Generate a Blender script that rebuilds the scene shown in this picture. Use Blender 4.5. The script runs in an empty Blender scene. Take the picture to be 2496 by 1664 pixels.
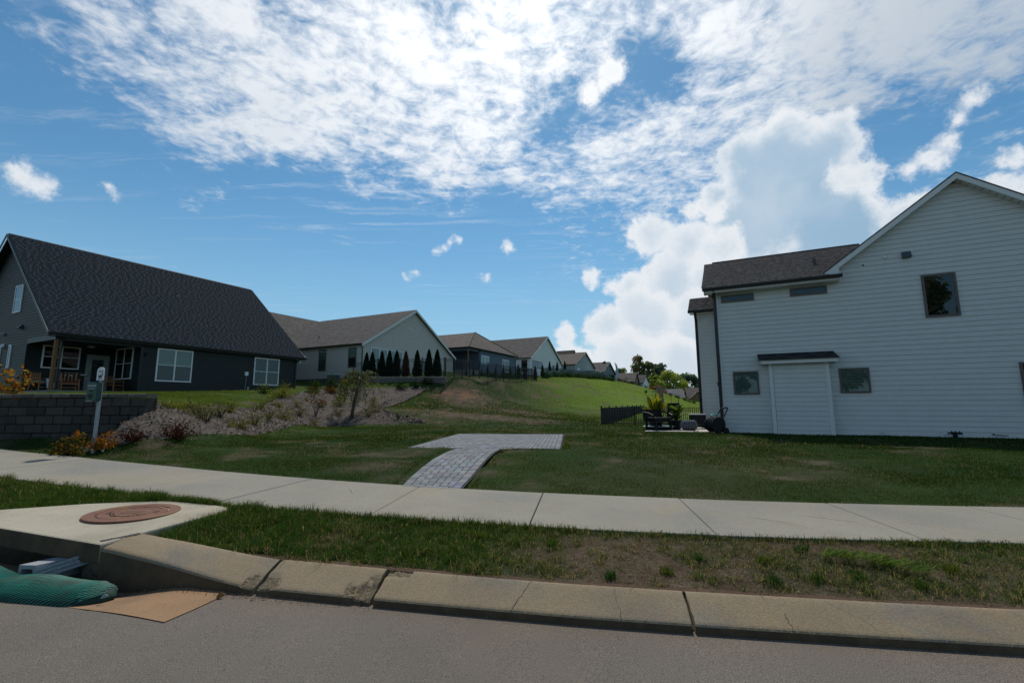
import bpy, bmesh, math, random
import numpy as np
from mathutils import Vector, Matrix
random.seed(7); RNG = np.random.default_rng(11)
sc = bpy.context.scene
COL = sc.collection
rad = math.radians

# ------------------------------------------------------------------ camera
CAM_H = 1.5
cd = bpy.data.cameras.new("camera"); cam = bpy.data.objects.new("camera", cd); COL.objects.link(cam)
cd.lens = 16.0; cd.sensor_width = 36.0; cd.clip_start = 0.05; cd.clip_end = 6000
PITCH, ROLL = rad(7.9), rad(0.25)
cam.matrix_world = Matrix.Translation((0, 0, CAM_H)) @ Matrix.Rotation(rad(90) + PITCH, 4, 'X') @ Matrix.Rotation(-ROLL, 4, 'Z')
sc.camera = cam

# ------------------------------------------------------------------ light
SUN_EL, SUN_AZ = rad(54.6), rad(1.0)          # azimuth from +Y towards +X
sd = bpy.data.lights.new("sun", 'SUN'); sun = bpy.data.objects.new("sun", sd); COL.objects.link(sun)
sd.energy = 3.25; sd.angle = rad(0.6); sd.color = (1.0, 0.93, 0.82)
sdir = Vector((math.sin(SUN_AZ) * math.cos(SUN_EL), math.cos(SUN_AZ) * math.cos(SUN_EL), math.sin(SUN_EL)))
sun.rotation_euler = sdir.to_track_quat('Z', 'Y').to_euler(); sun.location = (0, 20, 60)
sc.view_settings.view_transform = 'Standard'; sc.view_settings.look = 'None'
sc.view_settings.exposure = 0.0; sc.view_settings.gamma = 1.0; sc.view_settings.use_curve_mapping = False
SKY_STR = 0.088

w = bpy.data.worlds.new("World"); sc.world = w; w.use_nodes = True
try:
    w.cycles.sampling_method = 'MANUAL'; w.cycles.sample_map_resolution = 1024
except Exception: pass
nt = w.node_tree; nt.nodes.clear()
def N(tree, typ, **kw):
    n = tree.nodes.new(typ)
    for k, v in kw.items(): setattr(n, k, v)
    return n
class B:
    """tiny node-building helper"""
    def __init__(s, tree): s.t = tree
    def put(s, sock, v):
        if isinstance(v, (int, float)): sock.default_value = v
        elif isinstance(v, (tuple, list)):
            sock.default_value = tuple(v) if len(sock.default_value) == len(v) else tuple(v) + (1.0,)
        else: s.t.links.new(v, sock)
    def m(s, op, a, b=0.0, c=0.0, clamp=False):
        n = N(s.t, 'ShaderNodeMath', operation=op, use_clamp=clamp)
        for i, v in enumerate((a, b, c)): s.put(n.inputs[i], v)
        return n.outputs[0]
    def v(s, op, a, b=(0, 0, 0)):
        n = N(s.t, 'ShaderNodeVectorMath', operation=op)
        s.put(n.inputs[0], a)
        if op == 'SCALE': s.put(n.inputs['Scale'], b)
        else: s.put(n.inputs[1], b)
        return n.outputs['Value'] if op in ('DISTANCE', 'DOT_PRODUCT', 'LENGTH') else n.outputs['Vector']
    def ramp(s, x, a, b, lo=0.0, hi=1.0, smooth=True):
        n = N(s.t, 'ShaderNodeMapRange', interpolation_type='SMOOTHSTEP' if smooth else 'LINEAR')
        for i, q in enumerate((x, a, b, lo, hi)): s.put(n.inputs[i], q)
        return n.outputs[0]
    def noise(s, vec, scale, detail=3.0, rough=0.5, dist=0.0, out='Fac'):
        n = N(s.t, 'ShaderNodeTexNoise')
        if vec is not None: s.put(n.inputs['Vector'], vec)
        n.inputs['Scale'].default_value = scale; n.inputs['Detail'].default_value = detail
        n.inputs['Roughness'].default_value = rough; n.inputs['Distortion'].default_value = dist
        return n.outputs[out]
    def mix(s, f, a, b, mode='MIX'):
        n = N(s.t, 'ShaderNodeMix', data_type='RGBA', blend_type=mode)
        s.put(n.inputs[0], f); s.put(n.inputs[6], a); s.put(n.inputs[7], b)
        return n.outputs[2]
b = B(nt)
tc = N(nt, 'ShaderNodeTexCoord'); D = b.v('NORMALIZE', tc.outputs['Generated'])
sky = N(nt, 'ShaderNodeTexSky', sky_type='NISHITA', sun_disc=False, sun_elevation=SUN_EL, sun_rotation=SUN_AZ,
        altitude=200, air_density=1.1, dust_density=0.25, ozone_density=3.0)
sep = N(nt, 'ShaderNodeSeparateXYZ'); nt.links.new(D, sep.inputs[0])
dx, dy, dz = sep.outputs
def aed(az, el):
    a, e = rad(az), rad(el)
    return (math.sin(a) * math.cos(e), math.cos(a) * math.cos(e), math.sin(e))
# high sheet of altocumulus: coverage (broad patches) x detail on a flat layer overhead
zc = b.m('MAXIMUM', dz, 0.06)
pc = N(nt, 'ShaderNodeCombineXYZ')
b.put(pc.inputs[0], b.m('DIVIDE', dx, zc)); b.put(pc.inputs[1], b.m('DIVIDE', dy, zc)); b.put(pc.inputs[2], 3.7)
PL = pc.outputs[0]
wob = b.v('SCALE', b.v('SUBTRACT', b.noise(D, 5.0, 5, 0.6, out='Color'), (0.5, 0.5, 0.5)), 0.22)
DW = b.v('ADD', D, wob)
cover = b.m('MULTIPLY', b.m('SUBTRACT', b.noise(PL, 0.9, 3, 0.5), 0.5), 0.9)
for az, el, r, amp in [(-42, 34, 9, .42), (-30, 34, 11, .55), (-15, 36, 11, .55), (-9, 30, 8, .5), (-3, 40, 12, .55), (10, 43, 11, .62), (2, 31, 4, .35),
        (-18, 30, 9, .3), (9, 27, 6, .42), (17, 27, 7, .5), (26, 31, 7, .6), (33, 35, 8, .55), (40, 33, 7, .6), (48, 33, 9, .8), (46, 36, 8, .9), (40, 37, 7, .7), (24, 37, 5, .35), (-33, 26, 4.5, .36), (-27, 28, 5, .3),
        (-39.6, 22.3, 3, .38), (-35, 21.3, 2.6, .4), (-7.7, 20.1, 2.0, .0),
        (7.4, 32.5, 5, -.75), (17, 36.5, 3.6, -.7), (40, 24.5, 5.5, -.8), (-50, 23, 9, -.8), (-30, 18, 9, -.9), (-12, 17, 11, -.9), (0, 22, 5, -.5)]:
    d = b.v('DISTANCE', DW, aed(az, el))
    cover = b.m('ADD', cover, b.ramp(d, rad(r) * 1.7, 0.0, 0.0, amp))
det = b.m('ADD', b.m('MULTIPLY', b.noise(PL, 3.4, 9, 0.66, 0.6), 0.60), b.m('MULTIPLY', b.noise(PL, 15.0, 6, 0.62, 0.4), 0.52))
cover = b.m('MINIMUM', cover, 0.95)
alto = b.ramp(b.m('ADD', b.m('MULTIPLY', b.m('SUBTRACT', det, 0.56), 1.25), b.m('MULTIPLY', b.m('SUBTRACT', cover, 0.34), 0.30)), -0.11, 0.29)
alto = b.m('MULTIPLY', alto, b.ramp(dz, 0.16, 0.36))
# cumulus: puffed discs with noisy rims
w2 = b.v('SCALE', b.v('SUBTRACT', b.noise(D, 11.0, 10, 0.66, out='Color'), (0.5, 0.5, 0.5)), 0.105)
DC = b.v('ADD', D, w2)
DC2 = b.v('ADD', D, b.v('SCALE', b.v('SUBTRACT', b.noise(D, 26.0, 8, 0.68, out='Color'), (0.5, 0.5, 0.5)), 0.055))
shadeN = b.noise(D, 12.0, 6, 0.6); shadeL = b.noise(D, 5.0, 4, 0.55)
def cloud(discs, vec, rim0, rim1, depth):
    puff = None
    for az, el, r in discs:
        q = b.m('SUBTRACT', rad(r) * 0.98 + 0.002, b.v('DISTANCE', vec, aed(az, el)))
        puff = q if puff is None else b.m('SMOOTH_MAX', puff, q, 0.012)
    a = b.ramp(puff, -0.004, 0.014)
    core = b.ramp(b.m('ADD', puff, b.m('MULTIPLY', b.m('SUBTRACT', shadeN, 0.5), 0.06)), rim0, rim1)
    return a, b.m('MULTIPLY', b.m('MULTIPLY', core, depth), b.ramp(shadeL, 0.30, 0.62, 0.62, 1.0))
layers = [
  cloud([(32.5, 23.5, 6.6), (29, 26.3, 3.2), (33, 28, 2.8), (36.5, 25.3, 3.4), (38.5, 22, 2.8), (25.6, 23.4, 2.4), (29.5, 19.5, 5.4), (36, 17.5, 5.5), (43, 15.5, 4), (48, 14, 5), (34, 11, 7)], DC, 0.004, 0.050, 1.0),
  cloud([(38.4, 22.4, 1.9), (40.2, 21.2, 1.2), (18, 20.3, 2.6), (22, 18.3, 3.2), (26, 17.0, 2.8), (20, 14.6, 4.0), (15, 14.4, 2.2), (25.5, 13.0, 4.0), (23, 22.3, 1.3), (25.5, 21.5, 1.2)], DC, 0.006, 0.055, 0.55),
  cloud([(10.8, 15.3, 1.3), (17, 10, 4.2), (12, 9.6, 2.8), (7, 8.6, 1.5), (23, 9.4, 4.4), (28, 7.5, 5), (35, 9, 6)], DC, 0.006, 0.05, 0.42),
  cloud([(8, 4.6, 3.4), (14, 5, 4.2), (20, 4.4, 4.6), (3.6, 3.8, 1.9), (-1, 2.6, 1.4), (-4, 2.2, 1.0), (-70, 16, 7), (-95, 12, 8), (-120, 20, 9), (150, 14, 8), (110, 18, 8), (80, 15, 9), (-160, 22, 9)], DC, 0.006, 0.06, 0.36),
  cloud([(-48.8, 19.3, 1.1), (-47.6, 18.9, 1.0), (-49.4, 19.9, .6), (-43, 20.2, .55), (-42.4, 19.7, .4), (-.4, 19.6, .8), (-.8, 20.4, .4), (-3.1, 15.9, .5), (-4.0, 15.9, .4), (44.6, 22, 1.2), (43, 21.6, .9), (45.8, 23, .8), (46.8, 24.6, .9), (48, 26, .9), (49.5, 20.2, .9),
        (13.8, 38, 1.7), (10.5, 36, 1.4), (12.4, 36.6, 1.0), (-7.0, 20.4, .45), (-7.9, 19.9, .45), (-8.8, 19.3, .45), (-9.6, 18.8, .4), (-12.4, 16.4, .4), (-13.4, 15.7, .4)], DC2, 0.01, 0.03, 0.3)]
glow = b.m('POWER', b.m('MAXIMUM', b.v('DOT_PRODUCT', D, tuple(sdir)), 0.0), 9.0)
WHITE = (0.80, 0.835, 0.875); GREY = (0.29, 0.455, 0.62); DARK = (0.27, 0.35, 0.44)
k = 1.0 / SKY_STR
sc_ = lambda c: tuple(x * k for x in c)
skyc = b.mix(b.ramp(dz, 0.02, 0.75, 1.0, 1.0), sky.outputs[0], sky.outputs[0])
skyc = b.mix(1.0, skyc, (0.66, 1.04, 1.09), 'MULTIPLY')
skyc = b.mix(b.ramp(dz, 0.42, 0.0, 0.0, 0.62), skyc, sc_((0.36, 0.545, 0.72)))
thick = b.ramp(b.noise(PL, 1.7, 5, 0.55), 0.44, 0.70)
azr = b.ramp(b.v('DISTANCE', DW, aed(45, 33.5)), rad(15), rad(7), 0.0, 0.82)
acol = b.mix(b.m('MAXIMUM', b.m('MULTIPLY', thick, 0.30), b.m('MULTIPLY', azr, b.ramp(det, 0.42, 0.62, 0.55, 1.0))), sc_((0.70, 0.755, 0.82)), sc_((0.40, 0.48, 0.57)))
acol = b.mix(b.m('MULTIPLY', glow, 1.0, clamp=True), acol, sc_((1.35, 1.34, 1.32)))
# thin streaked veil
st = N(nt, 'ShaderNodeMapping'); st.inputs['Rotation'].default_value = (0, 0, rad(-32)); st.inputs['Scale'].default_value = (0.9, 5.5, 1); nt.links.new(PL, st.inputs['Vector'])
veil = b.m('MULTIPLY', b.ramp(b.noise(b.v('ADD', st.outputs[0], b.v('SCALE', wob, 4.0)), 1.3, 8, 0.62, 0.8), 0.50, 0.80), b.ramp(b.noise(PL, 0.55, 2, 0.5), 0.42, 0.60, 0.05, 0.42))
out = b.mix(b.m('MULTIPLY', veil, b.ramp(dz, 0.10, 0.30)), skyc, acol)
out = b.mix(b.m('MULTIPLY', alto, 0.93), out, acol)
gl9 = b.m('MULTIPLY', glow, 0.9, clamp=True)
for a, core in layers:
    ccol = b.mix(core, sc_(WHITE), sc_(GREY)); ccol = b.mix(gl9, ccol, sc_((1.2, 1.2, 1.18)))
    out = b.mix(b.m('MULTIPLY', a, 0.95), out, ccol)
bg = N(nt, 'ShaderNodeBackground'); nt.links.new(out, bg.inputs[0]); bg.inputs[1].default_value = SKY_STR
wo = N(nt, 'ShaderNodeOutputWorld'); nt.links.new(bg.outputs[0], wo.inputs[0])

# ------------------------------------------------------------------ materials
MATS = {}
def mat(name, color=(.5, .5, .5), rough=.8, var=.12, nscale=6.0, bump=0.0, bscale=60.0, attr=False, spec=.3, metal=0.0,
        stain=None, sscale=1.2, samt=.5, stain2=None, samt2=.5, speck=0.0, spscale=300.0, leaf=0.0, trans=0.35):
    if name in MATS: return MATS[name]
    m = bpy.data.materials.new(name); m.use_nodes = True; t = m.node_tree; t.nodes.clear(); q = B(t)
    tcn = N(t, 'ShaderNodeTexCoord'); P = tcn.outputs['Object']
    if attr:
        a = N(t, 'ShaderNodeAttribute', attribute_name='col'); c = a.outputs['Color']
    else:
        rgb = N(t, 'ShaderNodeRGB'); rgb.outputs[0].default_value = tuple(color) + (1,); c = rgb.outputs[0]
    if stain is not None:
        c = q.mix(q.m('MULTIPLY', q.ramp(q.noise(P, sscale, 6, .6), .45, .68), samt), c, stain)
    if stain2 is not None:
        c = q.mix(q.m('MULTIPLY', q.ramp(q.noise(q.v('ADD', P, (7.3, 2.1, 5.5)), sscale * .7, 7, .68, .6), .50, .72), samt2), c, stain2)
    if var > 0:
        f = q.ramp(q.noise(P, nscale, 5, .6), .25, .75, 1 - var, 1 + var, smooth=False)
        c = q.mix(1.0, c, q.v('SCALE', (1, 1, 1), f) if False else _grey(q, f), 'MULTIPLY')
    if speck > 0:
        f = q.ramp(q.noise(P, spscale, 2, .7), .3, .7, 1 - speck, 1 + speck, smooth=False)
        c = q.mix(1.0, c, _grey(q, f), 'MULTIPLY')
    o = N(t, 'ShaderNodeOutputMaterial')
    if leaf:
        d = N(t, 'ShaderNodeBsdfDiffuse'); tr = N(t, 'ShaderNodeBsdfTranslucent'); mx = N(t, 'ShaderNodeMixShader'); mx.inputs[0].default_value = trans
        q.put(d.inputs[0], c); q.put(tr.inputs[0], q.mix(1.0, c, (1.25, 1.2, .6), 'MULTIPLY'))
        t.links.new(d.outputs[0], mx.inputs[1]); t.links.new(tr.outputs[0], mx.inputs[2])
        t.links.new(mx.outputs[0], o.inputs[0])
    else:
        p = N(t, 'ShaderNodeBsdfPrincipled'); q.put(p.inputs['Base Color'], c); p.inputs['Roughness'].default_value = rough
        p.inputs['Specular IOR Level'].default_value = spec; p.inputs['Metallic'].default_value = metal
        if bump > 0:
            bn = N(t, 'ShaderNodeBump'); bn.inputs['Strength'].default_value = bump; bn.inputs['Distance'].default_value = .02
            q.put(bn.inputs['Height'], q.noise(P, bscale, 4, .65)); t.links.new(bn.outputs[0], p.inputs['Normal'])
        t.links.new(p.outputs[0], o.inputs[0])
    MATS[name] = m; return m
def _grey(q, f):
    n = N(q.t, 'ShaderNodeCombineColor')
    for i in range(3): q.put(n.inputs[i], f)
    return n.outputs[0]

def glass_mat():
    m = bpy.data.materials.new('window_glass'); m.use_nodes = True; t = m.node_tree; t.nodes.clear(); q = B(t)
    fr = N(t, 'ShaderNodeFresnel'); fr.inputs[0].default_value = 1.5
    tr = N(t, 'ShaderNodeBsdfTransparent'); tr.inputs[0].default_value = (.62, .70, .68, 1)
    gl = N(t, 'ShaderNodeBsdfGlossy'); gl.inputs['Roughness'].default_value = .015; gl.inputs[0].default_value = (.9, .95, 1, 1)
    mx = N(t, 'ShaderNodeMixShader'); q.put(mx.inputs[0], q.m('ADD', q.m('MULTIPLY', fr.outputs[0], 1.15), .01, clamp=True))
    t.links.new(tr.outputs[0], mx.inputs[1]); t.links.new(gl.outputs[0], mx.inputs[2])
    o = N(t, 'ShaderNodeOutputMaterial'); t.links.new(mx.outputs[0], o.inputs[0]); return m
GLASS = glass_mat()

CONC = mat('sidewalk_concrete', (.245, .228, .185), .9, .12, 1.6, .30, 90, stain=(.170, .170, .155), sscale=.8, samt=.8, speck=.16, spscale=55, stain2=(.33, .255, .16), samt2=.45)
CONC_K = mat('kerb_concrete', (.235, .182, .115), .9, .12, 2.2, .25, 90, stain=(.165, .150, .122), sscale=1.3, samt=.85, speck=.20, spscale=70, stain2=(.30, .20, .10), samt2=.5)
GRIME_SHADE = mat('kerb_grime_shade', (.085, .062, .038), .95, .3, 7, .5, 60, stain=(.13, .095, .055), sscale=3)  # road-facing fronts: grime, with their shade also darkened into the colour
CONC_S = mat('inlet_concrete', (.37, .335, .26), .9, .09, 2.0, .3, 90, stain=(.27, .24, .18), sscale=1.6, samt=.6, speck=.14, spscale=70, stain2=(.36, .27, .15), samt2=.4)
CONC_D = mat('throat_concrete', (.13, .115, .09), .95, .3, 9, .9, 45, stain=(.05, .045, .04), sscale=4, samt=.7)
AGG = mat('exposed_aggregate', (.17, .135, .085), .95, .45, 40, 1.0, 60, speck=.5, spscale=90)
CRACK = mat('crack_dirt', (.035, .028, .02), 1.0, .2, 20)
APRON = mat('apron_concrete', (.275, .165, .090), .92, .10, 2.5, .25, 110, stain=(.19, .125, .075), sscale=2.2, samt=.8, speck=.16, spscale=80)
RUST = mat('rusty_iron', (.155, .062, .036), .75, .25, 9, .5, 70, stain=(.22, .12, .03), sscale=3.5, samt=.45, spec=.4)
RUST_D = mat('dark_rust', (.045, .020, .012), .8, .2, 20)
SOIL = mat('soil', (.085, .05, .03), 1.0, .3, 9, .8, 40)
WHITE = mat('white_siding', (.60, .605, .585), .55, .045, 3, .10, 45, spec=.35)
WTRIM = mat('white_trim', (.66, .66, .64), .5, .03, 3, spec=.35)
TAUPE = mat('taupe_frame', (.115, .098, .088), .5, .06, 6)
WFRAME = mat('white_vinyl', (.74, .75, .75), .4, .03, 4)
DARK = mat('dark_green_siding', (.008, .0145, .013), .55, .10, 4, .10, 50, spec=.35)
DTRIM = mat('near_black_trim', (.010, .013, .015), .45, .08, 6, spec=.4)
RTRIM = mat('slate_trim', (.055, .08, .09), .5, .08, 6)
GUTT = mat('black_gutter', (.018, .019, .022), .35, .06, 4, spec=.5)
BEIGE = mat('beige_siding', (.56, .525, .46), .6, .05, 3, spec=.3)
BLUE = mat('blue_siding', (.085, .125, .17), .6, .06, 3, spec=.3)
PALE = mat('pale_siding', (.70, .71, .69), .6, .05, 3)
GREYS = mat('grey_siding', (.27, .31, .31), .6, .06, 3)
SLATE = mat('slate_siding', (.10, .13, .15), .6, .06, 3)
BRICK = mat('brown_brick', (.20, .13, .08), .9, .2, 8)
WOOD = mat('cedar_wood', (.20, .10, .04), .7, .25, 14)
WOODL = mat('teak_wood', (.30, .14, .055), .6, .25, 18)
RED = mat('red_cushion', (.12, .018, .015), .85, .1, 12)
BLACK = mat('black_metal', (.007, .008, .009), .5, .1, 8, spec=.25)
FENCE = mat('black_aluminium', (.005, .006, .007), .5, .05, 8, spec=.2)
DKIN = mat('dark_interior', (.012, .016, .018), .9, .2, 3)
BLIND = mat('window_blind', (.30, .37, .35), .8, .06, 5)
SHADE = mat('roller_shade', (.42, .50, .46), .85, .05, 3)
CURT = mat('dark_curtain', (.045, .07, .06), .9, .2, 5)
CURTW = mat('pale_curtain', (.55, .62, .62), .9, .08, 5)
GALV = mat('galvanised_steel', (.30, .33, .35), .45, .1, 20, spec=.5, metal=.35)
GREEN = mat('dark_green_enamel', (.010, .055, .045), .4, .08, 9, spec=.5)
SIGNW = mat('white_sign', (.72, .76, .78), .5, .03, 9)
INK = mat('black_ink', (.012, .02, .022), .7, 0)
PAPER = mat('printed_label', (.25, .30, .30), .7, .1, 30)
PVC = mat('white_pvc', (.66, .68, .68), .4, .04, 8)
TUBE = mat('green_mesh_fabric', (.006, .034, .028), .7, .2, 5)
RIBM = mat('green_plastic_rib', (.028, .17, .125), .5, .3, 6, stain=(.07, .06, .04), sscale=5, samt=.6)
CMU = mat('grey_block', (.30, .32, .345), .95, .12, 12, .6, 80, speck=.15, spscale=200)
POUF = mat('grey_wicker', (.13, .15, .165), .85, .2, 30)
TAN = mat('tan_canvas', (.26, .215, .155), .9, .12, 8)
CONCP = mat('patio_concrete', (.46, .43, .38), .9, .06, 3, .2, 100)
TEAL = mat('teal_hose', (.15, .30, .31), .4, .15, 9)
RUG = mat('pale_blue_top', (.25, .36, .40), .5, .08, 9)
POT = mat('black_pot', (.012, .012, .013), .5, .1, 8)
BARK = mat('bark', (.085, .065, .045), .95, .3, 14, .6, 40)
BARKP = mat('pale_bark', (.22, .185, .14), .9, .25, 14)
FLAG = mat('pale_flag', (.30, .42, .55), .7, .1, 2)
ORANGE = mat('orange_petals', (.55, .09, .02), .7, .15, 20)
LEAF = mat('leaf', attr=True, leaf=1, var=.18, nscale=3, trans=.38)
NEEDLE = mat('evergreen_leaf', attr=True, leaf=1, var=.15, nscale=5, trans=.12)
GRASSM = mat('grass_blade', attr=True, leaf=1, var=.10, nscale=2, trans=.42)
MULCHC = mat('mulch_chip', attr=True, var=.15, nscale=30, rough=.95)
TERR = mat('turf_ground', attr=True, var=.30, nscale=7, rough=1.0, spec=.05, bump=.8, bscale=22, speck=.35, spscale=45)
MULCH = mat('mulch_ground', (.105, .090, .078), 1.0, .35, 9, 1.0, 28, stain=(.05, .042, .036), sscale=1.5, samt=.7, speck=.45, spscale=55, spec=.05)
PAVERM = mat('paver_stone', attr=True, var=.10, nscale=9, rough=.85, bump=.25, bscale=90, speck=.12, spscale=160)
BLOCKM = mat('wall_block_stone', attr=True, var=.22, nscale=7, rough=.95, bump=1.0, bscale=26, speck=.25, spscale=70)
SHINGLE = mat('asphalt_shingle', attr=True, var=.12, nscale=5, rough=.92, speck=.3, spscale=60, spec=.2)
PEB = mat('debris', attr=True, var=.2, nscale=20, rough=.95)

def roof_mat(name, c1, c2):
    m = bpy.data.materials.new(name); m.use_nodes = True; t = m.node_tree; t.nodes.clear(); q = B(t)
    a = N(t, 'ShaderNodeAttribute', attribute_name='uv2')
    br = N(t, 'ShaderNodeTexBrick'); t.links.new(a.outputs['Vector'], br.inputs['Vector'])
    br.inputs['Color1'].default_value = tuple(c1) + (1,); br.inputs['Color2'].default_value = tuple(c2) + (1,)
    br.inputs['Mortar'].default_value = tuple(x * .45 for x in c1) + (1,); br.inputs['Scale'].default_value = 1.0
    br.inputs['Mortar Size'].default_value = .012; br.inputs['Brick Width'].default_value = .32; br.inputs['Row Height'].default_value = .145
    tcn = N(t, 'ShaderNodeTexCoord')
    f = q.ramp(q.noise(tcn.outputs['Object'], 1.3, 6, .65), .3, .7, .8, 1.2)
    f2 = q.ramp(q.noise(tcn.outputs['Object'], 40, 3, .7), .3, .7, .75, 1.25)
    c = q.mix(1.0, q.mix(1.0, br.outputs[0], _grey(q, f), 'MULTIPLY'), _grey(q, f2), 'MULTIPLY')
    p = N(t, 'ShaderNodeBsdfPrincipled'); q.put(p.inputs['Base Color'], c); p.inputs['Roughness'].default_value = .93; p.inputs['Specular IOR Level'].default_value = .2
    o = N(t, 'ShaderNodeOutputMaterial'); t.links.new(p.outputs[0], o.inputs[0]); return m
ROOF_BR = roof_mat('brown_shingle_roof', (.135, .112, .098), (.088, .074, .068))
ROOF_GR = roof_mat('grey_shingle_roof', (.105, .095, .092), (.066, .061, .062))
ROOF_LG = roof_mat('light_grey_shingle_roof', (.20, .19, .19), (.14, .135, .14))

# ------------------------------------------------------------------ object helpers
def tag(o, label=None, cat=None, group=None, kind=None):
    if label: o['label'] = label
    if cat: o['category'] = cat
    if group: o['group'] = group
    if kind: o['kind'] = kind
    return o
def empty(name, loc=(0, 0, 0), rz=0.0, label=None, cat=None, group=None, kind=None, parent=None):
    o = bpy.data.objects.new(name, None); COL.objects.link(o); o.location = loc; o.rotation_euler = (0, 0, rz); o.empty_display_size = .1
    if parent: o.parent = parent
    return tag(o, label, cat, group, kind)
def link(name, me, parent=None, loc=None, rot=None, scale=None):
    o = bpy.data.objects.new(name, me); COL.objects.link(o)
    if parent is not None: o.parent = parent
    if loc is not None: o.location = loc
    if rot is not None: o.rotation_euler = rot
    if scale is not None: o.scale = scale
    return o
def np_mesh(name, V, F, cols=None, m=None, smooth=False, uv2=None):
    """V (n,3), F list of index arrays (each (k,3) or (k,4)), optional per-vertex colour"""
    V = np.asarray(V, np.float32); F = [np.asarray(f, np.int32) for f in (F if isinstance(F, list) else [F]) if len(f)]
    me = bpy.data.meshes.new(name); me.vertices.add(len(V)); me.vertices.foreach_set('co', V.ravel())
    idx = np.concatenate([f.ravel() for f in F]); tot = np.concatenate([np.full(len(f), f.shape[1], np.int32) for f in F])
    st = np.concatenate([[0], np.cumsum(tot)[:-1]]).astype(np.int32)
    me.loops.add(len(idx)); me.loops.foreach_set('vertex_index', idx)
    me.polygons.add(len(tot)); me.polygons.foreach_set('loop_start', st)
    try: me.polygons.foreach_set('loop_total', tot)
    except Exception: pass
    if smooth: me.polygons.foreach_set('use_smooth', np.ones(len(tot), bool))
    me.update(calc_edges=True)
    if cols is not None:
        c = np.ones((len(V), 4), np.float32); c[:, :3] = cols
        a = me.color_attributes.new('col', 'FLOAT_COLOR', 'POINT'); a.data.foreach_set('color', c.ravel())
    if uv2 is not None:
        a = me.attributes.new('uv2', 'FLOAT_VECTOR', 'POINT'); u = np.zeros((len(V), 3), np.float32); u[:, :2] = uv2; a.data.foreach_set('vector', u.ravel())
    if m: me.materials.append(m)
    return me

class MB:
    """collects boxes, prisms, tubes, lathes; build() links them as one mesh object. T maps points (e.g. wall space -> house space)"""
    def __init__(s, T=None): s.v = []; s.f = []; s.c = []; s.T = T; s.col = (1, 1, 1); s.uv = []
    def add(s, pts, faces, uv=None):
        o = len(s.v)
        for i, p in enumerate(pts):
            s.v.append(tuple(s.T(p)) if s.T else tuple(p)); s.c.append(s.col); s.uv.append(uv[i] if uv else (0, 0))
        s.f += [tuple(o + i for i in f) for f in faces]; return s
    BOXF = [(0, 3, 2, 1), (4, 5, 6, 7), (0, 1, 5, 4), (1, 2, 6, 5), (2, 3, 7, 6), (3, 0, 4, 7)]
    def box(s, x0, x1, y0, y1, z0, z1):
        return s.add([(x0, y0, z0), (x1, y0, z0), (x1, y1, z0), (x0, y1, z0), (x0, y0, z1), (x1, y0, z1), (x1, y1, z1), (x0, y1, z1)], MB.BOXF)
    def hexa(s, p): return s.add(p, MB.BOXF)
    def quad(s, a, b_, c, d, uv=None): return s.add([a, b_, c, d], [(0, 1, 2, 3)], uv)
    def poly(s, pts, uv=None): return s.add(pts, [tuple(range(len(pts)))], uv)
    def extr(s, pts, off):
        n = len(pts); q = [tuple(p[i] + off[i] for i in range(3)) for p in pts]
        return s.add(list(pts) + q, [tuple(range(n))[::-1], tuple(range(n, 2 * n))] + [(i, (i + 1) % n, n + (i + 1) % n, n + i) for i in range(n)])
    def tube(s, path, r, n=8, cap=True):
        path = [Vector(p) for p in path]; rs = r if isinstance(r, (list, tuple)) else [r] * len(path)
        pts = []; up = Vector((0, 0, 1)); prev = None
        for i, p in enumerate(path):
            d = (path[min(i + 1, len(path) - 1)] - path[max(i - 1, 0)]).normalized()
            if prev is None:
                a = d.cross(up if abs(d.z) < .9 else Vector((1, 0, 0))).normalized()
            else:
                a = (prev - d * prev.dot(d)).normalized()
            prev = a; c = d.cross(a)
            for k_ in range(n):
                t = 2 * math.pi * k_ / n; pts.append(tuple(p + (a * math.cos(t) + c * math.sin(t)) * rs[i]))
        f = [(i * n + k_, i * n + (k_ + 1) % n, (i + 1) * n + (k_ + 1) % n, (i + 1) * n + k_) for i in range(len(path) - 1) for k_ in range(n)]
        if cap: f += [tuple(range(n))[::-1], tuple(range((len(path) - 1) * n, len(path) * n))]
        return s.add(pts, f)
    def lathe(s, prof, n=16, cx=0, cy=0, cz=0, rim=None):
        pts = []
        for r, z in prof:
            for k_ in range(n):
                t = 2 * math.pi * k_ / n; q = r * (rim(t) if rim else 1); pts.append((cx + q * math.cos(t), cy + q * math.sin(t), cz + z))
        f = [(i * n + k_, i * n + (k_ + 1) % n, (i + 1) * n + (k_ + 1) % n, (i + 1) * n + k_) for i in range(len(prof) - 1) for k_ in range(n)]
        f += [tuple(range(n))[::-1], tuple(range((len(prof) - 1) * n, len(prof) * n))]
        return s.add(pts, f)
    def mesh(s, name, m, smooth=False, colors=False, uvs=False):
        me = bpy.data.meshes.new(name); me.from_pydata(s.v, [], s.f); me.update()
        if m: me.materials.append(m)
        if smooth:
            me.polygons.foreach_set('use_smooth', np.ones(len(s.f), bool))
        if colors:
            a = me.color_attributes.new('col', 'FLOAT_COLOR', 'POINT'); a.data.foreach_set('color', np.array([c + (1,) for c in s.c], np.float32).ravel())
        if uvs:
            a = me.attributes.new('uv2', 'FLOAT_VECTOR', 'POINT'); a.data.foreach_set('vector', np.array([(u[0], u[1], 0) for u in s.uv], np.float32).ravel())
        return me
    def build(s, name, m, parent=None, smooth=False, colors=False, uvs=False, **kw):
        return link(name, s.mesh(name, m, smooth, colors, uvs), parent, **kw)

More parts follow.
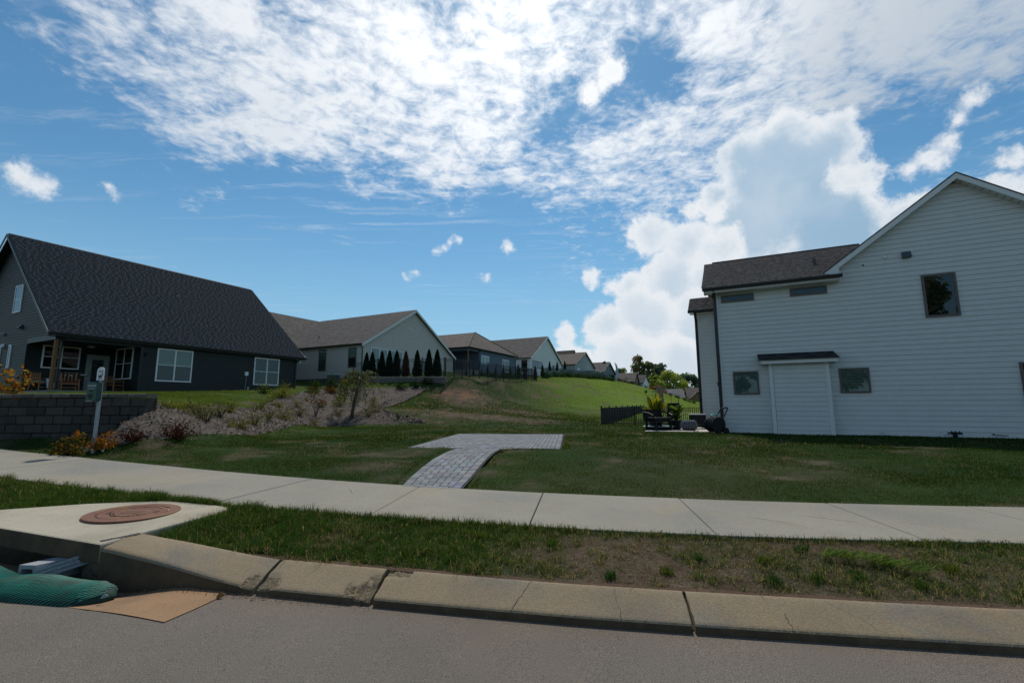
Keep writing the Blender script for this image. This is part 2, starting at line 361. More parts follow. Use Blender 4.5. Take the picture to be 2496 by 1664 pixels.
def fix_normals(o):
    bm = bmesh.new(); bm.from_mesh(o.data); bmesh.ops.recalc_face_normals(bm, faces=bm.faces); bm.to_mesh(o.data); bm.free(); return o
def interp(P, x): return np.interp(x, [p[0] for p in P], [p[1] for p in P])
# numpy value noise, 0..1
def vnoise(x, y, scale=1.0, octv=3, seed=0):
    x = np.asarray(x, float) * scale; y = np.asarray(y, float) * scale; o = 0; a = 1.0; tot = 0
    for k_ in range(octv):
        xi = np.floor(x).astype(np.int64); yi = np.floor(y).astype(np.int64); fx = x - xi; fy = y - yi
        fx = fx * fx * (3 - 2 * fx); fy = fy * fy * (3 - 2 * fy)
        def h(i, j):
            n = (i * 374761393 + j * 668265263 + (seed + k_) * 974634777) & 0x7fffffff
            n = ((n ^ (n >> 13)) * 1274126177) & 0x7fffffff
            return ((n ^ (n >> 16)) & 0xffff) / 65535.0
        v = (h(xi, yi) * (1 - fx) + h(xi + 1, yi) * fx) * (1 - fy) + (h(xi, yi + 1) * (1 - fx) + h(xi + 1, yi + 1) * fx) * fy
        o = o + a * v; tot += a; a *= .5; x = x * 2.03 + 17.1; y = y * 2.03 + 5.7
    return o / tot
def sstep(a, b_, x):
    t = np.clip((np.asarray(x, float) - a) / (b_ - a), 0, 1); return t * t * (3 - 2 * t)

# ------------------------------------------------------------------ the lie of the land
def zr(x):
    x = np.asarray(x, float); return 0.03 * (np.sqrt(x * x + 4) - x) / 2          # the road climbs gently to one side
FB = [(-20, 11.4), (-12, 7.2), (-6.6, 4.93), (-4.9, 4.45), (-3.48, 4.02), (-3.15, 3.92), (-2.0, 3.69), (-1.83, 3.67), (-1.05, 3.54), (.41, 3.30), (1.17, 3.19), (3.05, 2.93), (6, 2.58), (12, 2.05), (40, .6), (90, 0)]
KW = [(-20, .33), (-2, .345), (0, .31), (3, .29), (90, .29)]
def dep(x, y):
    """the gutter dips towards the drain"""
    x = np.asarray(x, float); y = np.asarray(y, float); t = np.clip((y - (fb(x) - .60)) / .55, 0, 1); s = np.clip((-2.5 - x) / .8, 0, 1); return .11 * t * s * s * (3 - 2 * s)
def zg(x, y): return float(zr(x) - dep(x, y))
def fb(x): return interp(FB, x)
def kb(x): return fb(x) + interp(KW, x) * 1.0
SN = [(-60, 36), (-40, 24.5), (-20, 13.2), (-12, 8.9), (-7.42, 6.79), (-4.31, 5.74), (-3.26, 5.45), (-2.28, 5.22), (.61, 4.68), (1.92, 4.46), (4.51, 4.2), (8, 3.95), (14, 3.6), (30, 3.2), (90, 2.8)]
SF = [(-60, 37.9), (-40, 26.3), (-20, 15.0), (-10.94, 9.93), (-4.66, 7.75), (-3.58, 7.42), (-1.73, 6.98), (.84, 6.42), (2.17, 6.16), (3.9, 5.86), (6.06, 5.58), (10, 5.3), (14, 5.1), (30, 4.7), (90, 4.3)]
def _sm(P):
    xs = np.concatenate([np.arange(-60, -14, 2.), np.arange(-14, 14, .25), np.arange(14, 91, 2.)]); ys = interp(P, xs)
    for _ in range(3):
        y2 = ys.copy(); y2[24:-40] = (ys[22:-42] + 2 * ys[23:-41] + 3 * ys[24:-40] + 2 * ys[25:-39] + ys[26:-38]) / 9; ys = y2
    return list(zip(xs, ys))
SN = _sm(SN); SF = _sm(SF)
def sn(x): return interp(SN, x)
def sf(x): return interp(SF, x)
CP = [(-8.19,9.77,0.74),(-7.75,10.33,0.71),(-7.44,10.87,0.68),(-7.68,13.55,0.63),(-8.76,17.49,0.6),(-9.88,21.87,0.58),(-8.65,24.37,0.55),(-5.48,22.37,0.5),(-4.53,23.63,0.5),(-9.14,11.6,1.54),(-9.42,12.4,1.4),(-10.37,15,1.48),(-10.79,16.2,1.55),(-11.23,17.5,1.64),(-11.89,22,1.63),(-13.51,27,2.13),(-13.46,32,2.72),(-12.24,36,2.99),(-10.38,37.5,2.94),(-8.82,31,1.56),(-7.66,27.5,1.12),(-6.5,26,0.98),(-4.64,24.3,0.66),(-24.61,21.61,2.2),(-23.72,23.4,2.2),(-21.49,27.87,2.25),(-19.26,32.35,2.27),(-17.25,36.38,2.3),(-22.84,38.61,2.6),(-14.17,42.55,3.9),(-12.12,46.67,4.05),(-9.89,51.14,4.1),(-7.43,56.07,4.4),(-5.87,59.2,5.3),(-2.75,65.46,5.6),(0.38,71.73,5.8),(3.05,77.1,6.2),(9.75,90.52,6.6),(14.21,99.47,7),(20.01,111.1,7.2),(-23.74,45.76,4),(-16.61,64.55,5.8),(-7.69,82.45,6.6),(3.47,104.82,7.2),(-29.98,19.82,2.1),(-29.07,12.66,1.9),(-37.13,18.91,2.2),(-34.02,34.12,2.6),(-5.88,40.5,3.94),(-4.39,45,4.25),(-2.22,51,4.46),(0.72,59,4.65),(3.42,65,4.84),(5.34,72.73,5.88),(11.65,85.38,6.5),(17.68,97.47,6.89),(24.94,112.03,7.17),(31.61,116,6),(35.15,110,4.56),(36.79,100,2.57),(36.5,90,1.34),(-8.25,37,2.72),(-6.42,38,2.67),(-4.51,34,1.55),(-2.82,32,1.11),(-1.96,45,2.34),(0.05,42,1.72),(2.4,52,2.69),(4.07,45,1.52),(3.78,35,0.74),(-3.97,21.41,0.5),(-2.39,19.4,0.47),(-0.79,18.17,0.45),(0.84,18.61,0.45),(1.88,20.99,0.44),(3.62,25.19,0.42),(5.3,27.37,0.28),(-0.8,11.2,0.47),(1.1,11,0.45),(-2.6,11.4,0.47),(2,16.7,0.46),(-2,16.7,0.47),(0,14,0.46),(0,20,0.45),(7.7,16.9,0.46),(11.5,15,0.46),(14.7,13.4,0.46),(17.5,12,0.46),(9,11,0.43),(12,8,0.37),(5,10,0.4),(8.3,28,0.24),(10,27,0.24),(7,21,0.42),(4,20,0.44),(13,30,0.2),(18,38,0.3),(26,46,0.3),(34,55,0.2),(30,75,1.2),(30,35,0.3),(25,20,0.4),(25,8,0.3),(40,30,0),(50,60,-0.5),(45,90,0.3),(60,120,-1),(50,140,2.5),(30,140,5.5),(80,180,-1),(20,160,6.5),(-40,60,4.5),(-60,30,2.5),(-30,80,6.5),(0,120,8),(-50,120,7),(-80,90,5),(-20,180,8),(50,200,0),(-80,200,7),(90,60,-1),(90,20,-0.5),(90,120,-2),(60,8,0),(-16,11.3,1.75),(-12.3,11.3,1.78),(-9.2,11.3,1.77),(-22,12,1.7),(-35,15,1.6),(-13,15,1.82),(-17,18,1.95),(-14,22,1.9),(-12.6,18.5,1.72),(-40,15,1.6),(-60,20,1.5),(-4,9,0.42),(-6.5,10,0.62),(-5,14,0.53),(-5,19,0.5),(-8,15.5,0.6),(-7,20,0.54),(4,7.5,0.33),(-8,8.91,0.49),(-5,7.87,0.41),(-2,7.04,0.32),(1,6.39,0.27),(4,5.85,0.26),(8,5.44,0.25),(14,5.1,0.25),(25,4.82,0.25),(40,4.63,0.25),(60,4.5,0.25),(90,4.3,0.25)]
_P = np.array(CP)
def _U(r2): return np.where(r2 > 0, r2 * np.log(np.maximum(r2, 1e-9)), 0)
_n = len(_P); _A = np.zeros((_n + 3, _n + 3))
_A[:_n, :_n] = _U(((_P[:, None, :2] - _P[None, :, :2]) ** 2).sum(2)) + np.eye(_n) * 2.0
_A[:_n, _n] = 1; _A[:_n, _n + 1:] = _P[:, :2]; _A[_n:, :_n] = _A[:_n, _n:].T
_W = np.linalg.solve(_A, np.r_[_P[:, 2], 0, 0, 0])
def tps(x, y):
    x = np.asarray(x, float); y = np.asarray(y, float); sh = np.broadcast(x, y).shape
    q = np.stack([np.broadcast_to(x, sh).ravel(), np.broadcast_to(y, sh).ravel()], 1); o = np.empty(len(q))
    for i in range(0, len(q), 20000):
        c = q[i:i + 20000]; o[i:i + 20000] = _U(((c[:, None, :] - _P[None, :, :2]) ** 2).sum(2)) @ _W[:_n] + _W[_n] + c @ _W[_n + 1:]
    return o.reshape(sh)
WALL_Y, WALL_X = 11.0, -8.72
PATH_HULL = [(-1.72, 6.6), (-1.78, 7.6), (-1.78, 8.5), (-1.73, 9.4), (-1.60, 10.4), (-1.45, 11.4), (-.15, 11.4), (-.30, 10.4), (-.42, 9.4), (-.52, 8.4), (-.60, 7.5), (-.66, 6.5)]
PAD_HULL = [(-2.72, 11.34), (1.22, 10.86), (1.90, 16.45), (-2.05, 16.93)]
def inpoly(x, y, P):
    x = np.asarray(x); y = np.asarray(y); c = np.zeros(x.shape, bool); n = len(P)
    for i in range(n):
        x1, y1 = P[i]; x2, y2 = P[(i + 1) % n]
        if y1 == y2: continue
        c ^= ((y1 > y) != (y2 > y)) & (x < (x2 - x1) * (y - y1) / (y2 - y1) + x1)
    return c
def hgt(x, y):
    """ground height anywhere beyond the sidewalk"""
    x = np.asarray(x, float); y = np.asarray(y, float); t = y - sf(x)
    z0 = zr(x) + .25; z = z0 + (tps(x, y) - z0) * sstep(0, 1.3, t)
    front = z0 + (.80 - z0) * sstep(0, 1.0, t / np.maximum(WALL_Y - sf(x), .4))
    inw = (x < WALL_X) & (y < WALL_Y + .17) & (x > -17)
    z = np.where(inw, front, z)
    for P_, zz in ((PATH_HULL, None), (PAD_HULL, .40)):      # bedded hollows for the pavers
        m_ = inpoly(x, y, P_); z = np.where(m_, np.minimum(z, .40 if zz else zr(x) + .21 + .12 * np.clip((y - 7) / 4.3, 0, 1)), z)
    return z
def ground(x, y):
    """height of whatever ground lies at x, y: verge, sidewalk level or lawn"""
    x = np.asarray(x, float); y = np.asarray(y, float)
    v = zr(x) + .145 + .118 * np.clip((y - kb(x)) / np.maximum(sn(x) - kb(x), .1), 0, 1)
    return np.where(y < sn(x), v, np.where(y < sf(x), zr(x) + .27, hgt(x, y)))
def gz(x, y): return float(ground(x, y))

# ---- turf colour, shared by the ground sheets and the blades
def gauss(x, y, cx, cy, r): return np.exp(-(((x - cx) ** 2 + (y - cy) ** 2) / r ** 2))
def deadness(x, y):
    """0 lush .. 1 bare thatch / soil"""
    n = vnoise(x, y, .9, 4, 3); f = vnoise(x, y, 3.5, 3, 8)
    d = sstep(.50, .80, .62 * n + .38 * f)
    verge = y < sn(x)
    d = d + np.where(verge, .52 * sstep(.2, 1.6, x) - .25 * sstep(2.6, 3.6, x) * sstep(3.75, 4.0, y) + .10 - .35 * sstep(-.8, -2.4, x), 0)
    d = d + np.where(verge, .75 * sstep(.16, .0, y - kb(x)), 0)
    d = d + .55 * sstep(.22, .0, y - sf(x)) * (~verge)
    for cx, cy, r, a in [(-2.6, 8.6, .55, .9), (-.35, 9.2, .45, .7), (-.45, 8.0, .3, .8), (-1.9, 7.6, .35, .5), (-.1, 10.6, .4, .6), (.2, 4.1, .35, .5), (-1.6, 4.5, .3, .6), (2.6, 6.4, .6, .4), (.8, 4.25, .5, .45),
                         (1.4, 7.2, 1.2, .28), (3.5, 8.4, 1.4, .25), (5.2, 8.0, 1.5, .22), (4.0, 11.0, 2.2, .2)]:
        d = d + a * gauss(x, y, cx, cy, r)
    # the hillside: a worn strip along its toe, bare clay below the block wall
    hs = sstep(19.0, 23.0, y) * sstep(6.5, 1.0, x) * (y < 120)
    for cx, cy, r, a in [(-4.5, 27.5, 2.6, .75), (-1.8, 28.5, 2.4, .7), (1.0, 27.5, 2.2, .75), (2.8, 26.2, 1.6, .6), (-2.5, 35.5, 2.4, .75), (1.2, 33.5, 2.2, .7), (-4.2, 34.5, 1.6, .5), (3.6, 52, 3.2, .75), (5.3, 46, 2.4, .5), (-1.4, 43, 2.0, .6), (-5.0, 37.2, 1.6, 1.1), (-3.6, 38.6, 1.6, .9)]:
        d = d + hs * a * gauss(x, y, cx, cy, r) * (.15 + 1.9 * f * f + .5 * n * n)
    return np.clip(np.where(verge | (y > 19), d, d * .72), 0, 1)
def clay(x, y): return np.clip(1.1 * gauss(x, y, -5.3, 37.2, 1.1) + .8 * gauss(x, y, -3.9, 37.9, 1.1) + .5 * gauss(x, y, -6.5, 30.5, 1.2) + .4 * gauss(x, y, -3.6, 28.6, 1.0) + .5 * gauss(x, y, 5, 62, 2), 0, 1) * sstep(.3, .6, vnoise(x, y, 1.3, 3, 21))
G_DEEP = np.array((.018, .044, .011)); G_MID = np.array((.032, .064, .013)); G_LIT = np.array((.150, .235, .030)); G_DEAD = np.array((.165, .132, .100)); G_SOIL = np.array((.062, .042, .030)); G_CLAY = np.array((.17, .095, .056))
def lit_zone(x, y): return np.clip(.75 * sstep(-2, 9, x) * sstep(26, 46, y) + .5 * sstep(8, 20, x) * sstep(22, 40, y) + .35 * sstep(-5, -12, x) * sstep(11, 14, y), 0, 1)  # brighter turf zones: the slope's sunlit glow is put into the colour
def turf_col(x, y, rnd=None):
    n = vnoise(x, y, .45, 3, 5)[:, None]; l = lit_zone(x, y)[:, None]
    g = G_DEEP * (1 - n) + G_MID * n; g = g * (1 - l) + G_LIT * l
    return g
def terr_col(x, y):
    d = deadness(x, y)[:, None]; g = turf_col(x, y); s = vnoise(x, y, 6, 2, 9)[:, None]
    dead = G_DEAD * .72 * s + G_SOIL * (1 - s); cl = clay(x, y)[:, None]
    g = g * .68 * (1 - d) + dead * d
    return g * (1 - cl) + G_CLAY * cl

def grid_mesh(name, X, Y, Z, m, cols=None, smooth=True):
    """X,Y,Z are (r,c) arrays"""
    r, c = X.shape; V = np.stack([X.ravel(), Y.ravel(), Z.ravel()], 1)
    i = np.arange((r - 1) * (c - 1)); a = (i // (c - 1)) * c + i % (c - 1)
    F = np.stack([a, a + 1, a + c + 1, a + c], 1)
    return V, F

# one far sheet that reaches the horizon, below everything else
gm = MB(); gm.lathe([(1, -1.9), (60, -1.9), (300, -2.5), (2500, -6)], 48); gm.f = gm.f[:-2]; gm.f.append(tuple(range(48)))
FAR = mat('far_meadow', (.055, .085, .025), 1.0, .3, .05)
tag(gm.build('ground', FAR, smooth=True), kind='structure')

# road
xs = np.concatenate([np.arange(-70, -12, 2.), np.arange(-12, 12, .25), np.arange(12, 95, 2.)]); tv = np.concatenate([np.linspace(-9, -1, 9), np.linspace(-.5, 1, 30)])
X, T = np.meshgrid(xs, tv); Yf = fb(X) + .12; Y = np.where(T < 0, Yf - 3.0 + T * 1.0, Yf - 3.0 + 3.0 * T); Z = zr(X) - dep(X, Y)
ROADM = mat('asphalt', (.140, .124, .106), .9, attr=True, var=.08, nscale=1.2, bump=.6, bscale=110, stain=(.175, .132, .098), sscale=.6, samt=.55, speck=.50, spscale=150)
V, F = grid_mesh('road', X, Y, Z, ROADM); k_ = np.exp(-np.maximum(fb(V[:, 0]) - V[:, 1], 0) / .22) * (.35 + .65 * vnoise(V[:, 0], V[:, 1], 2.2, 3, 77)) * .95
rc = np.array((.140, .124, .106)) * (1 - k_[:, None]) + np.array((.165, .122, .088)) * k_[:, None]; rc = rc * (.90 + .2 * vnoise(V[:, 0], V[:, 1], .5, 3, 78))[:, None]
road = link('road', np_mesh('road', V, F, rc, ROADM, True)); tag(road, kind='structure')
# lawn on the far side of the road, behind the viewer
X, T = np.meshgrid(np.arange(-70, 96, 3.), np.linspace(0, 1, 12)); Y = fb(X) - 11.6 - 120 * T; Z = zr(X) + .1 + .02 * (T * 120)
V, F = grid_mesh('l', X, Y, Z, TERR); tag(link('far_side_lawn', np_mesh('far_side_lawn', V, F, turf_col(V[:, 0], V[:, 1]), TERR, True)), kind='structure')

# slab of the storm drain (outline in metres) also keeps the verge clear of grass
SLAB = [(-3.48, 4.03), (-3.43, 4.37), (-3.36, 4.75), (-3.25, 5.30), (-3.30, 5.52), (-3.46, 5.70), (-3.72, 5.82), (-4.0, 5.86), (-4.26, 5.83), (-4.94, 5.47), (-5.55, 5.13), (-6.2, 4.79), (-6.1, 4.79), (-4.9, 4.46)]
SLAB = [(-3.47, 4.02), (-3.38, 4.40), (-3.27, 4.72), (-3.19, 4.96), (-3.155, 5.10), (-3.15, 5.20), (-3.175, 5.29), (-3.23, 5.35), (-3.32, 5.39), (-3.50, 5.44), (-3.85, 5.53), (-4.02, 5.56), (-4.2, 5.55), (-4.84, 5.36), (-5.45, 5.05), (-6.12, 4.85), (-4.9, 4.46)]
SLAB = [(x, min(y, float(sn(x)) - .018)) for x, y in SLAB]
def inpoly(x, y, P):
    x = np.asarray(x); y = np.asarray(y); c = np.zeros(x.shape, bool); n = len(P)
    for i in range(n):
        x1, y1 = P[i]; x2, y2 = P[(i + 1) % n]
        if y1 == y2: continue
        k_ = ((y1 > y) != (y2 > y)) & (x < (x2 - x1) * (y - y1) / (y2 - y1) + x1); c ^= k_
    return c
def verge_lo(x):
    """front edge of the verge: kerb back, or the back edge of the drain slab"""
    x = np.asarray(x, float)
    slab = np.where(x > -4.16, 5.5, 5.62 + (x + 4.16) * .47) - .12
    return np.where((x < -3.4) & (x > -6.3), np.minimum(slab, sn(x) - .03), kb(x) - .02)
xs = np.concatenate([np.arange(-60, -14, 2.), np.arange(-14, -3.5, .1), [-3.41, -3.399], np.arange(-3.3, 12, .1), np.arange(12, 91, 2.)])
X, T = np.meshgrid(xs, np.linspace(0, 1, 16)); lo = verge_lo(X); Y = lo + (sn(X) + .02 - lo) * T
Z = ground(X, np.minimum(Y, sn(X) - 1e-4)) - .015 + .02 * (vnoise(X, Y, 2.2, 3, 4) - .5)
V, F = grid_mesh('v', X, Y, Z, TERR); tag(link('verge', np_mesh('verge', V, F, terr_col(V[:, 0], V[:, 1]), TERR, True)), kind='structure')

# lawn and hillside
xs = np.concatenate([-np.geomspace(18, 100, 22)[::-1], np.arange(-17.6, -8.9, .3), [-8.74, -8.70], np.arange(-8.5, 9, .2), np.arange(9, 18, .35), np.geomspace(18.4, 120, 34)])
tv = np.concatenate([np.arange(0, 2.6, .14), np.arange(2.6, 8, .26), np.arange(8, 34, .4), np.geomspace(34.4, 215, 56)])
X, T = np.meshgrid(xs, tv); Y = sf(X) + T
for j, x in enumerate(xs):
    if -17.5 < x < WALL_X:
        k_ = int(np.searchsorted(Y[:, j], WALL_Y + .17))
        Y[k_ - 1, j] = WALL_Y + .14; Y[k_, j] = WALL_Y + .2
Z = hgt(X, Y); Z = Z + .05 * (vnoise(X, Y, .8, 3, 2) - .5) * sstep(0, 1.5, T) + .16 * (vnoise(X, Y, .28, 4, 14) - .5) * sstep(24, 32, Y) * sstep(-9, -7, X)
V, F = grid_mesh('l', X, Y, Z, TERR); fc = V[F].mean(1)
HILL = [(-9, 31), (-6.5, 25.4), (-4.6, 24.2), (-1, 25.3), (3.6, 24.6), (5.2, 27), (13, 43), (20, 52), (40, 60), (60, 90), (70, 215), (-70, 215), (-60, 60), (-18, 38)]
hill = inpoly(fc[:, 0], fc[:, 1], HILL); cols = terr_col(V[:, 0], V[:, 1])
def submesh(V, F, sel, cols):
    f = F[sel]; u, inv = np.unique(f.ravel(), return_inverse=True); return V[u], inv.reshape(f.shape), cols[u]
for nm, s in (('lawn', ~hill), ('hillside', hill)):
    v, f, c = submesh(V, F, s, cols); tag(link(nm, np_mesh(nm, v, f, c, TERR, True)), kind='structure')

# sidewalk: slabs on a bed, open joints between them
bed = MB(); xs = np.concatenate([np.arange(-40, -14, 1.), np.arange(-14, 14, .5), np.arange(14, 60, 2.)])
for a, c in zip(xs[:-1], xs[1:]):
    p = [(a, sn(a)), (c, sn(c)), (c, sf(c)), (a, sf(a))]
    bed.quad(*[(x, y, float(zr(x)) + .245) for x, y in p])
sw = bed.build('sidewalk', CRACK); tag(sw, kind='structure')
joints_far = [-34, -30, -26.5, -23, -19.6, -16.6, -13.2, -11.4, -9.7, -8.05, -6.35, -4.72, -3.13, -1.35, .42, 2.17, 3.89, 5.42, 7.1, 8.8, 10.5, 12.2, 14, 17, 20, 23, 26, 29]
joints_near = [x + interp([(-20, .4), (-8, -.12), (-3.2, -.37), (-1.35, -.20), (.42, -.26), (2.17, -.25), (3.89, -.16), (6, -.1), (30, 0)], x) for x in joints_far]
for i in range(len(joints_far) - 1):
    n = 5; g = .006; top = []; bot = []
    for side, J, fn in ((0, joints_near, sn), (1, joints_far, sf)):
        for k_ in range(n):
            x = (J[i] + g) + (J[i + 1] - J[i] - 2 * g) * k_ / (n - 1); y = float(fn(x)); y += .0 if side == 0 else 0
            z = float(zr(x)) + .27 + .002 * ((i * 7) % 3 - 1); top.append((x, y, z))
    m_ = MB(); pts = []
    for (x, y, z) in top: pts.append((x, y, z))
    for (x, y, z) in top: pts.append((x, y, z - .10))
    f = [(k_, k_ + 1, n + k_ + 1, n + k_) for k_ in range(n - 1)] + [(k_, 2 * n + k_, 2 * n + k_ + 1, k_ + 1) for k_ in range(n - 1)]
    f += [(n + k_, n + k_ + 1, 3 * n + k_ + 1, 3 * n + k_) for k_ in range(n - 1)] + [(0, n, 3 * n, 2 * n), (n - 1, 3 * n - 1, 4 * n - 1, 2 * n - 1)]
    m_.add(pts, f); o = m_.build('slab', CONC, sw)
    bv = o.modifiers.new('edge', 'BEVEL'); bv.width = .006; bv.segments = 1; bv.limit_method = 'ANGLE'
SCUFF = mat('tan_scuff', (.36, .295, .20), .95, .2, 30)
for (xa, ya, xb, yb, wd_) in [(2.55, 5.25, 2.95, 4.72, .014), (3.15, 5.30, 3.55, 4.92, .016), (3.5, 5.05, 3.62, 4.86, .009), (4.0, 5.0, 4.25, 4.7, .012), (2.75, 5.05, 2.95, 4.88, .008), (-.9, 5.25, -1.05, 5.1, .012), (-1.2, 5.42, -1.33, 5.22, .010), (-1.55, 5.5, -1.66, 5.32, .012), (-.55, 5.2, -.68, 5.02, .009), (-.1, 5.1, -.28, 4.95, .008), (-2.3, 6.6, -2.1, 6.2, .010), (.9, 5.9, 1.25, 5.6, .007)]:
    n = 6; m_ = MB(); pt = []
    for i in range(n + 1):
        t = i / n; x, y = xa + (xb - xa) * t, ya + (yb - ya) * t + .03 * math.sin(t * 3); w_ = wd_ * math.sin(math.pi * (t * .9 + .05)) * random.uniform(.5, 1.1)
        if sn(x) + .02 < y < sf(x) - .02: pt += [(x - w_ / 2, y - w_ * .3, float(zr(x)) + .2755), (x + w_ / 2, y + w_ * .3, float(zr(x)) + .2755)]
    if len(pt) > 3: m_.add(pt, [(2 * i, 2 * i + 1, 2 * i + 3, 2 * i + 2) for i in range(len(pt) // 2 - 1)]); m_.build('scuff_mark', SCUFF, sw)

# kerb: sections with a slanted top, gaps and broken corners at the joints
kerb = MB()
for a in np.arange(-3.4, 20, .4): 
    kerb.quad((a, fb(a) + .05, zr(a) + .01), (a + .4, fb(a + .4) + .05, zr(a + .4) + .01), (a + .4, kb(a + .4), zr(a + .4) + .06), (a, kb(a), zr(a) + .06))
kerb = kerb.build('kerb', SOIL); tag(kerb, kind='structure')
PROF = [(0.0, -.03), (.004, .0), (.009, .046), (.018, .056)] + [(.018 + .267 * i / 9, .056 + .091 * i / 9) for i in range(1, 10)] + [(.310, .153), (.330, .156), (.346, .150), (.35, .02)]
def kerb_section(x0, x1, chips=(), lerp=None, fine=False):
    """chips: (x, half width, depth, d0, d1) spalls, d measured across the kerb"""
    n = max(3, int((x1 - x0) / (.012 if fine else .05))); pts = []; bad = []; P = len(PROF); je = (hash(round(x0 * 100)) % 97, hash(round(x1 * 100)) % 89)
    for i in range(n + 1):
        t_ = i / n
        for j, (d, h) in enumerate(PROF):
            x = x0 + (x1 - x0) * t_
            if fine:      # ragged ends
                for end, seed in ((0, je[0]), (1, je[1])):
                    q = max(0, 1 - abs(t_ - end) * (x1 - x0) / .06); x += (1 if end == 0 else -1) * q * .011 * float(vnoise(d * 1.0, seed * 3.1, 22, 3, 5))
            y0 = float(fb(x)); s = float(interp(KW, x)) / .345; z0 = float(zr(x))
            if lerp:   # rises and steepens towards the drain slab
                t = float(sstep(0, 1, (x1 - x) / (x1 - x0))); t2 = t ** .8; u = max(0, (d - .018) / .267)
                hh = -.14 if j == 0 else (.04 if j == 1 else (.185 if j == 2 else (.205 if j == 3 else (.02 if j == P - 1 else .212 + .028 * min(1, u * 1.4))))); d2 = [0, .003, .009, .02][j] if j < 4 else d
                d = d + (d2 - d) * t2; h = h + (hh - h) * t2
            px, py, pz = x + d * .13, y0 + d * s, z0 + h; b_ = 0
            for cx, cw, dpt, d0, d1 in chips:
                e = math.hypot((x - cx) / cw, (d - (d0 + d1) / 2) / ((d1 - d0) / 2)) + 1.1 * (float(vnoise(x, d, 26, 4, 12)) - .5)
                if e < 1 and j > 1:
                    am = dpt * min(1, (1 - e) * 4) * (.6 + .8 * float(vnoise(x, d, 90, 2, 3))); pz -= am; py += am * .3; b_ = 1
            pts.append((px, py, pz + random.uniform(-1, 1) * .0008)); bad.append(b_)
    f = [(i * P + j, (i + 1) * P + j, (i + 1) * P + j + 1, i * P + j + 1) for i in range(n) for j in range(P - 1)]
    me = bpy.data.meshes.new('kerb_section'); me.from_pydata(pts, [], f + [tuple(range(P)), tuple(range(n * P, n * P + P))[::-1]]); [me.materials.append(q) for q in (CONC_K, AGG, GRIME_SHADE)]
    for p in me.polygons:
        p.use_smooth = len(p.vertices) == 4 and max(v % P for v in p.vertices) > 3
        if len(p.vertices) == 4 and sum(bad[v] for v in p.vertices) > 2: p.material_index = 1
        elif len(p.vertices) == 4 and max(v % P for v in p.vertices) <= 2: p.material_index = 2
    me.update(); return fix_normals(link('kerb_section', me, kerb))
kerb_section(-3.46, -1.982, [(-2.0, .12, .012, -.02, .13)], lerp=True, fine=True)
kerb_section(-1.964, -1.044, [(-1.96, .17, .014, -.02, .15), (-1.05, .20, .022, -.04, .17), (-1.05, .10, .012, .15, .26)], fine=True)
kerb_section(-1.026, 1.173, [(-1.02, .05, .012, .24, .36), (-.93, .12, .010, .24, .36)], fine=True)
kerb_section(1.183, 4.3, fine=True)
kerb_section(4.315, 8.0); kerb_section(8.015, 14.0); kerb_section(14.015, 20)
def kcrack(x, dx, j0=2, j1=14, wdt=.005):
    m_ = MB(); path = []
    for j in range(j0, j1 + 1):
        d, h = PROF[j]; xx = x + dx * (j - j0) / (j1 - j0) + random.uniform(-.010, .010)
        path.append((xx + d * .13, float(fb(xx)) + d * float(interp(KW, xx)) / .345, float(zr(xx)) + h + .0035))
    for a, c in zip(path[:-1], path[1:]):
        w_ = wdt * random.uniform(.5, 1.2); m_.quad((a[0] - w_ / 2, *a[1:]), (a[0] + w_ / 2, *a[1:]), (c[0] + w_ / 2, *c[1:]), (c[0] - w_ / 2, *c[1:]))
    m_.build('crack', CRACK, kerb)
kcrack(-.02, .12, wdt=.004); kcrack(.72, -.02, wdt=.0022); kcrack(1.78, .0, 2, 8, .0026); kcrack(2.32, -.28, 4, 14, .0022)

soil = MB()
for a in np.arange(-3.3, 12, .1):
    c = a + .1; soil.quad(*[(x + .13 * .34, kb(x) + o_ + .012 * math.sin(x * 9 + o_ * 50), zr(x) + .150 + h_) for x, o_, h_ in ((a, -.015, .0), (c, -.015, .0), (c, .022 + .03 * float(vnoise(c, 0, 3, 3, 4)), .006), (a, .022 + .03 * float(vnoise(a, 0, 3, 3, 4)), .006))])
tag(soil.build('soil_strip', SOIL), kind='structure')

# mulch bed: a sheet between the lawn edge and the bank
MLOW = [(-9.35, 9.9), (-8.7, 9.45), (-8.19, 9.77), (-7.75, 10.33), (-7.3, 11.2), (-7.35, 12.2), (-7.68, 13.9), (-8.5, 16.8), (-9.3, 20.0), (-9.2, 22.4), (-8.0, 23.6), (-6.3, 23.7), (-4.53, 23.9)]
MUP = [(-9.4, 10.95), (-9.1, 11.2), (-9.14, 11.9), (-9.42, 12.9), (-10.37, 15.0), (-10.79, 16.2), (-11.23, 17.5), (-11.89, 22.0), (-13.6, 26.5), (-13.8, 32.0), (-12.24, 36.5), (-9.6, 38.4), (-6.9, 39.0), (-8.0, 36.4), (-8.9, 33.0), (-8.3, 29.4), (-7.4, 27.2), (-6.3, 25.9), (-4.55, 24.3)]
def resample(P, n):
    P = np.array(P, float); s = np.r_[0, np.cumsum(np.hypot(*np.diff(P, axis=0).T))]; t = np.linspace(0, s[-1], n); return np.interp(t, s, P[:, 0]), np.interp(t, s, P[:, 1])
lx, ly = resample(MLOW, 150); ux, uy = resample(MUP, 150); tt = np.linspace(0, 1, 46)[:, None]
ly = ly + .14 * (vnoise(lx, ly, 1.6, 2, 31) - .5); X = lx + (ux - lx) * tt; Y = ly + (uy - ly) * tt
edge = np.minimum(np.minimum(tt, 1 - tt) * 8, 1) + 0 * X
Zm = hgt(X, Y); Z = Zm + (-.02 + .065 * edge) + .05 * edge * (vnoise(X, Y, 1.7, 3, 6) - .45)
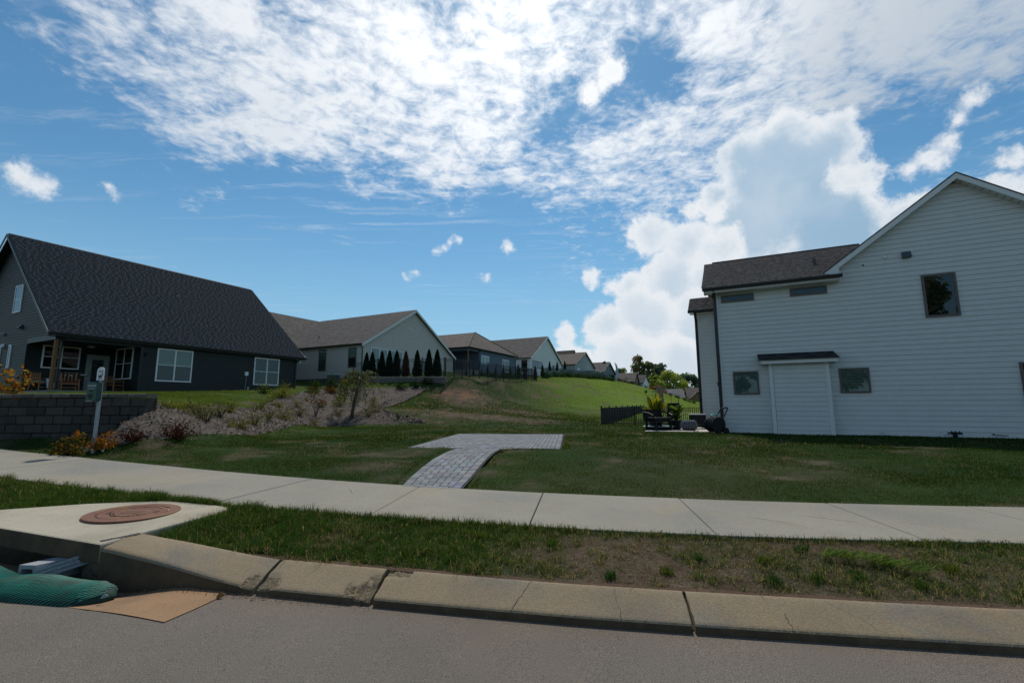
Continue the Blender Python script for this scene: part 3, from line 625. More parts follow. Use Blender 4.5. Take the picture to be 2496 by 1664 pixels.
V, F = grid_mesh('m', X, Y, Z, MULCH); tag(link('mulch_bed', np_mesh('mulch_bed', V, F, None, MULCH, True)), kind='structure')
MULCH_POLY = list(zip(lx[::3], ly[::3])) + list(zip(ux[::-3], uy[::-3]))
# loose bark chips over it
n = 26000; u = RNG.random(n); v_ = RNG.random(n); ii = (u * 148).astype(int); fr_ = u * 148 - ii; jj = (v_ * 44).astype(int)
cx = X[jj, ii] + (X[jj, ii + 1] - X[jj, ii]) * fr_ + RNG.normal(0, .03, n); cy = Y[jj, ii] + (Y[jj + 1, ii] - Y[jj, ii]) * RNG.random(n); cz = Z[jj, ii] + .015
ln = RNG.uniform(.010, .034, n) * (1 + .035 * np.maximum(cy - 10, 0)); wd = ln * RNG.uniform(.25, .5, n); an = RNG.random(n) * 6.283; ti = RNG.normal(0, .3, n)
ca, sa = np.cos(an), np.sin(an); a = np.stack([ca * np.cos(ti), sa * np.cos(ti), np.sin(ti)], 1) * ln[:, None]; c = np.stack([-sa, ca, RNG.normal(0, .3, n)], 1) * wd[:, None]
ctr = np.stack([cx, cy, cz], 1); V = np.stack([ctr - a - c, ctr + a - c, ctr + a + c, ctr - a + c], 1).reshape(-1, 3); F = np.arange(4 * n).reshape(-1, 4)
sh = RNG.random(n)[:, None] ** 1.7; cc = np.array((.030, .022, .017)) * (1 - sh) + np.array((.30, .255, .215)) * sh
tag(link('mulch_chips', np_mesh('mulch_chips', V, F, np.repeat(cc, 4, 0), MULCHC)), 'scattered bark mulch chips over the planting bed', 'mulch', kind='stuff')

# ------------------------------------------------------------------ paver path and pad
PL_ = [(-1.62, 6.87), (-1.66, 7.6), (-1.66, 8.4), (-1.62, 9.4), (-1.50, 10.4), (-1.34, 11.2)]; PR_ = [(-.76, 6.72), (-.70, 7.5), (-.63, 8.4), (-.54, 9.4), (-.42, 10.4), (-.28, 11.1)]
plx, ply = resample(PL_, 60); prx, pry = resample(PR_, 60); PLEN = 4.4; PWID = .96
def pathmap(s, t):  # s across 0..PWID, t along 0..PLEN
    k_ = min(max(t / PLEN, 0), 1) * 59; i = min(int(k_), 58); f = k_ - i; q = s / PWID
    lx_, ly_ = plx[i] + (plx[i + 1] - plx[i]) * f, ply[i] + (ply[i + 1] - ply[i]) * f; rx_, ry_ = prx[i] + (prx[i + 1] - prx[i]) * f, pry[i] + (pry[i + 1] - pry[i]) * f
    x, y = lx_ + (rx_ - lx_) * q, ly_ + (ry_ - ly_) * q; z0 = float(zr(x)) + .272; e = float(sstep(0, 1, t / PLEN)); return x, y, z0 + (.465 - z0) * e
PO = (-2.60, 11.42); PA = rad(-7.0); PW, PD = 3.75, 5.4
def padmap(s, t): return PO[0] + s * math.cos(PA) - t * math.sin(PA), PO[1] + s * math.sin(PA) + t * math.cos(PA), .465
pv = MB()
for i in range(59):
    a_, b_, c_, d_ = pathmap(-.02, PLEN * i / 59), pathmap(PWID + .02, PLEN * i / 59), pathmap(PWID + .02, PLEN * (i + 1) / 59), pathmap(-.02, PLEN * (i + 1) / 59)
    pv.quad(*[(p[0], p[1], p[2] - .022) for p in (a_, b_, c_, d_)])
cs = [padmap(-.03, -.03), padmap(PW + .03, -.03), padmap(PW + .03, PD + .03), padmap(-.03, PD + .03)]
pv.hexa([(p[0], p[1], .30) for p in cs] + [(p[0], p[1], .447) for p in cs])
pv = pv.build('paver_path', mat('joint_sand', (.05, .05, .05), 1, .2, 40)); tag(pv, kind='structure')
tiles = []   # (map, s0, s1, t0, t1)
U_ = .108; BW = .135
def herring(mp, s0, s1, t0, t1, skip=None):
    nx, ny = int((s1 - s0) / U_ + .5), int((t1 - t0) / U_ + .5); ux_, uy_ = (s1 - s0) / nx, (t1 - t0) / ny
    for i in range(-1, nx):
        for j in range(0, ny + 1):
            k_ = (i - j) % 4
            if k_ == 0: r = (i, i + 2, j, j + 1)
            elif k_ == 2: r = (i, i + 1, j - 1, j + 1)
            else: continue
            a_, c_, d_, e_ = max(r[0], 0), min(r[1], nx), max(r[2], 0), min(r[3], ny)
            if c_ <= a_ or e_ <= d_: continue
            q = (mp, s0 + a_ * ux_, s0 + c_ * ux_, t0 + d_ * uy_, t0 + e_ * uy_)
            if skip and skip(q): continue
            tiles.append(q)
def border(mp, s0, s1, t0, t1, along):
    n_ = max(1, int(((t1 - t0) if along else (s1 - s0)) / .205 + .5))
    for i in range(n_):
        if along: tiles.append((mp, s0, s1, t0 + (t1 - t0) * i / n_, t0 + (t1 - t0) * (i + 1) / n_))
        else: tiles.append((mp, s0 + (s1 - s0) * i / n_, s0 + (s1 - s0) * (i + 1) / n_, t0, t1))
border(pathmap, 0, BW, .11, PLEN, True); border(pathmap, PWID - BW, PWID, .11, PLEN, True); border(pathmap, 0, PWID, 0, .11, False)
herring(pathmap, BW, PWID - BW, .11, PLEN)
border(padmap, 0, BW, 0, PD, True); border(padmap, PW - BW, PW, 0, PD, True); border(padmap, BW, PW - BW, 0, .108, False); border(padmap, BW, PW - BW, PD - .108, PD, False)
herring(padmap, BW, PW - BW, .108, PD - .108)
def tile_geo(q):
    mp, s0, s1, t0, t1 = q; g = .005; pts = []
    dz_ = random.uniform(-.002, .002)
    for s, t in ((s0 + g, t0 + g), (s1 - g, t0 + g), (s1 - g, t1 - g), (s0 + g, t1 - g)): pts.append(mp(s, t))
    cx_, cy_ = sum(p[0] for p in pts) / 4, sum(p[1] for p in pts) / 4
    top = [(p[0] + (cx_ - p[0]) * .06, p[1] + (cy_ - p[1]) * .06, p[2] + dz_) for p in pts]; mid = [(p[0], p[1], p[2] - .006 + dz_) for p in pts]; low = [(p[0], p[1], p[2] - .05) for p in pts]
    f = [(0, 1, 2, 3)] + [(4 + i, 4 + (i + 1) % 4, (i + 1) % 4, i) for i in range(4)] + [(8 + i, 8 + (i + 1) % 4, 4 + (i + 1) % 4, 4 + i) for i in range(4)]
    sh_ = random.random(); col = tuple(.125 + .085 * sh_ + c_ for c_ in (-.008, .004, .016)); col = tuple(c_ * (1.25 if random.random() < .06 else 1) for c_ in col)
    return top + mid + low, f, col, (cx_, cy_)
geos = sorted((tile_geo(q) for q in tiles), key=lambda g_: g_[3][1])
rest = MB()
for i, (p, f, col, c_) in enumerate(geos):
    if i < 300:
        m_ = MB(); m_.col = col; m_.add(p, f); m_.build('paver', PAVERM, pv, colors=True)
    else: rest.col = col; rest.add(p, f)
tag(rest.build('paver_field', PAVERM, pv, colors=True), kind='stuff')
PATH_POLY = list(PL_) + list(PR_)[::-1]; PAD_POLY = [padmap(0, 0)[:2], padmap(PW, 0)[:2], padmap(PW, PD)[:2], padmap(0, PD)[:2]]
stp = MB(); stp.hexa([(-.28, 10.98, .42), (-.02, 10.95, .42), (.0, 11.1, .42), (-.27, 11.13, .42), (-.27, 11.0, .47), (-.03, 10.96, .47), (.0, 11.09, .47), (-.26, 11.12, .47)])
tag(stp.build('stone', CONC), 'pale broken stone lying in the inner corner of the paver path', 'stone')

# ------------------------------------------------------------------ storm drain
dr = empty('storm_drain', (0, 0, 0), label='kerb inlet with a pale concrete slab and a rusty round lid', cat='storm drain')
def slabz(x, y=5.06): return float(zr(x)) + .24 + .028 * min(1, max(0, (y - (4.02 - .30 * (x + 3.47))) / 1.3))
m_ = MB(); n = len(SLAB)
top = [(x, y, slabz(x, y)) for x, y in SLAB]; bot = [(x, y, slabz(x, y) - .165) for x, y in SLAB]
m_.add(top + bot, [tuple(range(n))] + [(i, n + i, n + (i + 1) % n, (i + 1) % n) for i in range(n)] + [tuple(range(n, 2 * n))[::-1]])
o = fix_normals(m_.build('top_slab', CONC_S, dr)); o.data.materials.append(GRIME_SHADE)
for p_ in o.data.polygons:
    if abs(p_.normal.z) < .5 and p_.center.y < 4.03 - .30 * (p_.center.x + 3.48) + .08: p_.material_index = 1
bv = o.modifiers.new('edge', 'BEVEL'); bv.width = .016; bv.segments = 2; bv.limit_method = 'ANGLE'
m_ = MB()   # end wall of the throat, rough and eroded
m_.hexa([(-3.70, 4.14, -.4), (-3.47, 4.06, -.4), (-3.30, 4.9, -.4), (-3.55, 4.98, -.4), (-3.70, 4.14, .225), (-3.47, 4.06, .215), (-3.30, 4.9, .215), (-3.55, 4.98, .225)])
o = m_.build('throat_wall', CONC_D, dr)
sb = o.modifiers.new('s', 'SUBSURF'); sb.subdivision_type = 'SIMPLE'; sb.levels = sb.render_levels = 4
tx = bpy.data.textures.new('erosion', 'CLOUDS'); tx.noise_scale = .07; dm = o.modifiers.new('d', 'DISPLACE'); dm.texture = tx; dm.strength = .06; dm.texture_coords = 'LOCAL'
m_ = MB(); m_.hexa([(-6.6, 5.3, -.6), (-3.4, 4.65, -.6), (-3.4, 4.75, -.6), (-6.6, 5.4, -.6), (-6.6, 5.3, .24), (-3.4, 4.65, .2), (-3.4, 4.75, .2), (-6.6, 5.4, .24)])
m_.quad((-6.8, 4.7, -.35), (-3.3, 3.95, -.35), (-3.3, 4.8, -.35), (-6.8, 5.5, -.35)); m_.build('back_wall', CONC_D, dr)
LC = (-4.0, 5.0); LR = .41; lz = slabz(*LC) + .007
def slope(o): o.rotation_euler = (0, math.atan(.0265), 0); return o
m_ = MB(); m_.lathe([(LR, -.06), (LR, .004), (LR * .985, .007), (.310, .007), (.305, -.006), (.30, -.03)], 64)
fr = slope(m_.build('manhole_frame', RUST, dr, loc=(LC[0], LC[1], lz))); fr.data.polygons.foreach_set('use_smooth', [False] * len(fr.data.polygons))
m_ = MB(); m_.lathe([(.296, -.05), (.296, .004), (.292, .006), (.245, .006), (.243, .0015), (.185, .0015), (.183, .006), (.172, .006), (.170, .003), (.02, .003), (.001, .003)], 64)
ld = m_.build('manhole_lid', RUST, fr)
m_ = MB()   # two pick slots
for a0 in (195, 12):
    p = []
    for k_ in range(7): t = rad(a0 - 11 + 22 * k_ / 6); p.append((.235 * math.cos(t), .235 * math.sin(t), .0028))
    for k_ in range(7): t = rad(a0 + 11 - 22 * k_ / 6); p.append((.195 * math.cos(t), .195 * math.sin(t), .0028))
    m_.poly(p)
for y in (-.03, .03, -.075): m_.box(-.11, .10, y - .008, y + .008, .0032, .0042)
m_.build('pick_slot', RUST_D, fr)
def glyphs(text, size, depth):
    cu = bpy.data.curves.new('t', 'FONT'); cu.body = text; cu.size = size; cu.extrude = depth; cu.align_x = 'CENTER'; cu.resolution_u = 2
    ob = bpy.data.objects.new('t', cu); me = bpy.data.meshes.new_from_object(ob); bpy.data.objects.remove(ob); return me
m_ = MB(); word = 'STORM SEWER'
for i, ch in enumerate(word):
    if ch == ' ': continue
    me = glyphs(ch, .058, .0022); t = rad(270 + (i - (len(word) - 1) / 2) * 12.5); r = .195
    pts = []
    for v in me.vertices:
        x, y, z = v.co; q = t + math.pi / 2; pts.append((r * math.cos(t) + x * math.cos(q) - y * math.sin(q), r * math.sin(t) + x * math.sin(q) + y * math.cos(q), .0035 + z))
    # letters face the road: their feet point outwards
    m_ = MB(); m_.add(pts, [tuple(p.vertices) for p in me.polygons]); m_.build('raised_letter', RUST_D, fr)

# gutter apron: a tan concrete sheet in the road
ap = [(-6.4, 4.45), (-3.95, 3.70), (-2.30, 3.235), (-2.19, 3.70), (-3.3, 3.99), (-3.6, 4.15), (-6.6, 5.0)]
X, T = np.meshgrid(np.linspace(-6.4, -2.19, 70), np.linspace(0, 1, 14)); lo_ = interp([(-6.4, 4.45), (-3.95, 3.70), (-2.30, 3.235), (-2.19, 3.66)], X); Y = lo_ + (fb(X) + .10 - lo_) * T
V, F = grid_mesh('a', X, Y, zr(X) - dep(X, Y) + .006, APRON); tag(link('gutter_apron', np_mesh('gutter_apron', V, F, None, APRON, True)), kind='structure')

# cinder block jammed in the opening
m_ = MB(); L_, W_, H_ = .38, .19, .14; tk = .03
m_.box(0, L_, 0, W_, H_ - tk, H_); m_.box(0, L_, 0, W_, 0, tk); m_.box(0, L_, 0, tk, tk, H_ - tk); m_.box(0, L_, W_ - tk, W_, tk, H_ - tk); m_.box(L_ * .5, L_ * .55, tk, W_ - tk, tk, H_ - tk)
o = m_.build('cinder_block', CMU, rot=(rad(-3), rad(4), rad(76))); o.location = (-3.87, 3.90, .085)
tag(o, 'hollow grey cinder block stuffed into the drain opening', 'block')
m_ = MB()
m_.hexa([(0, 0, 0), (.32, 0, 0), (.32, .05, 0), (0, .05, 0), (0, 0, .022), (.32, 0, .022), (.32, .05, .022), (0, .05, .022)])
m_.box(0, .32, .012, .06, .022, .034); m_.box(0, .32, 0, .05, .034, .056); m_.box(0, .32, .012, .06, .056, .066); m_.box(0, .32, 0, .05, .066, .088)
o = m_.build('grooved_block', CMU, rot=(rad(-16), rad(-9), rad(52))); o.location = (-3.83, 3.885, .12)
tag(o, 'grooved grey concrete block leaning against the hollow one', 'block')

# green ribbed sediment bag in front of the opening
tub = empty('sediment_bag', label='long green ribbed gutter bag lying in front of the drain', cat='sediment bag')
cl = [(-5.6, 4.36), (-5.0, 4.15), (-4.4, 3.92), (-3.95, 3.73), (-3.6, 3.69), (-3.35, 3.67), (-3.18, 3.67), (-3.06, 3.69), (-3.03, 3.70)]
wd_ = [.20, .20, .19, .165, .185, .18, .165, .09, .01]; ht_ = [.125, .11, .075, .055, .10, .105, .10, .06, .01]
cx_, cy_ = resample(cl, 90); sI = np.interp(cx_, [p[0] for p in cl], range(9)); wI = np.interp(sI, range(9), wd_); hI = np.interp(sI, range(9), ht_); pts = []; rib = MB()
K = 14
for i in range(90):
    dx_, dy_ = (cx_[min(i + 1, 89)] - cx_[max(i - 1, 0)]), (cy_[min(i + 1, 89)] - cy_[max(i - 1, 0)]); l_ = math.hypot(dx_, dy_); nx_, ny_ = -dy_ / l_, dx_ / l_
    for k_ in range(K):
        t = math.pi * (k_ / (K - 1)); c_, s_ = math.cos(t), math.sin(t) ** .7
        sg = .55 if i % 2 else 1.0
        lump = 1 + .16 * math.sin(i * .21 + 1) * math.sin(t)
        pts.append((cx_[i] - nx_ * wI[i] * c_ * lump, cy_[i] - ny_ * wI[i] * c_ * lump, zg(cx_[i], cy_[i] - .08) + .012 + hI[i] * s_ * lump))
f = [(i * K + k_, i * K + k_ + 1, (i + 1) * K + k_ + 1, (i + 1) * K + k_) for i in range(89) for k_ in range(K - 1)]
m_ = MB(); m_.add(pts, f); m_.build('fabric_body', TUBE, tub, smooth=True)
for q in range(-24, 90):      # slanted raised ribs running across the bag
    path = []
    for k_ in range(K):
        i = q * 1.0 + k_ * 1.5
        if i < 0 or i > 88: continue
        a_ = int(i); b0 = i - a_; p0, p1 = pts[a_ * K + k_], pts[min(a_ + 1, 89) * K + k_]
        path.append((p0[0] + (p1[0] - p0[0]) * b0, p0[1] + (p1[1] - p0[1]) * b0, p0[2] + (p1[2] - p0[2]) * b0 + .003))
    if len(path) > 3: rib.tube(path, .0046, 4)
tag(rib.build('rib', RIBM, tub), kind='stuff')

# debris along the gutter: grit, twigs, pebbles
def scatter_stones(name, spots, label, cat, m):
    P = []; Fq = []; C = []; o = 0
    ico = [(-1, 0, 0), (1, 0, 0), (0, -1, 0), (0, 1, 0), (0, 0, -.6), (0, 0, .7)]; fs = [(0, 2, 5), (2, 1, 5), (1, 3, 5), (3, 0, 5), (2, 0, 4), (1, 2, 4), (3, 1, 4), (0, 3, 4)]
    for x, y, r, c_ in spots:
        z = zg(x, y) + .010; an_ = random.random() * 6.28
        for p in ico:
            a_ = (p[0] * math.cos(an_) - p[1] * math.sin(an_) * random.uniform(.6, 1)) * r * random.uniform(.8, 1.2); b0 = (p[0] * math.sin(an_) + p[1] * math.cos(an_)) * r * random.uniform(.7, 1.1)
            P.append((x + a_, y + b0, z + r * .35 + p[2] * r * .7)); C.append(c_)
        Fq += [tuple(o + q for q in t) for t in fs]; o += 6
    return tag(link(name, np_mesh(name, P, np.array(Fq), np.array(C), m)), label, cat, kind='stuff')
sp_ = []
for i in range(900):
    x = random.triangular(-3.3, -1.6, -2.9) if i % 3 else random.triangular(-2.2, -.9, -1.9); y = float(fb(x)) - abs(random.gauss(0, .045)) - .004; sp_.append((x, y, random.uniform(.0015, .006) * (2.0 if random.random() < .05 else 1), random.choice([(.05, .03, .018), (.09, .06, .035), (.03, .02, .015), (.2, .15, .1)])))
for i in range(260):
    x = random.uniform(-1.2, 6); y = float(fb(x)) - abs(random.gauss(0, .05)) - .005; sp_.append((x, y, random.uniform(.0012, .004), random.choice([(.05, .03, .02), (.16, .12, .09), (.03, .02, .015)])))
for i in range(240):
    x = random.uniform(-4, 5); y = random.uniform(1.6, float(fb(x))); sp_.append((x, y, random.uniform(.002, .0055), random.choice([(.06, .05, .045), (.30, .27, .24), (.18, .12, .08), (.03, .025, .02)])))
scatter_stones('gutter_grit', sp_, 'loose grit and crumbs of soil along the kerb', 'grit', PEB)
for nm, x, y, r, c_, lb in [('leaf_litter', -2.19, 3.63, .032, (.16, .07, .02), 'brown dry leaf on the tan gutter apron'), ('stone_chip', -3.0, 3.56, .026, (.22, .28, .24), 'pale grey green chip lying off the end of the gutter bag')]:
    m_ = MB(); m_.col = c_
    m_.add([(x - r, y, zr(x) + .01), (x, y - r * .6, zr(x) + .014), (x + r * 1.2, y + r * .3, zr(x) + .02), (x + r * .2, y + r * .7, zr(x) + .03), (x - r * .2, y + r * .1, zr(x) + .045)], [(0, 1, 4), (1, 2, 4), (2, 3, 4), (3, 0, 4), (3, 2, 1, 0)])
    tag(m_.build(nm, PEB, colors=True), lb, 'leaf' if 'leaf' in nm else 'stone')
m_ = MB(); 
for i in range(24):
    t = i / 23; m_.lathe([(.001, 0), (.016 + .012 * random.random(), .004), (.010, .010), (.001, .012)], 6, cx=-3.53 + .13 * t + random.uniform(-.006, .006), cy=4.10 + .22 * t + random.uniform(-.01, .01), cz=slabz(-3.4, 4.2) - .002)
tag(m_.build('black_sealant', mat('bitumen', (.012, .012, .014), .6, .2, 20)), 'ragged black sealant where the drain slab meets the kerb', 'sealant')

# ------------------------------------------------------------------ houses
class WallF:
    """wall space: u along the wall, d outwards, v up -> house space"""
    def __init__(s, x, y, ang): s.o = (x, y); s.c, s.s = math.cos(rad(ang)), math.sin(rad(ang))
    def __call__(s, p): u, d, v = p; return (s.o[0] + u * s.c + d * s.s, s.o[1] + u * s.s - d * s.c, v)
def boards(root, W, span, v0, v1, step, m, joined=False, skip=(), proud=.022, gap_=.0085):
    """lap siding. span(v)->(u0,u1). each board its own part; skip = (u0,u1,v0,v1) openings that hide a board's middle"""
    acc = MB(W); v = v0
    while v < v1 - .01:
        t = min(v + step, v1); a0, b0 = span(v); a1, b1 = span(t - 1e-4)
        if b0 - a0 > .02:
            m_ = acc if joined else MB(W); b1 = max(b1, a1 + .01)
            w_ = v + gap_
            m_.add([(a0, proud, w_), (b0, proud, w_), (b1, .006, t + .004), (a1, .006, t + .004), (a0, -.01, w_), (b0, -.01, w_), (b1, -.01, t + .004), (a1, -.01, t + .004)], [(0, 1, 2, 3), (4, 5, 1, 0), (0, 3, 7, 4), (1, 5, 6, 2)])
            if not joined: m_.build('board', m, root)
        v = t
    if joined: acc.build('siding', m, root)
def window(root, W, u0, u1, v0, v1, fm, fw=.06, mull=(), rails=(), back=DKIN, blind=None, blind_to=None, slats=False, sash=.035, depth=.06, name='window', curtains=False):
    m_ = MB(W); d0 = 0.0
    m_.box(u0, u1, d0, depth, v0, v0 + fw); m_.box(u0, u1, d0, depth, v1 - fw, v1); m_.box(u0, u0 + fw, d0, depth, v0 + fw, v1 - fw); m_.box(u1 - fw, u1, d0, depth, v0 + fw, v1 - fw)
    us = [u0 + fw] + [x for x in mull] + [u1 - fw]
    for x in mull: m_.box(x - fw * .55, x + fw * .55, d0, depth - .004, v0 + fw, v1 - fw)
    for z in rails: m_.box(u0 + fw, u1 - fw, d0, depth - .010, z - sash / 2, z + sash / 2)
    wn = fix_normals(m_.build(name, fm, root))
    vs = [v0 + fw] + list(rails) + [v1 - fw]
    for i in range(len(us) - 1):
        for j in range(len(vs) - 1):
            a, c = us[i] + (fw * .55 if i > 0 else 0), us[i + 1] - (fw * .55 if i < len(us) - 2 else 0)
            e, g = vs[j] + (sash / 2 if j > 0 else 0), vs[j + 1] - (sash / 2 if j < len(vs) - 2 else 0)
            p = MB(W); p.quad((a, .044, e), (c, .044, e), (c, .044, g), (a, .044, g)); p.build('pane', GLASS, wn)
            q = MB(W); q.quad((a - .01, .028, e - .01), (c + .01, .028, e - .01), (c + .01, .028, g + .01), (a - .01, .028, g + .01)); q.build('room_behind', back, wn)
    if blind:
        zt = v1 - fw; zb = blind_to if blind_to is not None else v0 + fw
        if slats:
            n = int((zt - zb) / .05)
            for i in range(n):
                z = zb + (zt - zb) * i / n; p = MB(W); p.add([(u0 + fw, .039, z), (u1 - fw, .039, z), (u1 - fw, .031, z + .042), (u0 + fw, .031, z + .042)], [(0, 1, 2, 3)]); p.build('slat', blind, wn)
        elif curtains:
            for i in range(len(us) - 1):
                a, c = us[i], us[i + 1]; n = 26; p = MB(W); pt = []
                for k_ in range(n + 1): 
                    u = a + (c - a) * k_ / n; dd = .036 + .004 * math.sin(k_ * 1.6 + i); pt += [(u, dd, zb), (u, dd, zt)]
                p.add(pt, [(2 * k_, 2 * k_ + 2, 2 * k_ + 3, 2 * k_ + 1) for k_ in range(n)]); p.build('curtain', blind, wn, smooth=True)
        else:
            for i in range(len(us) - 1): p = MB(W); p.quad((us[i] + .01, .036, zb), (us[i + 1] - .01, .036, zb), (us[i + 1] - .01, .036, zt), (us[i] + .01, .036, zt)); p.build('blind', blind, wn)
    return wn
def shingle_field(root, A, U, S, LU, LS, c1, c2, name='shingle_field', tabw=.28, row=.145, umax=None):
    """real overlapping tabs on a roof plane: A corner, U along eave, S up the slope"""
    A, U, S = Vector(A), Vector(U).normalized(), Vector(S).normalized(); Nn = U.cross(S).normalized()
    if Nn.z < 0: Nn = -Nn
    nr = int(LS / row); V = []; C = []; r = 0
    rows = []
    for j in range(nr + 1):
        t0 = j * row; t1 = min(t0 + row * 1.12, LS)
        if t1 - t0 < .02: break
        u = -random.random() * tabw
        while u < LU:
            w_ = tabw * random.choice((.5, .75, 1.0, 1.0, 1.3)); a, c = max(u, 0), min(u + w_, umax(t0) if umax else LU); u += w_
            if c - a < .01: continue
            rows.append((a, c, t0 + random.uniform(-.002, .002), t1, .004 + random.choice((0, .001, .002)), random.random()))
    R = np.array(rows); n = len(R); a, c, t0, t1, h, q = R.T
    def P(u, t, k_): return np.array(A)[None] + u[:, None] * np.array(U)[None] + t[:, None] * np.array(S)[None] + k_[:, None] * np.array(Nn)[None]
    z = np.full(n, .001); V = np.stack([P(a, t0, h), P(c, t0, h), P(c, t1, z), P(a, t1, z), P(a, t0, z * 0), P(c, t0, z * 0)], 1).reshape(-1, 3)
    i = np.arange(n)[:, None] * 6; F = np.concatenate([i + np.array([0, 1, 2, 3]), i + np.array([4, 5, 1, 0])]); T3 = np.concatenate([i + np.array([0, 3, 4]), i + np.array([1, 5, 2])])
    q = np.round(q * 5) / 5; col = np.array(c1)[None] * (1 - q[:, None]) + np.array(c2)[None] * q[:, None]
    o = link(name, np_mesh(name, V, [F, T3], np.repeat(col, 6, 0), SHINGLE), root); o['kind'] = 'stuff'; return o
def slab_roof(root, name, pts, th, m, uvs=None):
    """a roof plane of thickness th hung below the given outline; uvs in metres for the shingle pattern"""
    m_ = MB(); n = len(pts); low = [(p[0], p[1], p[2] - th) for p in pts]
    if uvs is None: uvs = [(p[0], p[1]) for p in pts]
    m_.add(list(pts) + low, [tuple(range(n)), tuple(range(n, 2 * n))[::-1]] + [(i, (i + 1) % n, n + (i + 1) % n, n + i) for i in range(n)], list(uvs) + list(uvs))
    return fix_normals(m_.build(name, m, root, uvs=True))
def gutter(root, x0, x1, y, z, m=GUTT, along='x'):
    m_ = MB(); p = [(0, -.12), (0, 0), (-.012, 0), (-.012, -.02), (-.10, -.012), (-.115, -.012), (-.11, -.06), (-.085, -.12)]
    if along == 'x': m_.extr([(x0, y + a, z + c) for a, c in p], (x1 - x0, 0, 0))
    else: m_.extr([(y + a, x0, z + c) for a, c in p], (0, x1 - x0, 0))
    return fix_normals(m_.build('gutter', m, root))
def downspout(root, path, m=GUTT, r=.045):
    m_ = MB()
    for a, c in zip(path[:-1], path[1:]): m_.tube([a, c], r * 1.25, 4)
    return m_.build('downspout', m, root)

# ---- the white house beside the lawn
LAP_SHADE = mat('lap_shadow_backing', (.10, .105, .105), .9, .1, 3)  # dark wall body behind the boards paints shadow lines into the lap gaps
WH_A = rad(-26.5)
wh = empty('white_house', (7.71, 16.9, .46), WH_A, 'white lap-sided house with a tall gable and charcoal shingle roof beside the lawn', 'house')
W0 = WallF(0, 0, 0)
EZ, GA, GX = 5.30, 8.03, 7.14; RS = (GA - EZ) / 3.65
RX = GX + 3.65
m_ = MB(); m_.add([(0, .012, -.3), (RX, .012, -.3), (RX, .012, EZ), (GX, .012, GA), (3.49, .012, EZ), (0, .012, EZ), (0, 8, -.3), (RX, 8, -.3), (RX, 8, EZ), (GX, 8, GA), (3.49, 8, EZ), (0, 8, EZ)],
   [(0, 1, 2, 3, 4, 5), (6, 11, 10, 9, 8, 7), (0, 5, 11, 6), (1, 7, 8, 2)]); fix_normals(m_.build('wall', LAP_SHADE, wh))
def wspan(v):
    if v < EZ - .07: return (.0, RX)
    h = (GA - v) / RS; return (GX - h, GX + h)
boards(wh, W0, wspan, 0.0, GA - .06, .1595, WHITE); boards(wh, WallF(0, 8, -90), lambda v: (.0, 8), 0.0, 5.2, .1595, WHITE); boards(wh, WallF(RX, 0, 90), lambda v: (.0, 8), 0.0, 5.2, .1595, WHITE)
m_ = MB(); m_.box(-.012, .10, -.03, .1, -.05, 5.22); m_.build('corner_board', WTRIM, wh)
m_ = MB(); m_.box(-.01, RX, -.006, .03, -.35, -.012); m_.build('foundation', CONC, wh)
# low wing roof, eave towards the lawn
e0, rz_, ry = (-.40, -.42, 5.33), 7.22, 3.0
slab_roof(wh, 'wing_roof', [(-.40, -.42, 5.33), (3.55, -.42, 5.33), (5.75, ry, rz_), (-.45, ry, rz_)], .10, ROOF_BR)
slab_roof(wh, 'wing_roof_back', [(-.45, ry, rz_), (5.75, ry, rz_), (4.5, 7.0, 5.0), (-.45, 7.0, 5.0)], .10, ROOF_BR)
LS_ = math.hypot(ry + .42, rz_ - 5.33)
shingle_field(wh, (-.43, -.46, 5.322), (1, 0, 0), (0, ry + .42, rz_ - 5.33), 6.2, LS_, (.070, .062, .060), (.112, .098, .090), umax=lambda t: 3.92 + 2.2 * t / LS_)
m_ = MB(); m_.tube([(-.12, ry, rz_ + .012), (5.2, ry, rz_ + .012)], .045, 6); m_.build('ridge_cap', ROOF_BR, wh)
m_ = MB(); m_.box(-.36, 3.88, -.40, .0, 5.14, 5.16); m_.box(-.36, 3.80, -.41, -.385, 5.14, 5.28); m_.build('soffit', WTRIM, wh)
gutter(wh, -.40, 3.93, -.425, 5.33)
downspout(wh, [(-.02, -.40, 5.22), (-.02, -.30, 5.12), (-.02, -.07, 4.98), (-.02, -.065, .02), (-.02, -.2, -.05)])
m_ = MB(); m_.lathe([(.085, 0), (.085, .02), (.045, .035), (.045, .24), (.001, .24)], 12, cx=3.39, cy=1.0, cz=6.10); m_.build('vent_pipe', GUTT, wh, smooth=False)
# the gable roof
ov = .32; gz0 = EZ + .12; gt = GA + .20
for sx in (-1, 1):
    xe = GX + sx * 3.72; slab_roof(wh, 'gable_roof', [(GX, -ov, gt), (xe, -ov, gt - 3.72 * RS), (xe, 9, gt - 3.72 * RS), (GX, 9, gt)], .05, ROOF_BR, [(0, 0), (0, 4.5), (9, 4.5), (9, 0)])
    m_ = MB(); q = lambda x, dz, y: (GX + sx * x, y, gt - x * RS + dz)
    m_.hexa([q(0, -.23, -ov + .006), q(3.70, -.23, -ov + .006), q(3.70, -.23, -ov + .04), q(0, -.23, -ov + .04), q(0, -.05, -ov + .006), q(3.70, -.05, -ov + .006), q(3.70, -.05, -ov + .04), q(0, -.05, -ov + .04)])
    fix_normals(m_.build('rake_board', WTRIM, wh))
    for k_ in range(24):      # vented soffit strips
        a, c = 3.68 * k_ / 24, 3.68 * (k_ + 1) / 24 - .012; m_ = MB()
        m_.quad(q(a, -.20, -ov + .04), q(c, -.20, -ov + .04), q(c, -.20, .0), q(a, -.20, .0)); m_.build('soffit_panel', WTRIM, wh)
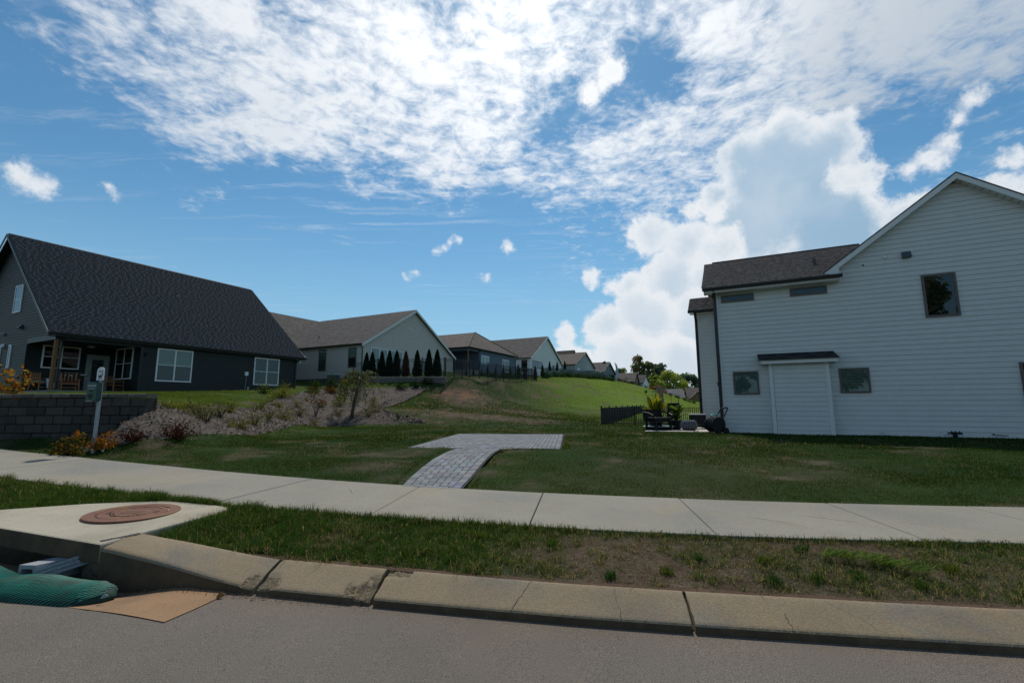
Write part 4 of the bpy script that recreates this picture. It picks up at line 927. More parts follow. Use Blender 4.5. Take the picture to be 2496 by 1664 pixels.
m_ = MB(); m_.hexa([(3.44, -.33, 5.20), (3.88, -.33, 5.20), (3.88, .0, 5.20), (3.44, .0, 5.20), (3.44, -.33, 5.36), (3.88, -.33, 5.62), (3.88, 0, 5.62), (3.44, 0, 5.36)]); m_.build('eave_return', WTRIM, wh)
# windows
window(wh, W0, .21, 1.30, 4.79, 5.06, TAUPE, .06); window(wh, W0, 2.44, 3.53, 4.795, 5.07, TAUPE, .06)
window(wh, W0, 6.05, 6.88, 3.71, 5.085, TAUPE, .065)
window(wh, W0, .43, 1.25, 1.365, 2.20, TAUPE, .06, blind=BLIND, slats=True); window(wh, W0, 3.63, 4.45, 1.375, 2.20, TAUPE, .06, blind=BLIND, slats=True)
window(wh, W0, 8.0, 9.2, .86, 2.21, TAUPE, .06, rails=(1.55,))
# boxed-out fireplace with its little roof
m_ = MB(); m_.box(1.60, 3.30, -.28, .02, -.05, 2.42); m_.build('chimney_box', LAP_SHADE, wh); m_ = MB(); m_.box(1.585, 1.60, -.29, .0, -.05, 2.42); m_.box(3.30, 3.315, -.29, 0, -.05, 2.42); m_.build('side_board', WHITE, wh)
boards(wh, WallF(1.70, -.30, 0), lambda v: (0, 1.52), -.02, 2.40, .1595, WHITE)
for x in (1.575, 3.22): m_ = MB(); m_.box(x, x + .115, -.33, -.2, -.04, 2.42); m_.build('corner_board', WTRIM, wh)
m_ = MB(); m_.box(1.34, 3.56, -.52, -.02, 2.40, 2.425); m_.box(1.34, 3.56, -.545, -.52, 2.40, 2.545); m_.build('awning_fascia', WTRIM, wh)
aw0, aw1 = (1.27, -.60, 2.545), (1.27, -.02, 2.80)
slab_roof(wh, 'awning_roof', [(1.27, -.60, 2.54), (3.61, -.60, 2.54), (3.53, -.02, 2.795), (1.27, -.02, 2.795)], .02, GUTT)
S_ = Vector((0, .58, .255)).normalized(); Nn = Vector((0, -.255, .58)).normalized()
for r in range(5):
    u = -.1 * (r % 2)
    while u < 2.3:
        a, c = max(u, 0), min(u + .195, 2.32 - .016 * r); u += .2
        if c - a < .03: continue
        t0 = r * .125; t1 = min(t0 + .14, .633); h = .010 + random.uniform(0, .006); p0 = Vector((1.27, -.60, 2.543)); m_ = MB(); q = random.random(); m_.col = tuple(.02 + q * x for x in (.028, .028, .030))
        P = lambda uu, tt, hh: tuple(p0 + Vector((uu, 0, 0)) + S_ * tt + Nn * hh)
        m_.add([P(a, t0, h), P(c, t0, h), P(c, t1, .003), P(a, t1, .003), P(a, t0, 0), P(c, t0, 0)], [(0, 1, 2, 3), (4, 5, 1, 0), (0, 3, 4), (1, 5, 2)]); m_.build('shingle', SHINGLE, wh, colors=True)
# fittings on the wall
m_ = MB(); m_.hexa([(5.64, -.16, 5.71), (5.87, -.16, 5.71), (5.87, 0, 5.71), (5.64, 0, 5.71), (5.65, -.10, 5.91), (5.86, -.10, 5.91), (5.86, 0, 5.91), (5.65, 0, 5.91)]); m_.build('vent_hood', RTRIM, wh)
m_ = MB(); m_.box(5.10, 5.24, -.022, 0, 5.74, 5.88); m_.hexa([(5.15, -.08, 5.775), (5.235, -.08, 5.775), (5.235, -.022, 5.775), (5.15, -.022, 5.775), (5.155, -.05, 5.855), (5.23, -.05, 5.855), (5.23, -.022, 5.855), (5.155, -.022, 5.855)]); m_.build('vent_cover', WTRIM, wh)
m_ = MB(); m_.box(4.52, 4.67, -.022, 0, 5.57, 5.70); m_.build('vent_plate', WTRIM, wh); m_ = MB(); m_.box(4.565, 4.64, -.03, -.022, 5.60, 5.655); m_.build('vent_grille', TAUPE, wh)
m_ = MB(); m_.tube([(4.63, -.02, -.05), (4.63, -.03, .09), (4.61, -.09, .12), (4.60, -.13, .10)], .028, 8); m_.build('drain_stub', PVC, wh)
m_ = MB(); m_.tube([(7.22, -.02, .10), (7.24, -.07, .10), (7.52, -.07, .085)], .012, 6); m_.tube([(7.22, -.03, .10), (7.22, -.03, .14)], .02, 6); m_.build('hose_bib', GUTT, wh)
# set-back wing at the far corner
m_ = MB(); m_.box(-.90, .0, 3.012, 8, -.3, 5.12); m_.build('back_wall', LAP_SHADE, wh); boards(wh, WallF(-.90, 8, -90), lambda v: (.0, 5), 0.0, 5.02, .1595, WHITE)
W1 = WallF(-.90, 3.0, 0); boards(wh, W1, lambda v: (.10, .9), 0.0, 5.02, .1595, WHITE)
m_ = MB(); m_.box(-.915, -.80, 2.975, 3.05, -.05, 5.05); m_.build('corner_board', WTRIM, wh)
slab_roof(wh, 'low_roof', [(-1.22, 2.66, 5.12), (.3, 2.66, 5.12), (.3, 3.95, 5.94), (-1.16, 3.95, 5.94)], .08, ROOF_BR)
shingle_field(wh, (-1.22, 2.65, 5.118), (1, 0, 0), (0, 1.29, .82), 1.4, 1.5, (.062, .055, .053), (.145, .125, .112))
slab_roof(wh, 'low_roof_back', [(-1.16, 3.95, 5.94), (.3, 3.95, 5.94), (.3, 6.0, 4.8), (-1.16, 6.0, 4.8)], .08, ROOF_BR)
m_ = MB(); m_.box(-1.16, .0, 2.70, 3.0, 4.98, 5.0); m_.build('soffit', WTRIM, wh)
gutter(wh, -1.22, -.06, 2.65, 5.12); downspout(wh, [(-.93, 2.66, 5.0), (-.93, 2.80, 4.85), (-.93, 2.94, 4.70), (-.93, 2.94, .05), (-.93, 2.8, -.02)])
m_ = MB(); x, y, z = -.16, 2.90, 1.78
m_.box(x - .03, x + .03, y + .02, y + .09, z + .10, z + .26); m_.tube([(x, y + .04, z + .22), (x, y - .02, z + .25), (x, y - .04, z + .20)], .012, 6); m_.lathe([(.03, 0), (.055, .03), (.06, .12), (.075, .14), (.03, .19), (.008, .21)], 6, cx=x, cy=y - .05, cz=z); m_.build('wall_lantern', BLACK, wh)

# irrigation valve by the wall
iv = empty('irrigation_valve', (7.71, 16.9, .46), WH_A, 'black valve on white pipe legs in the grass against the white wall', 'valve')
m_ = MB(); m_.tube([(6.02, -.22, -.06), (6.01, -.22, .09), (6.05, -.22, .125), (6.20, -.22, .125)], .022, 8); m_.tube([(6.52, -.20, -.06), (6.53, -.20, .08), (6.50, -.20, .125), (6.40, -.20, .13)], .022, 8); m_.build('pipe', PVC, iv)
m_ = MB(); m_.lathe([(.001, -.02), (.05, -.01), (.06, .04), (.05, .09), (.09, .11), (.09, .13), (.04, .15), (.001, .155)], 12, cx=6.31, cy=-.21, cz=.03); m_.tube([(6.14, -.215, .13), (6.48, -.205, .135)], .030, 8)
for a in (6.22, 6.31, 6.40): m_.tube([(a, -.21, .14), (a + .015, -.24, .205)], .012, 6)
m_.build('valve_body', BLACK, iv)

# ---- the row of houses on the terrace
ROW = Vector((-23.72, 23.4, 2.29)); RA = rad(63.5)
def rowp(xl, yl, z=0): return (ROW.x + xl * math.cos(RA) - yl * math.sin(RA), ROW.y + xl * math.sin(RA) + yl * math.cos(RA), ROW.z + z)
dh = empty('dark_green_house', rowp(0, 0), RA, 'dark green house with a huge steep charcoal roof and a corner porch', 'house')
PX, PD_ = 3.82, 3.45; DX, DYW = 14.5, 14.4; EV, RZ, RY = 3.0, 9.52, 7.2; DS = (RZ - EV) / (RY + .35)
m_ = MB()   # body: long wall, porch recess, gable
m_.box(PX, DX, .012, DYW, -.6, 2.9); m_.box(.012, PX, PD_ + .012, DYW, -.6, 2.9)
m_.add([(.012, .03, 2.72), (.012, DYW - .03, 2.72), (.012, RY, 2.72 + (RY - .03) * DS + .2), (DX, .03, 2.72), (DX, DYW - .03, 2.72), (DX, RY, 2.72 + (RY - .03) * DS + .2)], [(0, 1, 2), (3, 5, 4), (0, 3, 4, 1)])
fix_normals(m_.build('wall', DARK, dh))
boards(dh, WallF(PX, 0, 0), lambda v: (0, DX - PX), 0, 2.85, .165, DARK, gap_=.012)
WG = WallF(0, DYW, -90)     # gable wall: u runs towards the porch corner
def dspan(v):
    h = (RZ - .35 - v) / DS; a, c = DYW - RY - h, DYW - RY + h
    return (max(a, 0), min(c, DYW - (PD_ + .02) if v < 2.70 else DYW))
boards(dh, WG, dspan, 0.0, 9.05, .165, DARK, gap_=.012)
boards(dh, WallF(0, PD_, 0), lambda v: (.02, PX), 0.05, 2.7, .165, DARK, gap_=.012); boards(dh, WallF(PX, PD_, -90), lambda v: (.0, PD_ - .0), 0.05, 2.7, .165, DARK, gap_=.012)
m_ = MB(); m_.box(PX - .016, PX + .10, -.028, .0, 0, 2.74); m_.build('corner_board', DTRIM, dh)
m_ = MB(); m_.box(-.05, PX, -.05, PD_, -.7, .06); m_.build('porch_floor', CONC, dh)
m_ = MB(); m_.box(-.02, PX, -.02, .14, 2.68, 2.95); m_.box(-.02, .14, .14, PD_, 2.68, 2.95); m_.build('porch_beam', DTRIM, dh)
m_ = MB(); m_.box(.0, .15, .0, .15, .06, 2.68); m_.build('porch_post', WOOD, dh)
slab_roof(dh, 'roof', [(-.42, -.38, EV), (15.05, -.38, EV), (14.85, RY, RZ), (-.34, RY, RZ)], .14, DTRIM)
slab_roof(dh, 'roof_back', [(-.34, RY, RZ), (14.85, RY, RZ), (15.05, 14.8, EV), (-.42, 14.8, EV)], .14, DTRIM)
shingle_field(dh, (-.43, -.41, EV + .003), (1, 0, 0), (0, RY + .35, RZ - EV), 15.42, math.hypot(RY + .38, RZ - EV), (.031, .039, .048), (.038, .047, .057), tabw=.32)
m_ = MB(); m_.tube([(-.36, RY, RZ + .01), (14.87, RY, RZ + .01)], .06, 6); m_.build('ridge_cap', DTRIM, dh)
m_ = MB()
for a, c in (((-.38, -.40, EV), (RY, RZ)), ((14.80 - RY + RY + .02, 14.82, EV), (RY, RZ))):
    y0 = a[1] if a[1] < 1 else 14.82; m_.hexa([(-.46, y0, EV - .17), (-.42, y0, EV - .17), (-.42, RY, RZ - .17), (-.46, RY, RZ - .17), (-.46, y0, EV + .01), (-.42, y0, EV + .01), (-.42, RY, RZ + .01), (-.46, RY, RZ + .01)])
fix_normals(m_.build('rake_board', RTRIM, dh))
m_ = MB(); m_.box(-.42, 15.0, -.36, .02, 2.82, 2.85); m_.build('soffit', DTRIM, dh)
gutter(dh, -.44, 15.05, -.385, EV + .02)
downspout(dh, [(.32, -.42, 2.9), (.32, -.35, 2.8), (.22, -.10, 2.62), (.20, -.06, .1)]); downspout(dh, [(14.42, -.42, 2.9), (14.42, -.30, 2.75), (14.40, -.06, 2.6), (14.40, -.06, .05)])
window(dh, WallF(0, 0, 0), 4.66, 6.69, .71, 2.73, WFRAME, .075, mull=(5.675,), rails=(1.72,), blind=SHADE, blind_to=1.73)
window(dh, WallF(0, 0, 0), 10.90, 12.92, .72, 2.73, WFRAME, .075, mull=(11.91,), rails=(1.72,), blind=CURT, curtains=True)
wu = lambda y: DYW - y
window(dh, WG, wu(6.04), wu(4.98), 4.60, 6.22, WFRAME, .07, rails=(5.38,)); window(dh, WG, wu(5.80), wu(5.46), 1.40, 2.74, WFRAME, .07); window(dh, WG, wu(7.5), wu(6.95), 1.40, 2.74, WFRAME, .07)
window(dh, WallF(0, PD_, 0), .64, 2.30, 1.37, 2.68, WFRAME, .07, mull=(1.47,), rails=(2.04,)); window(dh, WallF(PX, PD_, -90), PD_ - 2.75, PD_ - .78, .82, 2.72, WFRAME, .07, mull=(PD_ - 1.76,), rails=(1.78,))
dr_ = MB(); dr_.box(2.62, 2.74, PD_ - .05, PD_ + .02, .06, 2.32); dr_.box(3.62, 3.74, PD_ - .05, PD_ + .02, .06, 2.32); dr_.box(2.74, 3.62, PD_ - .05, PD_ + .02, 2.20, 2.32)
dr_.box(2.74, 2.90, PD_ - .03, PD_ + .02, .06, 2.2); dr_.box(3.46, 3.62, PD_ - .03, PD_ + .02, .06, 2.2); dr_.box(2.90, 3.46, PD_ - .03, PD_ + .02, .06, .40); dr_.box(2.90, 3.46, PD_ - .03, PD_ + .02, 2.04, 2.2)
dr_ = dr_.build('door', mat('grey_door', (.30, .32, .31), .5, .05, 4), dh)
m_ = MB(); m_.quad((2.90, PD_ - .012, .40), (3.46, PD_ - .012, .40), (3.46, PD_ - .012, 2.04), (2.90, PD_ - .012, 2.04)); m_.build('pane', GLASS, dr_)
m_ = MB(); m_.quad((2.90, PD_ - .004, .40), (3.46, PD_ - .004, .40), (3.46, PD_ - .004, 2.04), (2.90, PD_ - .004, 2.04)); m_.build('room_behind', DKIN, dr_)
m_ = MB(); m_.tube([(2.80, PD_ - .04, 1.06), (2.80, PD_ - .09, 1.06), (2.90, PD_ - .09, 1.06)], .014, 6); m_.tube([(2.80, PD_ - .03, 1.22), (2.80, PD_ - .07, 1.22)], .03, 8); m_.build('door_handle', BLACK, dr_)
m_ = MB(); m_.lathe([(.05, 0), (.17, -.03), (.19, -.06), (.06, -.10), (.001, -.11)], 16, cx=2.2, cy=1.9, cz=2.69); m_.build('ceiling_light', SIGNW, dh)
def hood(x_, y_, z_, s_, m__):
    m_ = MB(); m_.hexa([(x_ - .02, y_ - s_, z_), (x_ - .02, y_ + s_, z_), (x_ - .20, y_ + s_, z_), (x_ - .20, y_ - s_, z_), (x_ - .02, y_ - s_, z_ + 1.5 * s_), (x_ - .02, y_ + s_, z_ + 1.5 * s_), (x_ - .07, y_ + s_ * .8, z_ + 1.5 * s_), (x_ - .07, y_ - s_ * .8, z_ + 1.5 * s_)]); return fix_normals(m_.build('vent_hood', m__, dh))
hood(0, 4.52, 3.58, .16, RTRIM); hood(0, 6.86, 3.36, .10, GALV); hood(0, 6.70, 2.62, .15, SIGNW)
m_ = MB(); m_.box(10.24, 10.47, -.09, 0, 1.36, 1.62); m_.build('meter_box', SIGNW, dh); m_ = MB(); m_.tube([(10.34, -.05, 1.36), (10.34, -.05, .9), (10.30, -.04, .02)], .018, 6); m_.build('conduit', GALV, dh)
m_ = MB(); m_.box(10.48, 10.61, -.06, 0, .36, .56); m_.build('outlet_box', GALV, dh)
m_ = MB(); m_.box(4.02, 4.16, -.10, 0, 2.18, 2.40); m_.build('wall_lamp', BLACK, dh)
m_ = MB(); m_.tube([(14.62, -.1, 2.74), (14.72, -.18, 2.70)], .05, 8); m_.tube([(14.62, -.1, 2.62), (14.70, -.2, 2.56)], .05, 8); m_.build('flood_light', SIGNW, dh)
m_ = MB(); m_.lathe([(.10, 0), (.06, .03), (.045, .05), (.045, .26), (.001, .26)], 10, cx=7.6, cy=4.35, cz=EV + 4.72 * DS - .0); m_.build('vent_pipe', GUTT, dh)

def gable_house(name, xl, floor, Wd, depth, eave, rise, wallm, roofm, label, wins=(), side=(), trim=WTRIM, ridge_w=7.0, step=.178, fr=TAUPE):
    """gable facing the slope; wall of local x 0..Wd at y=0, ridge runs away along y"""
    h = empty(name, rowp(xl, 0, floor - ROW.z), RA, label, 'house')
    m_ = MB(); m_.add([(0, .012, -1.2), (Wd, .012, -1.2), (Wd, .012, eave), (Wd / 2, .012, eave + rise), (0, .012, eave), (0, depth, -1.2), (Wd, depth, -1.2), (Wd, depth, eave), (Wd / 2, depth, eave + rise), (0, depth, eave)],
        [(0, 1, 2, 3, 4), (9, 8, 7, 6, 5), (0, 4, 9, 5), (1, 6, 7, 2)]); fix_normals(m_.build('wall', LAP_SHADE, h))
    sl = rise / (Wd / 2)
    boards(h, WallF(0, 0, 0), lambda v: (0, Wd) if v < eave else (Wd / 2 - (eave + rise - v) / sl, Wd / 2 + (eave + rise - v) / sl), 0, eave + rise - .05, step, wallm, joined=True, gap_=.022, proud=.03)
    boards(h, WallF(0, depth, -90), lambda v: (0, depth), 0, eave, step, wallm, joined=True, gap_=.022, proud=.03)
    ov_, z_ = .32, eave + .16
    for sx in (-1, 1):
        x0, x1 = Wd / 2, Wd / 2 + sx * (Wd / 2 + .28); zl = z_ - .28 * sl
        slab_roof(h, 'roof', [(x0, -ov_, z_ + rise), (x1, -ov_, zl), (x1, depth, zl), (x0, depth, z_ + rise)], .10, roofm, [(0, 6), (0, 0), (depth, 0), (depth, 6)])
        q = lambda t, dz, y: (x0 + (x1 - x0) * t, y, (z_ + rise) + (zl - z_ - rise) * t + dz)
        m_ = MB(); m_.hexa([q(0, -.30, -ov_ - .03), q(1, -.30, -ov_ - .03), q(1, -.30, -ov_ - .004), q(0, -.30, -ov_ - .004), q(0, -.03, -ov_ - .03), q(1, -.03, -ov_ - .03), q(1, -.03, -ov_ - .004), q(0, -.03, -ov_ - .004)]); fix_normals(m_.build('rake_board', trim, h))
    gutter(h, -.3, depth, -.30, z_ - .28 * sl, along='y')
    m_ = MB(); m_.box(-.014, .10, -.028, .0, -.4, eave); m_.box(Wd - .10, Wd + .014, -.028, .0, -.4, eave); m_.build('corner_board', trim, h)
    for w_ in wins: window(h, WallF(0, 0, 0), **w_)
    for w_ in side: window(h, WallF(0, depth, -90), u0=depth - w_.pop('y1'), u1=depth - w_.pop('y0'), **w_)
    return h
bh = gable_house('beige_house', 21.40, 4.10, 15.2, 14.6, 3.18, 4.46, BEIGE, ROOF_GR, 'beige lap-sided house with a broad gable and a long dark roof behind the clipped evergreens', step=.178,
    wins=[dict(u0=1.15, u1=5.85, v0=.10, v1=3.02, fm=WTRIM, fw=.14, mull=(2.35, 3.5, 4.65), back=DKIN, blind=CURTW, blind_to=.9), dict(u0=8.9, u1=10.2, v0=.3, v1=2.3, fm=TAUPE, fw=.08)],
    side=[dict(y0=4.6, y1=5.62, v0=.76, v1=2.90, fm=TAUPE, fw=.07, rails=(1.85,), blind=SHADE, blind_to=1.9), dict(y0=.6, y1=1.62, v0=.95, v1=2.86, fm=TAUPE, fw=.07, rails=(1.9,), blind=SHADE, blind_to=1.9)])
slab_roof(bh, 'main_roof', [(-7, 9.2, 3.4), (22, 9.2, 3.4), (22, 14.7, 7.75), (-7, 14.7, 7.75)], .12, ROOF_GR); slab_roof(bh, 'main_roof_back', [(-7, 14.7, 7.75), (22, 14.7, 7.75), (22, 22, 2.2), (-7, 22, 2.2)], .12, ROOF_GR)
m_ = MB(); m_.box(-6.5, 0.02, 9.8, 21, -1, 3.3); m_.build('back_wall', BEIGE, bh)
m_ = MB(); m_.box(-.012, .09, -.11, -.03, .0, 2.9); m_.box(-.16, .09, -.11, -.03, 2.9, 2.98); m_.build('downspout', GUTT, bh)
m_ = MB(); m_.box(6.75, 6.95, -.05, 0, 5.48, 5.72); m_.box(7.02, 7.16, -.05, 0, 5.46, 5.60); m_.build('gable_vent', WTRIM, bh)
m_ = MB(); m_.lathe([(.12, 0), (.05, .05), (.05, .34), (.001, .34)], 8, cx=1.7, cy=7.8, cz=4.30); m_.build('vent_pipe', GUTT, bh)

# blue house: hip roof, open porch at its corner
uh = empty('blue_house', rowp(40.28, 0, 6.10 - ROW.z), RA, 'blue house with a brown hip roof and a wooden-posted corner porch', 'house')
m_ = MB(); m_.box(2.75, 14.0, .012, 14, -1.2, 2.85); m_.box(.1, 2.75, 4.0, 14, -1.2, 2.85); m_.box(0, 2.75, 0, 4.0, 2.55, 2.85); m_.build('wall', BLUE, uh)
boards(uh, WallF(2.75, 0, 0), lambda v: (0, 11.25), 0, 2.85, .178, BLUE, joined=True, gap_=.022, proud=.03)
AP = (7.05, 3.3, 6.12); z_ = 2.98; L0, R0 = -.32, 14.4
slab_roof(uh, 'roof', [(L0, -.32, z_), (R0, -.32, z_), AP], .10, ROOF_BR, [(0, 0), (14.7, 0), (7.3, 5)])
slab_roof(uh, 'roof', [(L0, -.32, z_), AP, (7.05, 15, AP[2]), (L0, 15, z_)], .10, ROOF_BR, [(0, 0), (3.6, 7.8), (15.3, 7.8), (15.3, 0)])
slab_roof(uh, 'roof', [(R0, -.32, z_), (R0, 15, z_), (7.05, 15, AP[2]), AP], .10, ROOF_BR, [(0, 0), (15.3, 0), (15.3, 7.8), (3.6, 7.8)])
m_ = MB(); m_.tube([(L0, -.32, z_ + .02), (7.05, 3.3, 6.14)], .07, 5); m_.tube([(R0, -.32, z_ + .02), (7.05, 3.3, 6.14)], .07, 5); m_.build('hip_cap', ROOF_BR, uh)
gutter(uh, L0, R0, -.32, z_); gutter(uh, -.32, 14, L0, z_, along='y')
m_ = MB(); m_.box(.0, .16, .0, .16, -.4, 2.55); m_.build('porch_post', WOOD, uh)
m_ = MB(); m_.box(-.1, 2.75, -.1, 4, -1.2, .02); m_.build('porch_floor', CONC, uh)
m_ = MB(); m_.lathe([(.42, 0), (.42, .04), (.36, .05), (.001, .05)], 20); o = m_.build('wall_clock', SIGNW, uh, rot=(rad(90), 0, 0)); o.location = (1.45, 3.9, 1.35)
window(uh, WallF(0, 0, 0), 3.3, 5.5, .95, 2.2, WFRAME, .09, mull=(4.4,), blind=CURTW); window(uh, WallF(0, 0, 0), 9.6, 11.7, .3, 2.15, WFRAME, .09, mull=(10.3, 11.0))
downspout(uh, [(2.70, -.36, 2.85), (2.72, -.06, 2.6), (2.72, -.06, -.5)]); downspout(uh, [(14.2, -.36, 2.85), (13.95, -.06, 2.4), (13.95, -.06, -.5)])
gable_house('cream_house', 60.07, 6.50, 15.0, 13.0, 2.95, 4.44, PALE, ROOF_GR, 'off-white sided house with a tall plain gable, beyond the blue house', fr=BLACK,
    wins=[dict(u0=.9, u1=5.3, v0=1.3, v1=2.55, fm=DTRIM, fw=.10, mull=(2.0, 3.1, 4.2)), dict(u0=10.2, u1=12.2, v0=.6, v1=2.4, fm=DTRIM, fw=.10)], side=[dict(y0=.55, y1=1.65, v0=.6, v1=2.6, fm=DTRIM, fw=.09)])
g5 = gable_house('grey_house', 83.48, 7.14, 14.9, 8.5, 2.95, 3.24, GREYS, ROOF_BR, 'grey sided house with a brown roof and white porch pillars, beyond the off-white gable', trim=DTRIM, wins=[dict(u0=1.5, u1=3.5, v0=.5, v1=2.3, fm=WTRIM, fw=.1)])
m_ = MB()
m_.add([(6.4, 2.5, 5.8), (9.0, 2.5, 5.8), (7.7, 2.5, 7.0), (6.4, 7, 5.8), (9.0, 7, 5.8), (7.7, 7, 7.0)], [(0, 1, 2), (3, 5, 4), (0, 2, 5, 3), (1, 4, 5, 2)]); m_.build('dormer', ROOF_BR, g5)
for x in (8.0, 10.2, 12.0): m_ = MB(); m_.box(x, x + .22, -2.4, -2.2, -1.2, 2.0); m_.build('porch_pillar', WTRIM, g5)
m_ = MB(); m_.box(7.7, 12.6, -2.5, 0, 2.0, 2.18); m_.build('porch_roof', WTRIM, g5)
gable_house('slate_house', 106.0, 7.0, 13.0, 9, 2.8, 3.0, SLATE, ROOF_GR, 'slate grey house with a low dark roof, last on the terrace', trim=DTRIM, wins=[dict(u0=2, u1=4.5, v0=.6, v1=2.2, fm=WTRIM, fw=.1)])

# houses beyond the crest
def far_house(name, x0, x1, y, dep, zb, ze, zt, rz, wm, rm, label, gable=None):
    h = empty(name, ((x0 + x1) / 2, y, 0), rad(rz), label, 'house'); hw = (x1 - x0) / 2
    m_ = MB(); m_.box(-hw, hw, 0, dep, zb, ze); m_.add([(-hw, .01, ze), (-hw, dep - .01, ze), (-hw, dep / 2, zt - .1), (hw, .01, ze), (hw, dep - .01, ze), (hw, dep / 2, zt - .1)], [(0, 2, 1), (3, 4, 5)]); m_.build('wall', wm, h)
    o_ = .4; sl = (zt - ze) / (dep / 2)
    slab_roof(h, 'roof', [(-hw - .3, -o_, ze - o_ * sl + .1), (hw + .3, -o_, ze - o_ * sl + .1), (hw + .3, dep / 2, zt + .1), (-hw - .3, dep / 2, zt + .1)], .2, rm)
    slab_roof(h, 'roof', [(-hw - .3, dep + o_, ze - o_ * sl + .1), (hw + .3, dep + o_, ze - o_ * sl + .1), (hw + .3, dep / 2, zt + .1), (-hw - .3, dep / 2, zt + .1)], .2, rm)
    if gable:
        gx, gw, gzt, gm_, gd = gable
        m_ = MB(); m_.add([(gx - gw, -gd, zb), (gx + gw, -gd, zb), (gx + gw, -gd, ze - .2), (gx, -gd, gzt - .2), (gx - gw, -gd, ze - .2)], [(0, 1, 2, 3, 4)]); m_.extr([(gx - gw, -gd + .02, zb), (gx + gw, -gd + .02, zb), (gx + gw, -gd + .02, ze - .2), (gx, -gd + .02, gzt - .2), (gx - gw, -gd + .02, ze - .2)], (0, gd + dep / 2, 0)); m_.build('front_gable', gm_, h)
        for sx in (-1, 1): slab_roof(h, 'gable_roof', [(gx, -gd - .3, gzt), (gx + sx * (gw + .35), -gd - .3, ze - .35), (gx + sx * (gw + .35), dep / 2, ze - .35), (gx, dep / 2, gzt)], .18, rm, [(0, 4), (0, 0), (5, 0), (5, 4)])
    for u in (-.5, .35): window(h, WallF(-hw, 0, 0), hw + u * hw, hw + u * hw + 1.1, max(zb + .6, ze - 2.2), ze - .7, WFRAME, .1)
    return h
far_house('distant_house', 27.5, 34.6, 130, 9, 2, 7.9, 10.5, -24, BRICK, ROOF_BR, 'brown-roofed distant house beside the tall pale flag', None)
far_house('distant_house', 34.6, 39.5, 138, 7, 2, 8.0, 10.3, -30, PALE, ROOF_GR, 'distant grey-roofed house with a white gable just beyond the brown roof', (0, 1.4, 9.6, PALE, 1.5))
far_house('distant_house', 38.3, 42.5, 127, 7, 0, 6.2, 8.0, -20, BRICK, ROOF_GR, 'low dark-roofed distant house under the big trees')
far_house('distant_house', 36.6, 41.9, 112, 7, -1, 3.0, 5.15, -12, GREYS, ROOF_LG, 'distant house with a light grey roof beyond the tan umbrella', (-.2, .8, 3.9, PALE, .6))
far_house('distant_house', 43.2, 49.0, 112, 8, -1, 3.0, 5.5, -15, BRICK, ROOF_BR, 'distant brown brick house with a pointed front gable by the white house', (-.9, 1.5, 4.5, BRICK, 1.5))

# ------------------------------------------------------------------ block retaining walls
def block_wall(name, x0, x1, y, ztop, zbot, label, bl=.44, bh_=.203, ret=1.2, slope_=0.0, yaw=0.0, stone=((.105, .085, .068), (.165, .138, .112))):
    o = empty(name, (x0, y, 0), yaw, label, 'retaining wall'); L_ = x1 - x0
    def blk(a, c, d0, d1, z0, z1, nm='block', pro=.0, cap=False):
        m_ = MB(); q = random.random(); m_.col = tuple(stone[0][i] + (stone[1][i] - stone[0][i]) * q for i in range(3)); m_.col = tuple(x_ * 1.9 for x_ in m_.col) if cap else m_.col; g = .004; e = .012; j = random.uniform(0, .018)
        y0 = d0 - pro - j
        m_.add([(a + g, d0 + .02, z0 + .003), (c - g, d0 + .02, z0 + .003), (c - g, d0 + .02, z1 - .003), (a + g, d0 + .02, z1 - .003),
                (a + g + e, y0 - .0, z0 + e), ((a + c) / 2, y0 - .018, z0 + e), (c - g - e, y0, z0 + e), (a + g + e, y0, z1 - e), ((a + c) / 2, y0 - .022, z1 - e), (c - g - e, y0, z1 - e),
                (a + g, d1, z0), (c - g, d1, z0), (c - g, d1, z1 - .003), (a + g, d1, z1 - .003)],
               [(4, 5, 8, 7), (5, 6, 9, 8), (0, 1, 6, 5, 4), (3, 7, 8, 9, 2), (0, 4, 7, 3), (1, 2, 9, 6), (3, 2, 12, 13), (0, 3, 13, 10), (1, 11, 12, 2)])
        m_.build(nm, BLOCKM, o, colors=True)
    r = 0; z = ztop - .10
    while z > zbot - .05:
        off = 0 if r % 2 else bl / 2; a = -off
        while a < L_ - .02:
            c = min(a + bl, L_); s = max(a, 0)
            if c - s > .05: blk(s, c, .012 * -r, .30, z - bh_, z)
            a += bl
        # return at the end
        b0 = 0.30 if r % 2 else .12
        m_ = MB(); m_.col = stone[r % 2]; m_.box(L_ - .28, L_ + .012 + .012 * r, .30 + .004, .30 + ret, z - bh_ + .003, z - .003); m_.build('return_block', BLOCKM, o, colors=True)
        z -= bh_; r += 1
    a = 0
    while a < L_ - .02: c = min(a + bl * 1.02, L_ + .03); blk(a, c, -.03, .33, ztop - .097, ztop, 'cap_block', cap=True); a += bl * 1.02
    m_ = MB(); m_.box(.01, L_ - .02, .06, .29, zbot - .4, ztop - .11); m_.build('core', SOIL, o)
    return o
block_wall('retaining_wall', -16.3, -8.70, WALL_Y - .12, 1.80, .55, 'brown block retaining wall below the dark green house', stone=((.038, .036, .034), (.066, .060, .054)), ret=.05)
block_wall('retaining_wall', -13.0, -5.75, 39.3, 3.93, 2.9, 'grey block wall carrying the black fence and clipped evergreens', bl=.46, ret=2, stone=((.13, .115, .10), (.19, .17, .15)))

